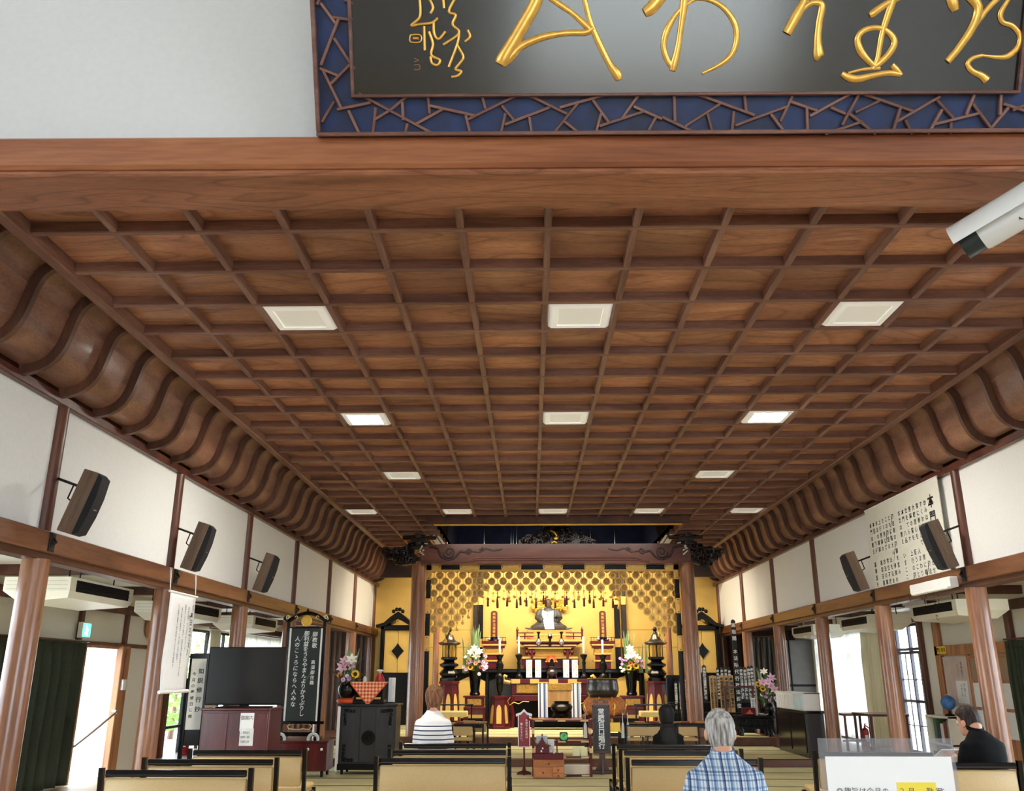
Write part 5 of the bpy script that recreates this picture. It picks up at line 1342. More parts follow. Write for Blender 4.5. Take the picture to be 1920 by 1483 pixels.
for s in (-1, 1):
    for y in (.06, .48): m = MB(); m.tube([(s * (w - .10), y, h - .4), (s * (w - .06), y, h - .58), (s * (w - .12), y, .3), (s * (w - .08), y, .0)], [.07, .07, .05, .06], 10); m.build('leg', MAROON, t, 60)
    m = MB(); m.tube([(s * (w - .05), .0, h - .42), (s * (w + .02), .0, h - .5), (s * (w - .03), .0, h - .6), (s * (w - .14), .0, h - .53), (s * (w - .25), .0, h - .57), (s * (w - .36), .0, h - .51), (s * (w - .5), .0, h - .52)], .010, 8); m.build('gilt_line', GOLD, t, 60)
B('curtain', BLACKM, t, (-w + .15, w - .15, .3, .34, 0, h - .36), b=0)
OT = t; OTZ = ozt
# bamboo blind and striped cloths hanging from the table
def hung(name, lab, cat, mats_, u0, v0, u1, v1, Y, folds=0):
    x0, x1, z0, z1 = rect(u0, v0, u1, v1, Y)
    return (x0 + x1) / 2, z0, (x1 - x0) / 2, z1 - z0
cx, z0, w, h = hung('', '', '', 0, 1027, 1281, 1073, 1324, 22.1)
t = thing('bamboo_blind', 'beige split bamboo blind hanging before the offering table', 'blind', (cx, 22.16, z0))
B('panel', W_TAN, t, (-w, w, 0, .006, .0, h * .7), b=0); m = MB()
for k in range(26): m.tube([(-w + (k + .5) * 2 * w / 26, -.004, .0), (-w + (k + .5) * 2 * w / 26, -.004, h * .7)], .007, 5)
m.build('bamboo_strip', W_TAN, t); B('gilt_valance', GOLDD, t, (-w, w, -.02, .01, h * .68, h), b=.004); B('bottom_rail', W_TAN, t, (-w, w, -.012, .012, -.02, 0), b=.004)
for u, lab in ((1018, 'white cloth banner with blue stripes, left of bamboo blind'), (1081, 'white cloth banner with blue stripes, right of bamboo blind')):
    cx, z0, w, h = hung('', '', '', 0, u - 9, 1281, u + 9, 1348, 22.05)
    t = thing('striped_banner', lab, 'banner', (cx, 22.15, z0), 0, 'striped altar banners')
    m = MB()
    for a in range(7):
        m.mi = 1 if a in (1, 4) else (2 if a == 5 else 0); xa, xb = -w + a * 2 * w / 7, -w + (a + 1) * 2 * w / 7
        m.box(xa, xb, -.012 if a % 2 else -.004, .004, 0, h)
    m.build('cloth', [WHITEC, plain('banner_blue%d' % u, (74, 84, 128), .8), plain('banner_sky%d' % u, (150, 170, 210), .8)], t)
    B('hanging_bar', GOLD, t, (-w - .02, w + .02, -.015, .02, h, h + .025), b=.004)
    m = MB()
    for k in range(7): m.tube([(-w + k * w / 3, 0, .0), (-w + k * w / 3, 0, -.06)], .008, 5)
    m.build('fringe', GOLDB, t)
# items on the offering table
for u, lab in ((992, 'white lettered slip, first from left on the offering table'), (1009, 'white lettered slip, second from left on the offering table'), (1061.5, 'white lettered slip, third from left on the offering table'), (1078, 'white lettered slip, rightmost on the offering table')):
    x0, x1, z0, z1 = rect(u - 5.6, 1237, u + 5.6, 1272, 22.5)
    t = thing('prayer_slip', lab, 'tablet', ((x0 + x1) / 2, 22.5, OTZ), 0, 'white slips on the offering table'); w = (x1 - x0) / 2; h = z1 - OTZ
    B('board', WHITE, t, (-w, w, -.01, .01, 0.03, h), b=.004); B('foot', BLACK, t, (-w - .01, w + .01, -.04, .04, 0, .03), b=.004)
    letters('lettering', INKG, t, [(.03, h - .03, .045, .05, '御先祖代々之霊'), (-.03, h - .08, .04, .048, '菩提追善')], lambda a, b: (a, -.0118, b))
t = thing('bronze_censer', 'round bronze incense burner in the middle of the offering table', 'censer', (P(1035, 1270, 22.45).x, 22.45, OTZ))
m = MB(); m.lathe([(.0, .06), (.08, .05), (.13, .1), (.135, .16), (.09, .22), (.06, .24), (.08, .28), (.07, .29), (0, .27)], 20); m.build('bowl', BRONZE, t, 45)
for k in range(3): a = 2 * PI * k / 3 + PI / 2; m = MB(); m.tube([(.09 * math.cos(a), .09 * math.sin(a), .09), (.13 * math.cos(a), .13 * math.sin(a), .04), (.11 * math.cos(a), .11 * math.sin(a), 0)], .018, 8); m.build('leg', BRONZE, t, 60)
m = MB(); m.lathe([(.07, .28), (.075, .34), (.04, .4), (.05, .44), (.02, .47), (0, .48)], 16); m.build('lid', BLACK, t, 45)
t = thing('red_lamp', 'orange red lotus lamp above the bronze censer', 'lamp', (P(1034, 1246, 22.7).x, 22.75, OTZ))
z0 = P(1034, 1243, 22.75).z - OTZ; z1 = P(1034, 1229, 22.75).z - OTZ
m = MB(); m.lathe([(.0, z0), (.12, z0), (.145, z0 + .03), (.13, z0 + .08), (.09, z0 + .13), (.09, z1), (.06, z1 + .01), (0, z1 + .01)], 12); m.build('lotus_body', plain('lotus_red', (226, 84, 40), .35, var=.1), t, 30)
m = MB()
for k in range(12): a = 2 * PI * k / 12; m.ball((.14 * math.cos(a), .14 * math.sin(a), z0 + .03), .018, 6, 5)
m.build('gilt_bead', GOLDB, t, 60)
m = MB(); m.lathe([(0, 0), (.07, 0), (.07, .02), (.02, .05), (.018, z0), (0, z0)], 12); m.build('stem', BLACK, t, 40)
candle('black candlestick with white candle at left end of offering table', 973, 1272, 1227, 1193, 22.4, OTZ, .085)
candle('black candlestick with white candle at right end of offering table', 1095.5, 1272, 1227, 1193, 22.4, OTZ, .085)
# black cauldron
zc = P(1052, 1346, 21.7).z
t = thing('cauldron', 'round black cauldron on three legs before the bamboo blind', 'censer', (P(1053, 1330, 21.7).x, 21.7, max(zc, .3)))
m = MB(); m.lathe([(0, .1), (.14, .1), (.24, .18), (.26, .25), (.22, .31), (.17, .33), (.19, .37), (.16, .37), (.15, .32), (0, .28)], 24); m.build('bowl', BLACK, t, 45)
for k in range(3): a = 2 * PI * k / 3 + PI / 2; m = MB(); m.tube([(.17 * math.cos(a), .17 * math.sin(a), .16), (.22 * math.cos(a), .22 * math.sin(a), .06), (.19 * math.cos(a), .19 * math.sin(a), 0)], .028, 8); m.build('leg', BLACK, t, 60)
cz = t.location.z
k_ = thing('cauldron_stand', 'low maroon and gilt stand carrying the black cauldron', 'stand', (t.location.x, 21.7, .28)); hh = cz - .28
B('top', MAROON, k_, (-.75, .75, -.28, .28, hh - .04, hh), b=.008); B('gilt_edge', GOLD, k_, (-.75, -.4, -.288, -.279, hh - .036, hh - .004), (-.15, .15, -.288, -.279, hh - .036, hh - .004), (.4, .75, -.288, -.279, hh - .036, hh - .004), b=0)
for x in (-.68, .68):
    for y in (-.22, .22): B('leg', MAROON, k_, (x - .03, x + .03, y - .03, y + .03, 0, hh - .04), b=.006)
for s in (-.7, .7): m = MB(); m.tube([(s, 0, hh - .02), (s + (.12 if s > 0 else -.12), 0, hh + .05)], .02, 8); m.build('upturned_end', GOLD, k_, 60)

# ---------------- pedestals, lanterns, big candlesticks, flower vases
def pedestal(name, label, u0, v0, u1, v1, Y, n, z=.28, ph=0, group=None):
    x0, x1, z0, z1 = rect(u0, v0, u1, v1, Y)
    t = thing(name, label, 'pedestal', ((x0 + x1) / 2, Y, z), 0, group); h = z1 - z; r1 = (x1 - x0) / 2 * .93; r0 = r1 * 1.42
    m = MB(); m.lathe([(r0 * 1.03, 0), (r0 * 1.03, .05), (r0 * .97, .06), (r1, h - .07), (r1 * 1.02, h - .06)], n, ph=ph); m.build('body', MAROON, t)
    m = MB(); m.lathe([(0, h - .06), (r1 * 1.18, h - .06), (r1 * 1.22, h - .03), (r1 * 1.18, h), (0, h)], n, ph=ph); m.build('top_plate', MAROON, t)
    for k in range(n):
        a = 2 * PI * k / n + ph; b = 2 * PI * (k + 1) / n + ph
        def wp(f, q, off):   # point on face: f across 0..1, q up 0..1
            r = r0 * .97 + (r1 - r0 * .97) * q + off
            p = Vector((math.cos(a), math.sin(a), 0)).lerp(Vector((math.cos(b), math.sin(b), 0)), f) * r
            return (p.x, p.y, .06 + q * (h - .13))
        arch = [(.27, .10), (.73, .10), (.77, .45), (.76, .62), (.70, .71), (.60, .765), (.5, .78), (.40, .765), (.30, .71), (.24, .62), (.23, .45)]
        m = MB(); m.add([wp(f, q, .012) for f, q in arch] + [wp(f, q, -.01) for f, q in arch], [tuple(range(11)), tuple(range(21, 10, -1))] + [(i, (i + 1) % 11, 11 + (i + 1) % 11, 11 + i) for i in range(11)])
        m.build('gilt_arch_panel', GOLDW, t)
        m = MB(); m.tube([wp(0, 0, .004), wp(0, 1, .004)], .010, 5); m.build('edge_moulding', plain('moulding_pale', (150, 84, 74), .3) if False else W_MAR, t)
    return t, h
def lantern(label, uc, vb, vt_, Y, z):
    t = thing('altar_lantern', label, 'lantern', (P(uc, (vb + vt_) / 2, Y).x, Y, z), 0, 'black altar lanterns'); H = P(uc, vt_, Y).z - z
    q = lambda prof: [(a, b * H) for a, b in prof]
    m = MB(); m.lathe(q([(0, 0), (.21, 0), (.21, .05), (.17, .08), (.2, .11), (.23, .14), (.17, .2), (.13, .23), (.22, .28), (.22, .31), (.14, .345), (.12, .37), (.19, .40), (.19, .44), (0, .44)]), 8); m.build('base', BLACK, t, 30)
    m = MB(); m.lathe(q([(.13, .44), (.13, .66)]), 8); m.build('gilt_lattice', GOLDD, t)
    for k in range(8): a = 2 * PI * k / 8; m = MB(); m.tube([(.15 * math.cos(a), .15 * math.sin(a), .44 * H), (.15 * math.cos(a), .15 * math.sin(a), .66 * H)], .016, 6); m.build('lattice_post', GOLD if k % 2 else BLACK, t, 60)
    m = MB()
    for k in range(24):
        a = 2 * PI * k / 24; m.tube([(.142 * math.cos(a), .142 * math.sin(a), .45 * H), (.142 * math.cos(a + .25), .142 * math.sin(a + .25), .65 * H)], .006, 4)
    m.build('lattice_weave', GOLDB, t)
    m = MB(); m.lathe(q([(.0, .65), (.2, .66), (.27, .695), (.265, .71), (.17, .735), (.12, .78), (.09, .84), (.05, .875), (.03, .885), (0, .885)]), 24); m.build('roof', BRONZE, t, 50)
    m = MB(); m.lathe(q([(0, .88), (.05, .885), (.03, .91), (.055, .945), (.04, .98), (0, 1.0)]), 14); m.build('finial', BLACK, t, 50)
    return t
YL = 21.4
p1, h1 = pedestal('lantern_pedestal', 'tall octagonal maroon pedestal with gold arches, left lantern', 824, 1277, 860, 1345, YL, 8, ph=PI / 8)
lantern('black roofed altar lantern with gilt lattice, on the left', 842.5, 1277, 1176, YL, .28 + h1)
p2, h2 = pedestal('lantern_pedestal', 'tall octagonal maroon pedestal with gold arches, right lantern', 1214, 1277, 1252, 1345, YL, 8, ph=PI / 8)
lantern('black roofed altar lantern with gilt lattice, on the right', 1230, 1277, 1175, YL, .28 + h2)
p3, h3 = pedestal('candle_pedestal', 'hexagonal maroon pedestal with gold arches under left candlestick', 921, 1304, 951, 1364, 21.9, 6, ph=0)
candle('tall black candlestick on hexagonal pedestal, left of offering table', 936.5, 1304, 1228, 1199, 21.9, .28 + h3, .10)
p4, h4 = pedestal('candle_pedestal', 'hexagonal maroon pedestal under right candlestick, behind the bell', 1117, 1304, 1147, 1364, 21.9, 6, ph=0)
candle('tall black candlestick rising behind the bronze bell', 1132.5, 1304, 1228, 1199, 21.9, .28 + h4, .10)

# flowers
def petal_mesh(L, w, cup, n=5):
    m = MB()
    def f(u, v):
        ww = w * math.sin(PI * min(1, .12 + v * .88)) ** .7; return ((u - .5) * 2 * ww, L * v, cup * v * v + abs(u - .5) * .3 * w)
    m.grid(2, n, f); return m
def flower_parts():
    d = {}
    def ring(m, n, L, w, cup, tilt):
        for k in range(n):
            pm = petal_mesh(L, w, cup, 4); M = Euler((0, 0, 2 * PI * k / n)).to_matrix().to_4x4() @ Euler((tilt, 0, 0)).to_matrix().to_4x4()
            m.add([M @ Vector(p) for p in pm.v], pm.f)
    for nm, c, n, L, w, cup, tilt, ctr in (('white_lily', (246, 244, 232), 6, .115, .028, -.03, .6, (206, 196, 90)), ('pink_lily', (232, 188, 210), 6, .11, .026, -.03, .6, (200, 120, 60)), ('sunflower', (248, 196, 34), 14, .075, .02, .0, .15, (44, 28, 14)), ('orange_gerbera', (236, 140, 92), 14, .065, .016, 0, .2, (120, 60, 30)),
                                           ('pink_blossom', (216, 160, 208), 7, .045, .022, -.01, .5, (190, 110, 160)), ('white_blossom', (240, 238, 236), 7, .045, .022, -.01, .5, (220, 214, 150))):
        m = MB(); ring(m, n, L, w, cup, tilt); m.mi = 1; m.ball((0, 0, .008), (.034 if nm == 'sunflower' else .014, .034 if nm == 'sunflower' else .014, .012), 8, 5)
        d[nm] = m.mesh(nm, [plain('petal_' + nm, c, .6, var=.08), plain('heart_' + nm, ctr, .7)], 180, normals=False)
    m = petal_mesh(.16, .03, -.03, 5); d['leaf'] = m.mesh('leaf', LEAF, 180, normals=False)
    m = MB()
    m.grid(2, 8, lambda u, v: ((u - .5) * .05 * (1 - v) ** .5 + .03 * v * v, (abs(u - .5)) * .02 + .12 * v * v, v * .85)); d['blade_leaf'] = m.mesh('blade_leaf', plain('blade_green', (142, 168, 118), .5, var=.2), 180, normals=False)
    return d
FP = flower_parts()
def arrangement(label, loc, spots, seed, blades=None, vase='tall', s=1, group=None):
    """spots: (kind, x, z) in metres above the vase mouth; blades: (x0, n, height)"""
    t = thing('flower_vase', label, 'flowers', loc, 0, group); rnd = random.Random(seed)
    if vase == 'tall':
        H = .56; m = MB(); m.lathe([(0, 0), (.11, 0), (.12, .03), (.09, .07), (.10, .3), (.14, H - .06), (.16, H), (.13, H), (.1, H - .05), (0, H - .08)], 12)
        m.build('vase', BLACK, t, 45)
        m = MB()
        for k in range(6): a = 2 * PI * k / 6 - PI / 2; m.tube([(.13 * math.cos(a), .13 * math.sin(a), .02), (.10 * math.cos(a), .10 * math.sin(a), .1), (.155 * math.cos(a), .155 * math.sin(a), H)], .014, 6)
        m.build('vase_rib', BLACK, t, 60)
    else:
        H = .24; m = MB(); m.lathe([(0, 0), (.09, 0), (.13, .06), (.15, .14), (.12, .2), (.10, H), (.08, H), (.06, .2), (0, .18)], 20); m.build('vase', BLACK, t, 45)
    stems = MB()
    for nm, x, z in spots:
        y = -.06 - rnd.uniform(0, .12); pt = Vector((x * s, y, H + z * s))
        stems.tube([(0, 0, H - .12), (x * s * .4, y * .4, H + z * s * .5), pt - Vector((0, -.01, .01))], .006, 5)
        o = link(nm, FP[nm], t); o.location = pt
        nv = Vector((x * .9 + rnd.uniform(-.3, .3), -1, .35 + z * .5 + rnd.uniform(-.2, .3))); o.rotation_euler = nv.to_track_quat('Z', 'Y').to_euler(); k = s * rnd.uniform(.85, 1.15); o.scale = (k, k, k)
    stems.build('stems', LEAFD, t)
    for k in range(26):
        a = rnd.uniform(0, 6.28); r = rnd.uniform(.05, .26) * s; o = link('leaf', FP['leaf'], t); o.location = (r * math.cos(a) * .9, r * math.sin(a) * .35 - .02, H + rnd.uniform(-.02, .3) * s)
        o.rotation_euler = (rnd.uniform(-.3, 1.0), 0, a - PI / 2); o.scale = (s, s, s)
    for x, n, hh in blades or ():
        for k in range(int(n * 1.7)):
            o = link('blade_leaf', FP['blade_leaf'], t); o.location = (x + rnd.uniform(-.08, .08), .05, H - .05); q = hh / .85 * rnd.uniform(.75, 1)
            o.rotation_euler = (0, rnd.uniform(-.06, .06), rnd.uniform(0, 6.28)); o.scale = (1.5, .5, q)
    return t
def stand2(label, u0, v0, u1, v1, Y, group):
    x0, x1, z0, z1 = rect(u0, v0, u1, v1, Y); t = thing('vase_stand', label, 'stand', ((x0 + x1) / 2, Y, .28), 0, group); h = z1 - .28; w = (x1 - x0) / 2
    B('top', MAROON, t, (-w, w, -.2, .2, h - .04, h), b=.006); B('frieze', MAROON, t, (-w * .85, w * .85, -.17, .17, h - .24, h - .04), b=.004); B('gilt_panel', GOLDD, t, (-w * .62, w * .62, -.18, -.168, h - .21, h - .07), b=0)
    B('middle_shelf', MAROON, t, (-w * .95, w * .95, -.19, .19, h - .3, h - .25), b=.006); B('apron', W_MAR, t, (-w * .85, w * .85, -.165, -.145, h - .42, h - .3), b=.006)
    for x in (-w * .85, w * .85):
        for y in (-.15, .15): B('leg', MAROON, t, (x - .025, x + .025, y - .025, y + .025, 0, h - .3), b=.006)
    return t, h
s1_, hs1 = stand2('maroon stand with gilt frieze under the left flower vase', 869, 1304, 911, 1362, 21.7, 'maroon flower stands')
SP1 = [('white_lily', -.02, .50), ('white_lily', .10, .42), ('white_lily', -.10, .40), ('white_lily', .03, .33), ('orange_gerbera', .02, .16), ('orange_gerbera', .14, .08), ('sunflower', -.11, .07), ('sunflower', -.03, -.04), ('pink_blossom', -.16, .16), ('pink_blossom', .20, .20), ('pink_blossom', .25, .32), ('pink_blossom', .22, .02), ('white_blossom', -.26, .08), ('white_blossom', .1, -.08), ('pink_blossom', -.2, .02), ('white_blossom', .27, .06), ('pink_blossom', .1, .2), ('white_blossom', -.22, .30), ('pink_lily', .22, .12), ('pink_blossom', -.08, .2)]
arrangement('black vase with lilies, sunflowers and tall green blades, left altar side', (s1_.location.x, 21.7, .28 + hs1), SP1, 2, [(.0, 9, 1.15), (-.25, 3, .8)], 'tall', 1)
s2_, hs2 = stand2('maroon stand with gilt frieze under the right flower vase', 1164, 1304, 1208, 1362, 21.7, 'maroon flower stands')
SP2 = [('white_lily', -.02, .48), ('white_lily', .02, .36), ('white_lily', .1, .30), ('white_lily', -.08, .30), ('orange_gerbera', -.02, .16), ('sunflower', -.06, .06), ('sunflower', .03, .03), ('sunflower', .10, .10), ('pink_blossom', -.2, .22), ('pink_blossom', -.26, .27), ('pink_blossom', -.22, .14), ('pink_blossom', .22, .12), ('pink_blossom', .27, .1), ('white_blossom', -.26, .06), ('white_blossom', -.18, .02), ('pink_blossom', .15, .2), ('white_blossom', .2, .28), ('pink_blossom', -.12, .22), ('white_blossom', -.22, -.02), ('pink_blossom', .24, .22)]
arrangement('black vase with yellow sunflowers and purple blossoms, right altar side', (s2_.location.x, 21.7, .28 + hs2), SP2, 3, [(-.05, 9, 1.0), (.3, 2, .8)], 'tall', 1)

# ================================================================== bell, notice boards and shelves before the altar
YB = 17.3
x0, x1, z0, z1 = rect(1100, 1272, 1160, 1310, YB)
bw = (x1 - x0) / 2; bh = z1 - z0
zc0 = P(1130, 1340, YB).z
t = thing('bell_stand', 'dark stand with white tassels under the bell cushion', 'stand', (P(1133, 1330, YB).x, YB, .12)); h = zc0 - .12
B('top', MAROON, t, (-.40, .40, -.32, .32, h - .05, h), b=.01)
for x in (-.34, .34):
    for y in (-.26, .26): m = MB(); m.tube([(x, y, h - .05), (x * 1.05, y, h * .5), (x * .95, y, .0)], [.045, .035, .04], 8); m.build('leg', BLACK, t, 60)
B('stretcher', BLACK, t, (-.34, .34, -.02, .02, .12, .16), (-.32, .32, -.29, -.26, h * .45, h * .55), b=.006)
B('gilt_panel', GOLDB, t, (.06, .26, -.3, -.28, h * .58, h * .82), b=.004)
for x in (-.38, .30, .39):
    m = MB(); m.tube([(x, -.34, h + .05), (x, -.35, h - .15)], .006, 5); m.tube([(x, -.35, h - .12), (x, -.35, h - .18), (x, -.35, h - .38)], [.016, .028, .034], 8); m.build('tassel', WHITEC, t, 60)
xc0, xc1, _, zc1 = rect(1092, 1307, 1175, 1340, YB); cw = (xc1 - xc0) / 2
t = thing('bell_cushion', 'orange gold brocade ring cushion under the big bell', 'cushion', ((xc0 + xc1) / 2, YB, zc0))
m = MB(); ch = zc1 - zc0
m.lathe([(0, 0), (cw * .8, 0), (cw * .97, ch * .25), (cw, ch * .5), (cw * .93, ch * .8), (cw * .75, ch), (cw * .4, ch * .9), (0, ch * .85)], 28)
m.build('pad', plain('brocade_cushion', (212, 128, 66), .6, var=.45, scale=34, bump=.2), t, 60)
for k in range(8): a = 2 * PI * k / 8 + .4; m = MB(); m.tube([(cw * .72 * math.cos(a), cw * .72 * math.sin(a), ch), (cw * 1.0 * math.cos(a), cw * 1.0 * math.sin(a), ch * .55), (cw * .85 * math.cos(a), cw * .85 * math.sin(a), .0)], .02, 6); m.build('seam_piping', GOLDB, t, 60)
t = thing('temple_bell', 'large dark bronze bowl bell on its brocade cushion', 'bell', ((x0 + x1) / 2, YB, zc0 + ch * .88))
H = z1 - t.location.z
m = MB(); m.lathe([(0, 0), (bw * .5, 0), (bw * .82, H * .10), (bw * .98, H * .32), (bw * 1.0, H * .5), (bw * .95, H * .8), (bw * .92, H * .94), (bw * .96, H), (bw * .90, H), (bw * .86, H * .9), (bw * .9, H * .5), (bw * .7, H * .15), (0, H * .08)], 36); m.build('bowl', BRONZE, t, 50)
m = MB()
for k in range(1): m.lathe([(bw * .965, H * .985), (bw * .975, H * 1.0), (bw * .93, H * 1.012), (bw * .90, H)], 36)
m.build('rim', plain('bronze_rim', (170, 150, 120), .25, .8), t, 50)

# standing black board with white brush writing
def PZY(u, v): q = PZ(u, v, 0); return q
fy = PZ(1129, 1451, 0).y
x0, x1, z0, z1 = rect(1111, 1322, 1144, 1411, fy)
t = thing('notice_board', 'black board on a stand with white brush writing, before the bell', 'sign', ((x0 + x1) / 2, fy, 0)); w = (x1 - x0) / 2
B('panel', plain('board_black', (44, 50, 56), .4, var=.1), t, (-w + .025, w - .025, -.02, .0, z0 + .02, z1 - .02), b=.002)
B('frame', W_MAR if False else plain('board_frame', (84, 62, 58), .4), t, (-w, w, -.03, .012, z1 - .03, z1), (-w, w, -.03, .012, z0 - .01, z0 + .03), (-w, -w + .028, -.03, .012, z0, z1), (w - .028, w, -.03, .012, z0, z1), b=.006)
m = MB()
for s in (-1, 1): m.tube([(a, -.01, b) for a, b in spiral(s * (w - .05), z1 + .05, .036, 1.3, s, PI, 14, .3)], .012, 6)
m.tube([(-w * .4, -.01, z1 + .03), (-w * .35, -.01, z1 + .075), (w * .35, -.01, z1 + .075), (w * .4, -.01, z1 + .03)], .012, 6); m.box(-w * .9, w * .9, -.025, .01, z1, z1 + .03)
m.build('crest', plain('crest_wood', (110, 86, 80), .4), t, 60)
m = MB(); m.prism([(-.13, 0), (.13, 0), (.10, .08), (.05, .16), (.045, z0), (-.045, z0), (-.05, .16), (-.10, .08)], -.02, .02, lambda a, b, y: (a, y, b)); m.prism([(-.2, 0), (.2, 0), (.06, .3), (.03, .3)], -.015, .015, lambda a, b, y: (y, a * .6, b)); m.box(-.19, .19, -.05, .05, 0, .06, b=.01)
m.build('foot', plain('stand_dark', (70, 46, 44), .35), t)
HH = z1 - z0; letters('lettering', CHALK, t, [(0, z1 - .05, HH * .150, HH * .142, '常題目口唱行')], lambda a, b: (a * 1.0, -.0225, b), bold=.022)
# small red notice on a thin pole
fy = PZ(983, 1452, 0).y
x0, x1, z0, z1 = rect(971, 1341, 994, 1401, fy)
t = thing('notice_board', 'small red notice with white roof-shaped rim on a thin pole', 'sign', ((x0 + x1) / 2, fy, 0)); w = (x1 - x0) / 2
REDN = plain('notice_red', (150, 40, 52), .4, var=.04)
B('panel', REDN, t, (-w + .012, w - .012, -.016, .0, z0 + .012, z1 - .01), b=.002)
B('white_rim', WHITE, t, (-w, -w + .014, -.02, .006, z0, z1), (w - .014, w, -.02, .006, z0, z1), (-w, w, -.02, .006, z0, z0 + .014), b=.003)
m = MB(); m.prism([(-w - .03, z1 - .02), (-w * .5, z1 + .01), (0, z1 + .055), (w * .5, z1 + .01), (w + .03, z1 - .02), (w + .03, z1 + .02), (w * .5, z1 + .045), (0, z1 + .095), (-w * .5, z1 + .045), (-w - .03, z1 + .02)], -.026, .012, lambda a, b, y: (a, y, b)); m.build('white_gable', WHITE, t)
m = MB(); m.prism([(-w + .01, z1 - .02), (0, z1 - .02), (w - .01, z1 - .02), (w * .4, z1 + .015), (0, z1 + .05), (-w * .4, z1 + .015)], -.015, -.002, lambda a, b, y: (a, y, b)); m.build('red_gable', REDN, t)
m = MB(); m.tube([(0, 0, .04), (0, 0, z0)], .014, 8); m.prism([(-.12, 0), (.12, 0), (.10, .035), (.03, .06), (.012, .14), (-.012, .14), (-.03, .06), (-.10, .035)], -.016, .016, lambda a, b, y: (a, y, b)); m.prism([(-.12, 0), (.12, 0), (.10, .035), (.03, .06), (-.03, .06), (-.10, .035)], -.016, .016, lambda a, b, y: (y, a, b)); m.build('pole', MAROON, t, 40)
pt = (z1 - z0) / 11.2
letters('lettering', WHITE, t, [(.042, z1 - .05, pt * .92, pt, 'お堂での私語は'), (-.042, z1 - .11, pt * .92, pt, '慎んで下さい。')], lambda a, b: (a, -.0175, b), bold=.015)

# open maroon shelf rack with papers and a green clock
fy = PZ(1050, 1457, 0).y
x0, x1, z0, z1 = rect(1000, 1347, 1108, 1457, fy); fy += .05
t = thing('shelf_rack', 'open maroon shelf rack with beige metal tips before the altar', 'shelf', ((x0 + x1) / 2, fy, 0)); w = (x1 - x0) / 2; RX = t.location.x; RY = fy
zz = [P(1050, v, fy).z for v in (1458, 1418, 1389, 1350)]; zz[0] = .03
for k, z in enumerate(zz):
    o = B('shelf_board', MAROON, t, (-w, w, -.02, .30, z - .022, z), b=.004)
    B('metal_tip', plain('tip_beige%d' % k, (216, 178, 130), .4), o, *[(a, a + .12, -.026, -.018, z - .02, z - .002) for a in (-w + .03, -.06, w - .15)], b=0)
for s in (-1, 1):
    for y in (-.0, .28):
        B('post', MAROON, t, (s * w - .018, s * w + .018, y - .018, y + .018, 0, zz[3]), b=.004)
        B('post_sleeve', plain('tip_beige_s%d%d' % (s, int(y * 10)), (216, 178, 130), .4), t, (s * w - .021, s * w + .021, y - .021, y + .021, zz[1] + .05, zz[1] + .12), (s * w - .021, s * w + .021, y - .021, y + .021, zz[2] + .1, zz[2] + .18), b=0)
for s in (-1, 1): m = MB(); m.tube([(s * w, .1, zz[3] - .01), (s * (w + .06), .1, zz[3] + .0), (s * (w + .1), .1, zz[3] + .03)], .014, 6); m.build('upturned_end', MAROON, t, 60)
def putlabel(name, lab, cat, u, v, Y, z, build, group=None, rz=0):
    tt = thing(name, lab, cat, (P(u, v, Y).x, Y, z), rz, group); build(tt); return tt
def green_clock(tt):
    r = .062; m = MB(); m.box(-r, r, -.02, .04, 0, 2 * r, b=.012); m.build('case', plain('clock_dark', (40, 44, 42), .4), tt)
    M = Matrix.Translation((0, -.021, r)) @ Euler((PI / 2, 0, 0)).to_matrix().to_4x4(); m = MB(); m.lathe([(0, 0), (r * .88, 0), (r * .88, .004), (0, .004)], 24, M=M); m.build('dial', plain('clock_green', (92, 196, 110), .5, var=.3, scale=40), tt)
    m = MB(); m.tube([(0, -.027, r), (.02, -.027, r + .03)], .004, 4); m.tube([(0, -.027, r), (-.012, -.027, r + .045)], .003, 4); m.build('hands', INK, tt)
putlabel('clock', 'small clock with round green dial on the maroon rack', 'clock', 1057, 1381, RY + .02, zz[2], green_clock)
def paper(w_, h_, lines):
    def f(tt):
        B('sheet', WHITE if lines else plain('sheet_grey', (196, 204, 210), .6, var=.05), tt, (-w_ / 2, w_ / 2, 0, .004, 0, h_), b=0)
        letters('lettering', INKG, tt, [(-w_ * .38, h_ * .88 - k * h_ * .14, w_ * .1, w_ * .1, '私語は慎んで下さい'[:7], True) for k in range(5)], lambda a, b: (a, -.0012, b))
    return f
putlabel('notice_sheet', 'pale blue-grey notice sheet leaning on the maroon rack', 'paper', 1016, 1375, RY - .035, zz[1], paper(.17, .30, 0))
putlabel('notice_sheet', 'white narrow notice sheet beside the grey one on the rack', 'paper', 1033, 1378, RY - .04, zz[1], paper(.10, .25, 1))
for k, (u, lab) in enumerate(((1080, 'pale greenish booklet on the middle shelf, left of two'), (1095, 'pale greenish booklet on the middle shelf, right of two'))):
    putlabel('booklet', lab, 'book', u, 1405, RY + .03, zz[1], lambda tt: (B('cover', plain('booklet%d' % random.randrange(9999), (214, 216, 168), .6), tt, (-.055, .055, 0, .015, 0, .13), b=.003), B('pages', WHITE, tt, (-.052, .053, .003, .012, .003, .127), b=0)), 'booklets on the rack')
putlabel('storage_box', 'pale cardboard box on the lowest rack shelf beside the drawers', 'box', 1082, 1444, RY + .03, zz[0], lambda tt: (B('box', plain('pale_card', (206, 196, 174), .7), tt, (-.2, .2, 0, .2, 0, .13), b=.006), B('lid', plain('pale_lid', (222, 214, 196), .7), tt, (-.205, .205, -.006, .206, .12, .14), b=.004)))
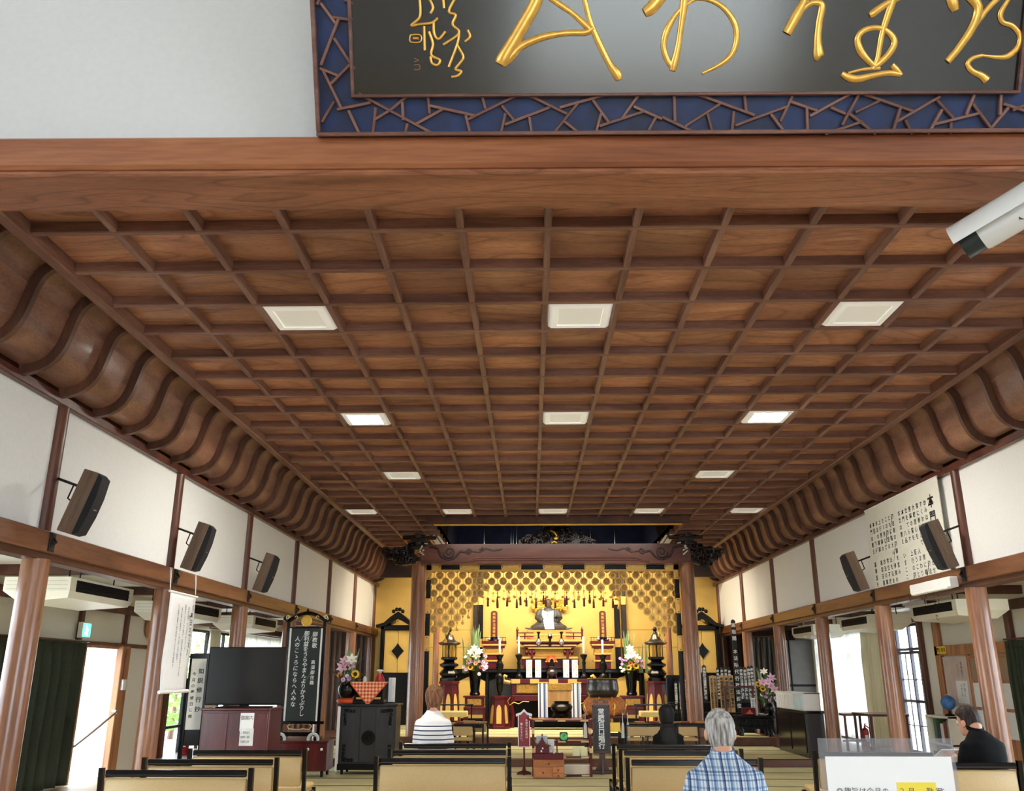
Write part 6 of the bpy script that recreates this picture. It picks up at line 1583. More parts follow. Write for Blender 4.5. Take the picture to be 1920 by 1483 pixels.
def drawers(tt):
    w_, h_ = .235, .265; B('case', W_BOX, tt, (-w_, w_, -.0, .24, 0, h_), b=.004)
    for a, b, c, d in ((-w_ + .012, w_ - .012, h_ * .64, h_ - .012), (-w_ + .012, .05, .012, h_ * .60), (.062, w_ - .012, h_ * .31, h_ * .60), (.062, w_ - .012, .012, h_ * .285)):
        o = B('drawer', W_BOX, tt, (a, b, -.012, .01, c, d), b=.004); m = MB(); m.ball(((a + b) / 2, -.024, (c + d) / 2), (.014, .016, .014), 10, 6); m.build('knob', plain('knob_brown', (120, 66, 34), .35), o, 60)
zt = zz[0] + .0
fd = putlabel('drawer_cabinet', 'small light wooden cabinet with four drawers and round knobs', 'cabinet', 1029, 1440, RY - .27, 0.0, drawers)
def shrine_box(tt):
    B('box', MAROON, tt, (-.235, .215, 0, .2, 0, .09), b=.006)
    B('tower', MAROON, tt, (-.21, .0, .0, .2, .09, .20), b=.004)
    m = MB(); m.prism([(-.24, .19), (-.16, .225), (-.125, .27), (-.105, .33), (-.085, .27), (-.05, .225), (.03, .19)], -.02, .22, lambda a, b, y: (a, y, b)); m.build('roof', MAROON, tt)
    m = MB(); m.ball((-.105, .1, .345), .014, 8, 6); m.build('finial', MAROON, tt, 60)
    m = MB()
    for x, z in ((-.1, .16), (-.12, .12), (.07, .10), (.03, .12), (.16, .11)): m.ball((x, -.008, z), (.013, .01, .015), 8, 6)
    m.build('white_charm', WHITE, tt, 60)
    m = MB(); m.tube([(.12, .1, .09), (.12, .1, .3)], .01, 6); m.build('rod', MAROON, tt)
putlabel('offertory_box', 'maroon roofed offertory box standing on the drawer cabinet', 'box', 1030, 1415, RY - .27, .265, shrine_box)

# ================================================================== low desks and low chairs of the sanctuary
def low_chair():
    t = thing('low_chair', 'x', 'chair')
    for x in (-.24, .24): B('front_leg', BLACK, t, (x - .015, x + .015, .38, .42, 0, .62), b=.004); B('back_leg', BLACK, t, (x - .015, x + .015, -.02, .02, 0, .74), b=.004); B('armrest', BLACK, t, (x - .02, x + .02, .0, .42, .60, .63), b=.006)
    B('seat', BEIGE, t, (-.23, .23, .02, .42, .34, .41), b=.02); B('backrest', BEIGE, t, (-.215, .215, -.03, .015, .47, .70), b=.015); B('back_rail', BLACK, t, (-.24, .24, -.02, .02, .71, .74), b=.006)
    t.scale = (.8, .8, .68); return t
def low_desk():
    t = thing('low_desk', 'x', 'desk')
    B('top', BLACK, t, (-.46, .46, -.19, .19, .66, .69), b=.008)
    for x in (-.42, .42):
        for y in (-.15, .15): B('leg', BLACK, t, (x - .018, x + .018, y - .018, y + .018, 0, .66), b=.004)
        B('end_rail', BLACK, t, (x - .012, x + .012, -.15, .15, .1, .13), b=.004)
    B('apron', BLACK, t, (-.42, .42, -.16, -.14, .58, .66), b=.004)
    t.scale = (.62, .9, .72); return t
pc = pd = None
CH = [(800, 16.9, 'low beige chair left of the person in striped top'), (868, 16.9, 'low beige chair right of the person in striped top'), (895, 17.9, 'low beige chair near the left candle pedestal'), (843, 18.4, 'low beige chair in second row, left of altar'), (1194, 16.9, 'low beige chair beside the bell, first of right row'), (1225, 16.9, 'low beige chair behind the long haired person'), (1290, 16.9, 'low beige chair left of grey haired man\'s head'), (1205, 18.2, 'low beige chair in second row, right of altar'), (1262, 18.2, 'low beige chair by the right altar pillar')]
for u, Y, lab in CH:
    x = P(u, 1375, Y).x
    if pc is None: pc = low_chair(); pc.location = (x, Y, .12); o = pc
    else: o = dup(pc, (x, Y, .12))
    o['label'] = lab; o['group'] = 'low beige chairs'
DK = [(815, 17.75, 'low black desk before the left low chairs'), (880, 17.3 + .35, 'low black desk right of the striped top person'), (1186, 17.75, 'low black desk beside the bell'), (1243, 17.75, 'low black desk in the middle of right row'), (1300, 17.75, 'low black desk near the right altar pillar')]
for u, Y, lab in DK:
    x = P(u, 1350, Y).x
    if pd is None: pd = low_desk(); pd.location = (x, Y, .12); o = pd
    else: o = dup(pd, (x, Y, .12))
    o['label'] = lab; o['group'] = 'low black desks'
    for k, dx in enumerate((-.24, .18)):
        q = thing('sutra_book', 'x', 'book', (x + dx * .7, Y - .03, .12 + .69 * .72), .1 * (k - .5), 'sutra books on the low desks'); q['label'] = 'pair of sutra books: the %s one on the %s' % (('left', 'right')[k], lab)
        q['label'] = '%s sutra book on the %s' % (('left', 'right')[k], lab)
        B('cover', BROC if k else plain('book_cover%d' % u, (150, 60, 50), .6), q, (-.08, .08, -.1, .1, 0, .03), b=.004); B('pages', WHITE, q, (-.078, .083, -.098, .098, .005, .025), b=0)
    if u in (1243, 880):
        q = thing('wooden_clapper', 'pale wooden drum clapper lying on the ' + lab, 'instrument', (x, Y - .1, .12 + .69 * .72)); m = MB(); m.box(-.12, .12, -.03, .03, 0, .05, b=.01); m.build('block', W_TAN, q); m = MB(); m.tube([(.13, 0, .02), (.34, .02, .02)], .012, 6); m.build('mallet', W_TAN, q, 60)
# beige kneeling cushions on small benches further in
for u, Y, lab in ((846, 20.4, 'pale yellow bench seat before the left lantern pedestal'), (1230, 20.4, 'pale yellow bench seat before the right lantern pedestal')):
    x = P(u, 1336, Y).x; t = thing('priest_stool', lab, 'stool', (x, Y, .28), 0, 'pale yellow stools'); h = P(u, 1333, Y).z - .28
    B('seat', plain('stool_yellow%d' % u, (222, 202, 134), .6), t, (-.36, .36, -.2, .2, h - .12, h), b=.02); B('arm_rail', BLACK, t, (-.5, .5, -.22, -.19, h + .12, h + .15), b=.004)
    for xx in (-.34, .34):
        for y in (-.17, .17): B('leg', MAROON, t, (xx - .02, xx + .02, y - .02, y + .02, 0, h - .12), b=.004)
    for xx in (-.46, .46): B('arm_post', BLACK, t, (xx - .015, xx + .015, -.22, -.19, 0, h + .12), b=.003)

# ================================================================== memorial slats on the right
rk = thing('slat_rack', 'stepped black rack carrying the lettered memorial slats', 'rack', (P(1345, 1340, 20.6).x, 20.6, .28)); RKX = rk.location.x
xa, xb = P(1258, 1330, 20.6).x - RKX, P(1414, 1330, 20.6).x - RKX
gap0, gap1 = PRX - RKX, PRX - RKX
B('lower_step', BLACKM, rk, (xa, xb, -.1, .2, 0, .42), b=.01); B('upper_step', BLACKM, rk, (xa, xb, .2, .5, 0, .62), b=.01); B('front_rail', W_MAR, rk, (P(1358, 1286, 20.45).x - RKX, xb, -.16, -.13, P(1380, 1287, 20.45).z - .28 - .03, P(1380, 1286, 20.45).z - .28), b=.004)
for x in (P(1360, 1300, 20.45).x - RKX, xb - .03): B('rail_post', W_MAR, rk, (x - .02, x + .02, -.16, -.13, 0, P(1380, 1286, 20.45).z - .28), b=.004)
B('slat_rail', BLACK, rk, (xa, xb, .50, .54, .0, 1.2), b=.01)
SLB = plain('slat_black', (20, 20, 21), .35, var=.1)
def slat(u, vt, vb, wpx, Y, kind, text, lab, pil=True):
    z0 = .28 + (.42 if Y < 20.8 else .62); x = P(u, (vt + vb) / 2, Y).x; zt = P(u, vt, Y).z; H = zt - z0; w = wpx * 19.8 / 1636 / 2
    t = thing('memorial_tablet', lab, 'tablet', (x, Y, z0), 0, 'lettered memorial tablets on the rack')
    m = MB()
    if kind == 'b': m.prism([(-w, 0), (w, 0), (w, H - .16), (w * .7, H - .145), (w, H - .12), (w * .7, H - .10), (w * .95, H - .07), (w * .8, H - .03), (0, H), (-w * .8, H - .03), (-w * .95, H - .07), (-w * .7, H - .10), (-w, H - .12), (-w * .7, H - .145), (-w, H - .16)], -.01, .012, lambda a, b, y: (a, y, b))
    else: m.prism([(-w, 0), (w, 0), (w, H - .02), (0, H), (-w, H - .02)], -.01, .012, lambda a, b, y: (a, y, b))
    m.build('board', SLB if kind == 'b' else W_TAN, t)
    n = len(text); p = (H - .12) / n
    cols = [(0, H - .06, min(w * 1.8, p * 1.05), p, text)] if wpx < 11 else [(-w * .48, H - .06, min(w * .95, p), p, text), (w * .48, H - .06, min(w * .95, p), p, text)]
    letters('lettering', CHALK if kind == 'b' else INK, t, cols, lambda a, b: (a, -.0125, b), bold=.02)
    return t
NM = '南無妙法蓮華経'
k = 0
BL = [(1268, 1276, 6.5), (1276.5, 1274, 6.5), (1284.5, 1268, 6.5), (1291.5, 1281, 5)]
for q, (u, vt, w) in enumerate(BL): slat(u, vt, 1335, w, 20.55, 'b', NM + ('法師', '菩提', '功徳', '追善')[q], 'black lettered slat left of the right altar pillar, %s of four' % ('first', 'second', 'third', 'fourth')[q])
slat(1322, 1246, 1325, 9, 20.95, 'b', NM + '菩提也', 'black lettered slat just right of the altar pillar')
for q, (u, vt, w) in enumerate(((1347, 1250, 5.5), (1355, 1250, 5.5), (1362, 1249, 5.5), (1369, 1251, 5.5))): slat(u, vt, 1318, w, 20.95, 'b', NM + '霊位', 'black slat showing above the tan slats, %s of four' % ('first', 'second', 'third', 'fourth')[q])
slat(1338, 1266, 1325, 13, 20.55, 't', '為先祖代々之諸精霊追善菩提', 'widest tan slat with two columns of black letters')
for q, (u, vt, w) in enumerate(((1354, 1265, 8), (1363, 1265, 7.5), (1372, 1265, 7.5))): slat(u, vt, 1320, w, 20.55, 't', '奉唱首題' + '追善供養菩提'[q:], 'narrow tan slat with half-bare wood, %s of three' % ('first', 'second', 'third')[q])
slat(1380, 1161, 1325, 9, 20.60, 'b', '高祖開 本法院代行政法師位', 'tallest black slat with large white letters, rising above all')
for q, (u, vt, w) in enumerate(((1391, 1249, 6.5), (1398, 1250, 6.5), (1405, 1248, 6.5), (1411, 1247, 6))): slat(u, vt, 1312, w, 20.95, 'b', NM + ('法師', '信士', '信女', '霊位')[q], 'black slat right of the tallest one, %s of four' % ('first', 'second', 'third', 'fourth')[q])
# black ornate table with offerings and flower vase
YT2 = 19.6
x0, x1, _, zt = rect(1378, 1339, 1452, 1395, YT2); tz = .28; 
t = thing('offering_table', 'black carved offering table beside the memorial slats', 'table', ((x0 + x1) / 2, YT2, tz)); w = (x1 - x0) / 2; h = P(1415, 1341, YT2).z - tz; TB = t
B('top', BLACK, t, (-w, w, -.2, .25, h - .05, h), b=.012); B('carved_frieze', BLACKM, t, (-w + .05, w - .05, -.17, .2, h - .26, h - .05), b=.01)
m = MB()
for k in range(5): a = -w + .12 + k * (2 * w - .24) / 4; m.tube([(a - .07, -.175, h - .2), (a - .07, -.18, h - .1), (a + .07, -.18, h - .1), (a + .07, -.175, h - .2), (a - .02, -.178, h - .2)], .012, 5)
m.build('fret_carving', BLACK, t, 60)
for x in (-w + .1, w - .1):
    for y in (-.14, .18): m = MB(); m.tube([(x, y, h - .2), (x * 1.06, y, h * .5), (x * .94, y, .12), (x * 1.02, y, .0)], [.06, .05, .04, .055], 8); m.build('leg', BLACK, t, 60)
TZ = tz + h; TX = t.location.x
arrangement('black round vase of pink lilies and sunflower on the black table', (P(1440, 1320, YT2).x, YT2 + .02, TZ), [('pink_lily', .0, .42), ('pink_lily', .1, .5), ('pink_lily', .06, .34), ('pink_lily', .12, .26), ('sunflower', -.10, .28), ('orange_gerbera', .2, .22), ('pink_blossom', -.05, .12), ('pink_blossom', .03, .05), ('pink_blossom', .12, .1), ('white_blossom', -.14, .16), ('pink_lily', -.1, .4), ('pink_blossom', -.02, .2), ('white_blossom', .16, .05), ('sunflower', -.18, .38), ('pink_blossom', .2, .08), ('white_lily', -.06, .62)], 6, [(.0, 4, .8)], 'round', 1.0)
q = thing('red_box', 'red lacquer box with gold crest on the black table', 'box', (P(1403, 1330, YT2).x, YT2 - .03, TZ)); B('box', VERM if False else MAROON, q, (-.13, .13, -.08, .1, 0, .15), b=.01); m = MB(); m.prism([(-.08, .03), (.08, .03), (.03, .08), (0, .12), (-.03, .08)], -.088, -.08, lambda a, b, y: (a, y, b)); m.build('crest', VERM, q)
q = thing('prayer_slip', 'white slip standing on the black table beside the red box', 'tablet', (P(1411, 1315, YT2 + .15).x, YT2 + .12, TZ)); B('slip', WHITE, q, (-.045, .045, -.008, .008, 0, .34), b=.003); letters('lettering', INKG, q, [(0, .3, .05, .055, '御供養')], lambda a, b: (a, -.0095, b))
q = thing('offering_dish', 'white low dish at right front of the black table', 'dish', (P(1432, 1341, YT2 - .1).x, YT2 - .08, TZ)); m = MB(); m.lathe([(0, 0), (.06, 0), (.11, .03), (.12, .035), (.06, .012), (0, .012)], 20); m.build('dish', WHITE, q, 50)
# black counter with a white clear case on top, its long side towards the nave
x0, y0, y1 = 4.78, 16.25, 18.15
h = P(1518, 1333, y0).z - .12; hh = P(1515, 1299, y0).z - .12 - h
t = thing('counter', 'dark glossy counter at the right edge of the platform', 'counter', (x0, y0, .12)); L = y1 - y0; w = .30
B('body', plain('counter_dark', (34, 28, 28), .18, var=.15, spec=.5), t, (0, w, 0.03, L, 0, h - .04), b=.006); B('end_panel', plain('counter_grey', (58, 56, 58), .35), t, (-.01, w + .01, -.01, .03, 0, h - .04), b=.006); B('top', BLACK, t, (-.03, w + .03, -.04, L, h - .04, h), b=.008)
for k in range(2): B('side_panel', plain('counter_side%d' % k, (42, 34, 34), .15, spec=.5), t, (-.012, 0, .1 + k * L * .48, L * .46 + k * L * .48, .08, h - .1), b=.004)
q = thing('display_case', 'white translucent case standing on the dark counter', 'case', (x0, y0, .12 + h))
B('back_sheet', plain('case_white', (240, 246, 250), .5), q, (.26, .27, 0, L - .05, 0, hh), b=0); B('frame', WHITE, q, (-.005, .28, 0, L - .05, hh - .02, hh), (0, .27, 0, .015, 0, hh), (0, .27, L - .065, L - .05, 0, hh), b=.003)
B('front_sheet', plain('case_front', (240, 246, 250), .4), q, (0, .004, .015, L - .065, .0, hh - .02), b=0); B('blue_card', plain('case_blue', (204, 228, 240), .5), q, (-.006, -.001, .1, L * .36, .01, hh * .9), b=0)
for k in range(7): B('white_slip', WHITE, q, (-.01, -.001, L * .42 + k * .14, L * .42 + k * .14 + .07, 0, hh * .8), b=.002)

# ================================================================== left front: cabinet with emblem, little altar, chalk board, television
YA = PZ(680, 1449, 0).y - .3
x0, x1, z0, z1 = rect(636, 1320, 741, 1443, YA)
t = thing('altar_cabinet', 'tall black wheeled cabinet with carved corners and round emblem', 'cabinet', ((x0 + x1) / 2, YA, 0)); w = (x1 - x0) / 2; h = z1; CBX = t.location.x; CBZ = h
CBK = wood('cabinet_black', (30, 32, 36), (44, 46, 52), (60, 62, 70), 'z', 6, 10, .3, tint=.05)
B('body', CBK, t, (-w, w, 0, .55, .07, h - .03), b=.008); B('top', CBK, t, (-w - .03, w + .03, -.03, .58, h - .03, h), b=.008); B('base', BLACKM, t, (-w - .01, w + .01, -.015, .56, .07, .16), b=.006)
B('front_panel', CBK, t, (-w + .04, -.13, -.012, .0, .18, h - .06), (-.115, .115, -.012, 0, .18, h - .06), (.13, w - .04, -.012, 0, .18, h - .06), b=.006)
B('white_side_edge', WHITE, t, (-w - .05, -w - .003, .0, .55, .05, h - .03), b=.004)
M = Matrix.Translation((.02, -.012, h * .52)) @ Euler((PI / 2, 0, 0)).to_matrix().to_4x4()
m = MB(); m.lathe([(0, .006), (.08, .006), (.085, .02), (.105, .02), (.11, 0), (0, 0)], 28, M=M); m.tube([(.02 + a, -.03, h * .52 + b) for a, b in spiral(0, 0, .07, 1.6, 1, .5, 22, .25)], .012, 6); m.build('round_emblem', BLACK, t, 50)
for sx, cx in ((1, -w + .05), (-1, w - .05)):
    for sz, cz in ((-1, h - .07), (1, .19)):
        m = MB()
        for k in range(5): m.tube([(a, -.018, b) for a, b in spiral(cx + sx * (.03 + .035 * k), cz + sz * .03, .028, 1.1, sx, k, 8, .3)], .008, 5); m.tube([(a, -.018, b) for a, b in spiral(cx + sx * .03, cz + sz * (.03 + .05 * k), .028, 1.1, sx, k + 2, 8, .3)], .008, 5)
        m.build('corner_carving', BLACK, t, 60)
for x in (-w + .06, w - .06):
    for y in (.05, .48): m = MB(); m.lathe([(0, -.015), (.035, -.015), (.035, .015), (0, .015)], 14, M=Matrix.Translation((x, y, .035)) @ Euler((0, PI / 2, 0)).to_matrix().to_4x4()); m.box(x - .02, x + .02, y - .02, y + .02, .05, .08); m.build('castor', IRON, t, 50)
# small altar box under chequered cloth
x0, x1, z0, z1 = rect(664, 1279, 722, 1320, YA + .2)
q = thing('small_altar', 'little dark altar box standing on the emblem cabinet', 'altar', ((x0 + x1) / 2, YA + .22, CBZ)); w2 = (x1 - x0) / 2; hh = z1 - CBZ
B('base', BLACK, q, (-w2, w2, -.14, .2, 0, .06), b=.006); B('body', BLACKM, q, (-w2 * .9, w2 * .9, -.1, .18, .06, hh - .02), b=.006); B('top', BLACK, q, (-w2 - .02, w2 + .02, -.15, .2, hh - .02, hh), b=.006)
m = MB()
for s in (-1, 1):
    for k in range(4): m.ball((s * w2 * .86, -.12, .08 + k * .05), (.02, .02, .024), 8, 6)
m.build('turned_leg', BLACK, q, 60); B('gilt_strip', GOLD, q, (-w2 * .8, w2 * .8, -.106, -.1, .07, .10), b=0)
CHK = NT('chequered_cloth'); CHK.set(.8); co = CHK.coords((1, 1, 1), rnd=False); mp = CHK.n('ShaderNodeMapping'); mp.inputs['Rotation'].default_value = (0, PI / 4, 0); CHK.l(co, mp.inputs[0]); ck = CHK.n('ShaderNodeTexChecker'); ck.inputs['Scale'].default_value = 26; ck.inputs[1].default_value = col4((214, 76, 40)); ck.inputs[2].default_value = col4((244, 190, 150)); CHK.l(mp.outputs[0], ck.inputs[0]); CHK.l(ck.outputs[0], CHK.bsdf.inputs['Base Color'])
c = thing('altar_cloth', 'orange chequered cloth hanging as a triangle from the little altar', 'cloth', (q.location.x, YA + .22, CBZ + hh)); 
m = MB(); m.prism([(-w2 - .04, .0), (w2 + .04, .0), (w2 + .03, -.04), (.02, -.34), (-.02, -.34), (-w2 - .03, -.04)], -.168, -.155, lambda a, b, y: (a, y, b)); m.build('front_drop', CHK.mat, c); B('top_cover', CHK.mat, c, (-w2 - .03, w2 + .03, -.168, .18, .0, .006), b=0)
m = MB(); m.tube([(-w2 - .04, -.168, -.02), (0, -.172, -.345), (w2 + .04, -.168, -.02)], .008, 5); m.build('hem', VERM, c)
# flowers on a red cushion, figure, candle jars
q = thing('vase_cushion', 'red orange cushion under the small flower vase', 'cushion', (P(649, 1315, YA + .15).x, YA + .18, CBZ)); m = MB(); m.lathe([(0, 0), (.13, 0), (.16, .03), (.155, .06), (.10, .085), (0, .08)], 20); m.build('pad', VERM, q, 60); m = MB(); m.lathe([(0, .078), (.09, .086), (.07, .094), (0, .094)], 16); m.build('top_disc', plain('cushion_orange', (230, 120, 50), .6), q, 60)
arrangement('black vase with pink lilies and small sunflower on emblem cabinet', (q.location.x, YA + .18, CBZ + .09), [('pink_lily', -.05, .34), ('pink_lily', .05, .28), ('white_lily', .08, .36), ('pink_lily', -.08, .24), ('sunflower', .14, .13), ('orange_gerbera', -.12, .12), ('white_blossom', .0, .1), ('pink_blossom', -.04, .04), ('white_blossom', -.1, .2), ('pink_blossom', .06, .06)], 12, [(.0, 5, .62)], 'round', .95)
q = thing('white_jar', 'small white jar beside the figure on the little altar', 'jar', (P(683, 1275, YA + .2).x, YA + .25, CBZ + hh + .006)); m = MB(); m.lathe([(0, 0), (.03, 0), (.032, .05), (.02, .07), (.02, .09), (0, .09)], 14); m.build('jar', WHITE, q, 50)
q = thing('seated_figure', 'small red clothed figure with white cap on the little altar', 'figurine', (P(711, 1275, YA + .2).x, YA + .25, CBZ + hh + .006)); m = MB(); m.loft([ell((0, 0, 0), .09, .06), ell((0, 0, .06), .07, .05), ell((0, 0, .12), .04, .035)]); m.build('robe', RED, q, 60); m = MB(); m.ball((0, -.005, .15), .032, 12, 8); m.build('head', SKIN, q, 60); m = MB(); m.ball((0, .0, .175), (.055, .045, .022), 12, 8); m.build('white_cap', WHITE, q, 60)
for u, lab in ((731, 'pale blue-white slip right of the little altar'), (737, 'tall white slip rightmost on the emblem cabinet')):
    q = thing('prayer_slip', lab, 'tablet', (P(u, 1290, YA + .35).x, YA + .4, CBZ)); B('slip', plain('slip%d' % u, (214, 222, 228) if u < 735 else (240, 240, 236), .6), q, (-.03, .03, -.008, .008, 0, .40), b=.003); B('foot', BLACK, q, (-.04, .04, -.04, .04, 0, .02), b=.003)

# chalk board stand on its wheeled maroon cabinet
YG = 14.35
x0, x1, z0, z1 = rect(512, 1389, 612, 1448, YG)
t = thing('low_cabinet', 'low maroon wheeled cabinet under the chalk board', 'cabinet', ((x0 + x1) / 2, YG, 0)); w = (x1 - x0) / 2; h = z1; GX = t.location.x; GZ = h
B('body', W_MAR, t, (-w, w, -.0, .5, .09, h - .025), b=.006); B('top', W_MAR, t, (-w - .02, w + .02, -.02, .52, h - .025, h), b=.005)
for x in (.12, w - .08): m = MB(); m.ball((x, -.012, h - .12), (.022, .014, .022), 10, 6); m.build('white_knob', WHITE, t, 60)
for x in (-w + .07, w - .07):
    for y in (.06, .44): m = MB(); m.lathe([(0, -.015), (.04, -.015), (.04, .015), (0, .015)], 14, M=Matrix.Translation((x, y, .04)) @ Euler((0, PI / 2, 0)).to_matrix().to_4x4()); m.box(x - .02, x + .02, y - .02, y + .02, .05, .1); m.build('castor', IRON, t, 50)
yb = YG + .25
x0, x1, z0, z1 = rect(541, 1178, 597, 1352, yb)
t = thing('chalk_board', 'tall chalk board in black scrolled frame with gold crest and verses', 'sign', ((x0 + x1) / 2, yb, GZ)); w = (x1 - x0) / 2; z0 -= GZ; z1 -= GZ
B('board', plain('chalk_slate', (34, 44, 42), .5, var=.25, scale=2.5), t, (-w, w, -.01, .01, z0, z1), b=0)
B('white_stile', WHITE, t, (-w - .03, -w, -.014, .01, z0, z1), (w, w + .03, -.014, .01, z0, z1), b=.002)
B('frame_post', BLACK, t, (-w - .08, -w - .03, -.025, .025, .0, z1 + .14), (w + .03, w + .08, -.025, .025, 0, z1 + .14), b=.006)
for q_ in ((-w - .14, w + .14, -.03, .03, z0 - .045, z0), (-w - .05, w + .05, -.02, .02, z1, z1 + .02), (-w - .05, w + .05, -.02, .02, .05, .11)): B('cross_bar', BLACK, t, q_, b=.006)
m = MB(); m.tube([(-w - .06 + (2 * w + .12) * k / 14, 0, z1 + .10 + .14 * math.sin(PI * k / 14) ** .8) for k in range(15)], .03, 8); m.tube([(0, 0, z1 + .25), (0, 0, z1 + .31)], [.03, .01], 8)
for s in (-1, 1): m.tube([(a, -.0, b) for a, b in spiral(s * (w + .09), z1 + .16, .06, 1.2, s, PI, 14, .25)], .018, 6)
m.build('arched_crest', BLACK, t, 60)
m = MB()
for s in (-1, 1): m.tube([(a, -.03, b) for a, b in spiral(s * (w + .07), z1 + .17, .035, 1.2, -s, 0, 12, .3)], .01, 6); m.tube([(a, -.03, b) for a, b in spiral(s * (w * .7), z1 + .17, .03, .8, s, 0, 10, .3)], .006, 5)
m.build('gilt_scroll', plain('scroll_cream', (226, 206, 160), .4), t, 60)
M = Matrix.Translation((0, -.02, z1 + .115)) @ Euler((PI / 2, 0, 0)).to_matrix().to_4x4()
m = MB(); m.lathe([(0, 0), (.085, 0), (.088, .012), (.07, .014), (.066, .006), (.04, .006), (.038, .014), (.018, .014), (0, .01)], 28, M=M); m.build('gold_crest', GOLDB, t, 50)
m = MB(); m.tube([(-w * .7, -.02, .16), (-w * .8, -.02, .2), (-w * .6, -.02, .235), (w * .6, -.02, .235), (w * .8, -.02, .2), (w * .65, -.02, .15), (w * .2, -.02, .16), (0, -.02, .15), (-w * .3, -.02, .15), (-w * .7, -.02, .16)], .009, 6); m.build('gilt_line', plain('line_cream', (222, 196, 140), .4), t, 60)
for s in (-1, 1):
    B('foot', BLACK, t, (s * (w + .055) - .035, s * (w + .055) + .035, -.16, .16, 0, .05), b=.01)
    m = MB()
    for k in range(9): a = PI * k / 8; m.cbox((s * (w + .02) + .075 * math.cos(a), -.17, .02 + .075 * math.sin(a)), (.045, .02, .045), .005, (0, -a, 0))
    m.build('rosette', plain('rosette%d' % s, (214, 226, 226), .6), t)
HH = z1 - z0
letters('verses', CHALK, t, [(w * .62, z1 - .05, .085, .088, '御教歌'), (w * .60, z1 - .05 - HH * .31, .068, .078, '高須御住職'), (w * .05, z1 - .04, .085, (HH - .07) / 16.5, '御利益をうらやまんよりかうぶりし'), (-w * .55, z1 - .12, .085, (HH - .18) / 13.6, '人のこゝろにならへ人みな')], lambda a, b: (a, -.0125, b), bold=.012, skew=.06)
# television on its cabinet
YV = 12.2
x0, x1, z0, z1 = rect(388, 1213, 532, 1322, YV)
zt = P(450, 1327, YV).z
t = thing('television_cabinet', 'dark maroon wooden cabinet under the television', 'cabinet', ((P(382, 1360, YV).x + P(508, 1360, YV).x) / 2, YV, 0)); w = (P(508, 1360, YV).x - P(382, 1360, YV).x) / 2; h = zt
B('body', W_MAR, t, (-w, w, -.1, .5, 0, h - .03), b=.006); B('door', W_MAR, t, (-w + .02, -.1, -.115, -.1, .06, h - .06), (-.08, w - .02, -.115, -.1, .06, h - .06), b=.006); B('top', W_MAR, t, (-w - .02, w + .02, -.13, .52, h - .03, h), b=.006)
q = thing('notice_sheet', 'white notice sheets taped on the television cabinet', 'paper', (t.location.x + .16, YV - .118, h - .42)); B('upper_sheet', WHITE, q, (-.09, .09, -.002, .0, .14, .36), b=0); B('lower_sheet', plain('sheet_low', (226, 226, 224), .7), q, (-.08, .10, -.005, -.003, -.04, .17), b=0)
letters('lettering', INK, q, [(-.055, .30, .06, .055, '御案内', True)], lambda a, b: (a, -.003, b)); letters('lettering', INKG, q, [(-.055, .12 - k * .055, .034, .03, ('ご参詣の', '皆様へ願', '合掌礼拝')[k], True) for k in range(3)], lambda a, b: (a, -.006, b))
v_ = thing('television', 'large flat black television standing on the maroon cabinet', 'television', ((x0 + x1) / 2 - .0, YV + .05, h)); w = (x1 - x0) / 2; H0 = z0 - h; H1 = z1 - h
B('screen', SCREEN, v_, (-w + .012, w - .012, -.022, -.012, H0 + .02, H1 - .012), b=.002); B('housing', BLACK, v_, (-w, w, -.02, .04, H0, H1), b=.008); B('stand', BLACKM, v_, (-.06, .06, .0, .04, .01, H0 + .1), (-.35, .35, -.1, .16, 0, .015), b=.004)
v_.rotation_euler = (0, 0, math.radians(3))
# white lettered board in black frame
YW = 12.4
x0, x1, z0, z1 = rect(355, 1235, 380, 1368, YW)
t = thing('standing_sign', 'narrow white sign with brush letters in a black standing frame', 'sign', ((x0 + x1) / 2, YW, 0), math.radians(16)); w = (x1 - x0) / 2 * 1.05
B('sheet', plain('sign_sheet', (226, 224, 214), .7), t, (-w, w, -.012, -.004, z0, z1), b=0); B('frame', BLACK, t, (-w - .03, w + .03, -.02, .02, z1, z1 + .07), (-w - .03, -w, -.02, .02, 0.03, z1), (w, w + .03, -.02, .02, .03, z1), (-w, w, -.02, .02, z0 - .2, z0), b=.004)
B('foot', BLACK, t, (-w - .05, -w + .02, -.2, .2, 0, .04), (w - .02, w + .05, -.2, .2, 0, .04), b=.006); B('stay', BLACKM, t, (-w - .06, -w - .03, .02, .06, .03, z1 * .85), b=.004)
H = z1 - z0; letters('lettering', INK, t, [(w * .4, z1 - .10, .075, H * .135, '如説修行抄'), (-w * .5, z1 - .16, .05, H * .085, '今月の奉修日に候')], lambda a, b: (a, -.0135, b), bold=.02)

# ================================================================== hanging banner, hanging text sheet
XB = XL + .135
a, b, c, d = PX(322, 1096, XB), PX(369, 1107, XB), PX(294, 1294, XB), PX(349, 1299, XB)
ya, yb = a.y, b.y; zt = 2.42; zb_ = (PX(294, 1294, XB).z + PX(349, 1299, XB).z) / 2
t = thing('hanging_banner', 'long white cloth banner of small black writing hung from the left beam', 'banner', (XB, (ya + yb) / 2, 0)); hw = abs(yb - ya) / 2
m = MB(); m.grid(6, 20, lambda u, v: (.012 * math.sin(u * 5 + v * 7) * v, -hw + u * 2 * hw, zt - .02 + (zb_ - zt + .02) * v)); o = m.build('cloth', WHITEC, t, 180)
so_ = o.modifiers.new('thickness', 'SOLIDIFY'); so_.thickness = .004
m = MB(); m.tube([(0, -hw - .04, zt - .02), (0, hw + .04, zt - .02)], .014, 8); m.build('top_rod', WHITE, t, 60); m = MB(); m.tube([(.01, -hw - .03, zb_), (.01, hw + .03, zb_)], .02, 8); m.build('bottom_rod', WHITE, t, 60)
m = MB()
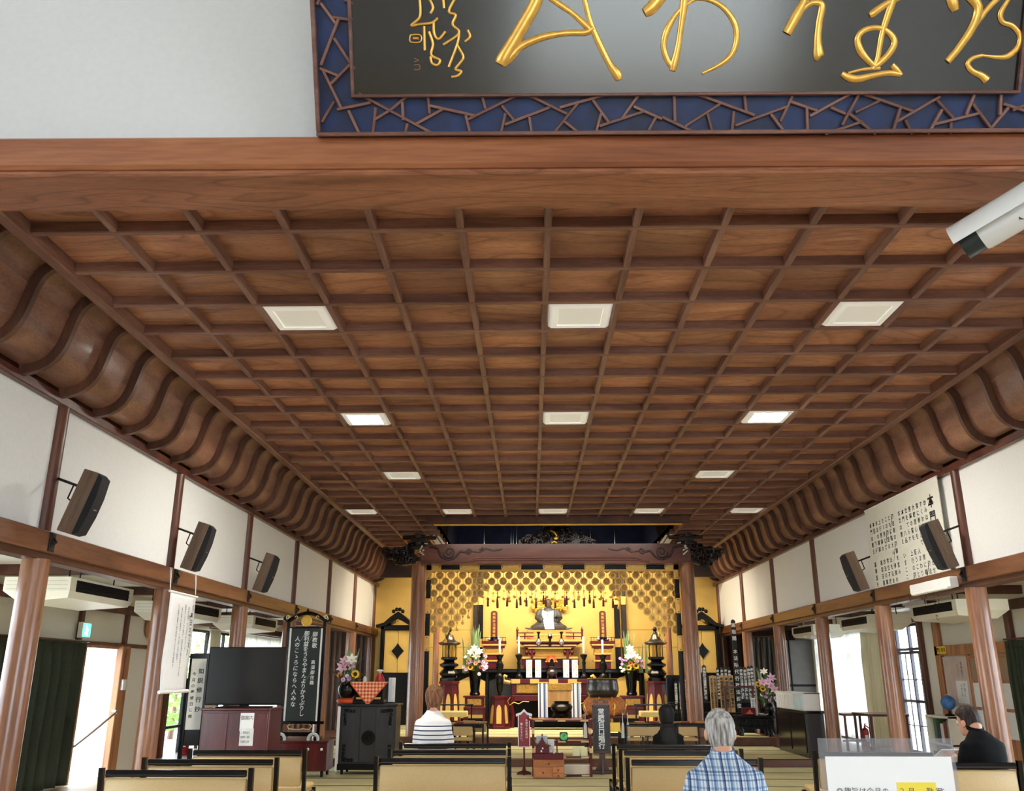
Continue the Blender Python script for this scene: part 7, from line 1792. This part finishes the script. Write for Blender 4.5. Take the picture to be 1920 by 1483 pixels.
for s in (-1, 1): m.tube([(-.01, s * hw, zt), (-.03, s * hw + .02, 2.665)], .004, 5); m.tube([(-.01, s * hw, zt), (-.03, s * hw - .02, 2.665)], .004, 5)
m.build('cord', WHITE, t)
H = zt - zb_
fn = lambda a_, b_: (.022, a_, b_)
letters('lettering', INK, t, [(hw * .66, zt - .12, .08, .085, '《本日の教え》')], fn, bold=.02)
TXT = ['御法門を聞き 信心を深めて参りましょう', '御題目をしっかりと口に唱えて、御利益を頂く事が大切でございます', '毎日の朝夕のお看経は 一人でも多くの方に勧めて', 'いつも有難い御教えに随い参詣させていただく事が肝要です']
letters('lettering', INK, t, [(hw * (.38 - .26 * k), zt - .14 - (.02, .0, .04, .0)[k], .042, (H - .3) / 31, TXT[k]) for k in range(4)], fn)
# text sheet on the right wall
XS = XR - .085
a, b = PX(1627, 967, XS), PX(1778, 905, XS)
y1_, y0_ = PX(1638, 1115, XS).y, PX(1785, 1085, XS).y
y1_ = min(y1_, YC[3] - .0); zt, zb_ = 3.80, PX(1640, 1116, XS).z
t = thing('text_sheet', 'large cream sheet of brush written verses hanging on the right wall', 'scroll', (XS, (y0_ + y1_) / 2, 0)); hw = abs(y1_ - y0_) / 2
B('sheet', plain('cream_sheet', (228, 227, 216), .7, var=.02), t, (-.004, .004, -hw, hw, zb_, zt), b=0); m = MB(); m.tube([(0, -hw, zt), (0, hw, zt)], .012, 6); m.tube([(0, -hw, zb_), (0, hw, zb_)], .012, 6); m.build('rod', WHITE, t)
H = zt - zb_
fn = lambda a_, b_: (-.006, -a_, b_)
VERS = ['かみほとけに手を合せ祈ること', 'すくわるみちぞ 御法のみてらいで', '常に参詣して 常に唱えて', '大慈悲心を 人まわりゆかん', '菩薩の誓を 願うこと忘れじ', '世をてらす 上行の御弟子', '本門 八品', '末世の教え いまここに在り', '', '御信者の御講を営み', 'ともに唱えん 南無の御経', 'この御経の 法を弘めん', 'たゞ信じて 常住不滅', '上行菩薩の 妙法の華を', '末法の導師 高祖日蓮', '本因 下種', '本門の教え 蓮華経を持ち']
letters('lettering', INK, t, [(hw * .80, zt - .16, .17, .2, '本門の歌')], fn, bold=.03)
letters('lettering', INK, t, [(hw * (.66 - .095 * k), zt - .20 - .0 * k, .076, .093, VERS[k]) for k in range(len(VERS))], fn, bold=.015)
q = thing('box_lamp', 'white box lamp fixed on the right beam below the text sheet', 'light', (XR - .16, PX(1750, 1108, XR - .16).y, 2.46)); B('housing', WHITE, q, (-.05, .06, -.55, .55, 0, .12), b=.01); B('cover', plain('boxlamp_cover', (244, 244, 238), .4), q, (-.06, .0, -.5, .5, -.015, .01), b=.006)

# ================================================================== left aisle details
def curtain(name, label, cat, mat, X, y0, y1, z0, z1, n, amp, rodmat=None, group=None, taper=1, axis='y'):
    t = thing(name, label, cat, (X, 0, 0), 0, group)
    m = MB()
    def f(u, v):
        ff = .35 + .65 * min(1, v * 4); w = amp * ff * math.sin(u * n * 2 * PI + .6 * math.sin(u * 17)) + .3 * amp * math.sin(u * n * 4.7 * PI + 1 + v * 2)
        y = y0 + (y1 - y0) * (u if taper == 1 else (1 - (1 - u) * (1 + (taper - 1) * v)))
        return (w, y, z1 + (z0 - z1) * v) if axis == 'y' else (y, w, z1 + (z0 - z1) * v)
    m.grid(n * 10, 14, f); o = m.build('cloth', mat, t, 180)
    so_ = o.modifiers.new('thickness', 'SOLIDIFY'); so_.thickness = .004
    m = MB()
    m.grid(n * 10, 1, lambda u, v: ((amp * .4 * math.sin(u * n * 2 * PI) - .012, y0 + (y1 - y0) * u, z1 + .01 - .08 * v) if axis == 'y' else (y0 + (y1 - y0) * u, amp * .4 * math.sin(u * n * 2 * PI) - .012, z1 + .01 - .08 * v))); m.build('heading', mat, t, 180)
    m = MB(); 
    m.tube([(0, y0 - .05, z1 + .03), (0, y1 + .05, z1 + .03)] if axis == 'y' else [(y0 - .05, 0, z1 + .03), (y1 + .05, 0, z1 + .03)], .013, 8); m.build('rail', rodmat or W_POST, t, 60)
    return t
gy0 = PX(100, 1203, OXL + .16).y - 2.2; gy1 = PX(164, 1210, OXL + .16).y
curtain('curtain', 'dark green pleated curtain beside the white door, left', 'curtain', GREENC, OXL + .16, gy0, gy1, .06, 1.92, 11, .075)
q = thing('exit_sign', 'green and white emergency exit sign box above the green curtain', 'sign', (OXL + .10, PX(158, 1187, OXL + .1).y, 2.0)); B('housing', CREAM, q, (-.04, .03, -.13, .13, 0, .22), b=.006)
EXG = plain('exit_green', (70, 200, 150), .4, var=0, emit=1.6, ecol=(60, 220, 160)); B('face', EXG, q, (.03, .034, -.11, .11, .02, .2), b=0)
m = MB(); m.prism([(-.03, .03), (.0, .03), (.02, .09), (.05, .05), (.06, .06), (.03, .12), (.02, .15), (-.02, .14), (-.04, .1), (-.03, .1), (-.01, .12), (-.01, .09)], .034, .037, lambda a, b, x: (x, -a, b)); m.ball((.036, -.02, .17), (.004, .016, .016), 8, 6); m.build('running_figure', plain('exit_white', (240, 255, 250), .4, emit=2.0, var=0), q)
p = PX(281, 1176, OXL + .03)
q = thing('wall_clock', 'round wall clock with wooden rim on the left aisle wall', 'clock', (OXL + .02, p.y, p.z)); M = Euler((0, PI / 2, 0)).to_matrix().to_4x4()
m = MB(); m.lathe([(.14, 0), (.18, 0), (.185, .03), (.165, .045), (.14, .03)], 32, M=M); m.lathe([(0, 0), (.16, 0), (.16, .005), (0, .005)], 24, M=M); m.build('rim', W_DOOR, q, 50); m = MB(); m.lathe([(0, .006), (.142, .006), (.142, .014), (0, .014)], 32, M=M); m.build('dial', WHITE, q, 50)
m = MB(); m.tube([(.02, 0, 0), (.02, .03, .09)], .006, 4); m.tube([(.02, 0, 0), (.02, -.05, -.03)], .007, 4)
for k in range(12): a = 2 * PI * k / 12; m.cbox((.016, .12 * math.cos(a), .12 * math.sin(a)), (.003, .012, .012))
m.build('hands', INK, q)
q = thing('trunking', 'brown conduit with white switch box on the door post', 'conduit', (OXL + .11, 14.46, 0)); m = MB(); m.tube([(0, 0, 1.88), (0, -.02, 1.4)], .02, 6); m.build('conduit', plain('conduit_brown', (150, 96, 70), .4), q, 60); B('switch_box', WHITE, q, (-.01, .03, -.07, .05, 1.26, 1.42), b=.006)
curtain('curtain', 'cream gathered curtain behind the television, left windows', 'curtain', CURT, OXL + .12, 18.1, 18.75, .1, 2.36, 5, .05)
curtain('curtain', 'white lace curtain over the far left windows', 'curtain', LACE, OXL + .1, 20.3, 24.0, .1, 2.36, 18, .03)
def extinguisher(label, loc):
    t = thing('fire_extinguisher', label, 'fire extinguisher', loc); m = MB(); m.lathe([(0, .01), (.06, .01), (.068, .03), (.068, .32), (.05, .37), (.02, .39), (.02, .42), (0, .42)], 18); m.build('cylinder', RED, t, 50)
    m = MB(); m.tube([(0, 0, .42), (0, -.02, .46), (.0, -.10, .47)], .012, 6); m.tube([(0, -.02, .44), (0, -.09, .43)], .01, 6); m.build('handle', SILVER, t, 60); m = MB(); m.tube([(.02, 0, .43), (.08, -.02, .38), (.085, -.03, .2), (.07, -.03, .14)], .012, 6); m.build('hose', IRON, t, 60); B('label_plate', WHITE, t, (-.035, .035, -.071, -.066, .14, .26), b=0)
    m = MB(); m.lathe([(0, 0), (.085, 0), (.085, .03), (.07, .035), (0, .03)], 18); m.build('base_tray', plain('tray_red%d' % int(loc[1]), (150, 30, 30), .4), t, 50)
    return t
p = PX(304, 1402, OXL + .35); extinguisher('red fire extinguisher by the left windows', (OXL + .3, 16.9, 0 if 16.9 < 16.1 else .11))
p = PZ(1622, 1383, .11)
extinguisher('red fire extinguisher by the beige curtain, right aisle', (6.55, PX(1622, 1370, 6.55).y, .11))

# ================================================================== right aisle details
curtain('curtain', 'white lace curtain glowing over the far right window', 'curtain', LACE, OXR - .13, 19.1, 22.2, .2, 2.40, 14, .035)
curtain('curtain', 'beige drawn curtain between the right windows', 'curtain', CURT, OXR - .14, 17.55, 19.0, .12, 2.40, 8, .06)
curtain('curtain', 'dark green pleated curtain at the right edge of view', 'curtain', GREENC, OXR - .16, 12.2, PX(1886, 1207, OXR - .16).y, .06, 1.95, 9, .045)
curtain('curtain', 'dark grey curtain at the far end of the right aisle', 'curtain', DARKC, 0, XR + .35, XR + 1.0, .14, 2.36, 5, .05, axis='x').location = (0, 22.6, 0)
q = thing('folding_screen', 'dark grey folding partition at the far end of right aisle', 'screen', (XR + 1.42, 22.9, .11))
for k in range(2): B('panel', plain('screen_grey%d' % k, (104, 100, 96), .6), q, (-.62 + k * .62, -.02 + k * .62, -.02, .02, .02, 2.2), b=.006); B('midrail', BLACKM, q, (-.62 + k * .62, -.02 + k * .62, -.03, .03, 1.1, 1.15), b=.003)
B('frame_post', BLACKM, q, (-.64, -.60, -.03, .03, 0, 2.22), (-.02, .02, -.03, .03, 0, 2.22), (.6, .64, -.03, .03, 0, 2.22), b=.004)
# white cable looped over the far right unit
m = MB(); c0 = PX(1508, 1190, XR + .55); m.tube([(c0.x, c0.y + .5 * math.sin(a), 2.30 + .08 * math.cos(a) - .06 * math.sin(2 * a)) for a in [2 * PI * k / 24 for k in range(25)]], .012, 6); m.tube([(c0.x, c0.y, 2.38), (c0.x, c0.y, 2.72)], .008, 6)
tag(m.build('cable', WHITE, None, 60), 'white looped cable hanging under the far right air conditioner', 'cable')
def side_table(label, x, y, z, w, d, h):
    t = thing('side_table', label, 'table', (x, y, z)); B('top', W_POST, t, (-w / 2, w / 2, -d / 2, d / 2, h - .04, h), b=.006)
    for sx in (-1, 1):
        for sy in (-1, 1): B('leg', W_POST, t, (sx * (w / 2 - .04) - .02, sx * (w / 2 - .04) + .02, sy * (d / 2 - .04) - .02, sy * (d / 2 - .04) + .02, 0, h - .04), b=.004)
    B('stretcher', W_POST, t, (-w / 2 + .04, w / 2 - .04, -.015, .015, .14, .17), b=.003); return t
pz = PX(1598, 1345, 6.3); side_table('dark wooden table before the lace window', 6.3, pz.y, .11, .55, .6, P(1598, 1337, pz.y).z - .11 if P(1598, 1337, pz.y).z > .5 else .7)
pz = PX(1712, 1352, 6.2); side_table('dark small table before the window by sliding doors', 6.3, 16.9, .11, .7, .9, .72)
# corner behind the sliding door post: board, bookcase, globe, posters
q = thing('poster_board', 'pinkish notice board with paper sheets beside sliding doors', 'board', (OXR - .04, 15.2, 0)); 
B('board', plain('board_pink', (206, 186, 176), .7), q, (-.02, .0, -.42, .42, 1.0, 1.78), b=.003); B('poster', WHITE, q, (-.025, -.022, -.34, .04, 1.05, 1.4), b=0)
letters('lettering', INKG, q, [(.22, 1.7, .06, .065, '御教務日'), (.08, 1.66, .045, .05, 'お知らせ')], lambda a, b: (-.0225, -a, b)); letters('lettering', INK, q, [(.14 + .1, 1.37, .07, .075, '大切に'), (.14, 1.35, .045, .05, '合掌礼拝')], lambda a, b: (-.0275, -a, b))
q = thing('bookcase', 'small pale bookcase below the notice board', 'bookcase', (OXR - .3, 15.15, 0)); B('case', CREAM, q, (-.2, .22, -.42, -.39, 0, .86), (-.2, .22, .39, .42, 0, .86), (-.2, .22, -.42, .42, .83, .86), (-.2, .22, -.42, .42, 0, .04), (-.2, .22, -.42, .42, .42, .45), (.2, .22, -.42, .42, 0, .86), b=.003)
for z, n in ((.04, 6), (.45, 6)):
    for k in range(n):
        b_ = thing('book', 'x', 'book', (OXR - .42, 15.15 - .32 + k * .12, z), 0, 'books in the pale bookcase'); b_['label'] = '%s book upright on the %s shelf of the pale bookcase' % (('tan', 'grey', 'dark red', 'cream', 'navy', 'green')[k], 'upper' if z > .2 else 'lower')
        cc_ = ((190, 176, 160), (150, 140, 130), (120, 60, 50), (214, 206, 190), (50, 60, 90), (80, 110, 80))[k]; hgt = .26 + .03 * ((k * 7) % 4); B('cover', plain('book%d%d' % (k, int(z * 10)), cc_, .6), b_, (0, .2, -.05, .05, 0, hgt), b=.003); B('pages', WHITE, b_, (.004, .198, -.044, .044, .004, hgt - .004 + .002), b=0)
q = thing('globe', 'blue globe on a stand upon the bookcase', 'globe', (OXR - .3, 15.1, .86)); m = MB(); m.ball((0, 0, .2), .115, 20, 12); m.build('sphere', plain('globe_blue', (70, 120, 180), .35, var=.4, scale=14), q, 180); m = MB(); m.tube([(0, .13 * math.sin(a), .2 + .13 * math.cos(a)) for a in [PI * k / 12 for k in range(13)]], .008, 6); m.build('meridian_arm', SILVER, q, 60); m = MB(); m.lathe([(0, 0), (.08, 0), (.07, .02), (.02, .04), (.015, .08), (0, .08)], 16); m.build('foot', BLACKM, q, 50)
q = thing('door_sign', 'small yellow sign on the lintel above the sliding doors', 'sign', (OXR - .085, 15.55, 1.83)); B('plate', plain('sign_yellow', (244, 208, 40), .5), q, (-.006, .0, -.17, .17, 0, .12), b=.002); letters('lettering', INK, q, [(-.12, .06, .08, .08, '関係者用', True)], lambda a, b: (-.0075, -a, b), bold=.02)
# trees outside the left windows
rnd = random.Random(21)
for k, (x, y, r, hh, lab) in enumerate(((-10.5, 27, 1.5, 2.6, 'green leafy bush outside the left windows, nearest'), (-11.5, 31, 1.9, 3.6, 'green leafy tree outside the left windows, behind the bush'), (-9.6, 24, 1.0, 1.9, 'small light green bush outside, close to the left windows'))):
    t = thing('garden_bush', lab, 'bush', (x, y, -.3)); m = MB()
    for q in range(520):
        a, b = rnd.uniform(0, 6.28), math.acos(rnd.uniform(-1, 1)); rr = r * rnd.uniform(.55, 1) ** .5; c = Vector((rr * math.sin(b) * math.cos(a), rr * math.sin(b) * math.sin(a), hh * .6 + rr * .8 * math.cos(b)))
        E = Euler((rnd.uniform(0, 6), rnd.uniform(0, 6), rnd.uniform(0, 6))).to_matrix(); s = rnd.uniform(.09, .17); m.add([c + E @ Vector(p) for p in ((-s * .4, 0, 0), (0, -s, 0), (s * .4, 0, 0), (0, s, 0))], [(0, 1, 2, 3)])
    o = m.build('foliage', plain('foliage%d' % k, (120, 170, 70), .6, var=.4), t, normals=False); o['kind'] = 'stuff'
    m = MB(); m.tube([(0, 0, 0), (.05, 0, hh * .4), (0, .05, hh * .8)], [.09, .07, .03], 8); m.build('trunk', W_POST, t)
bpy.data.objects.remove(_fo)
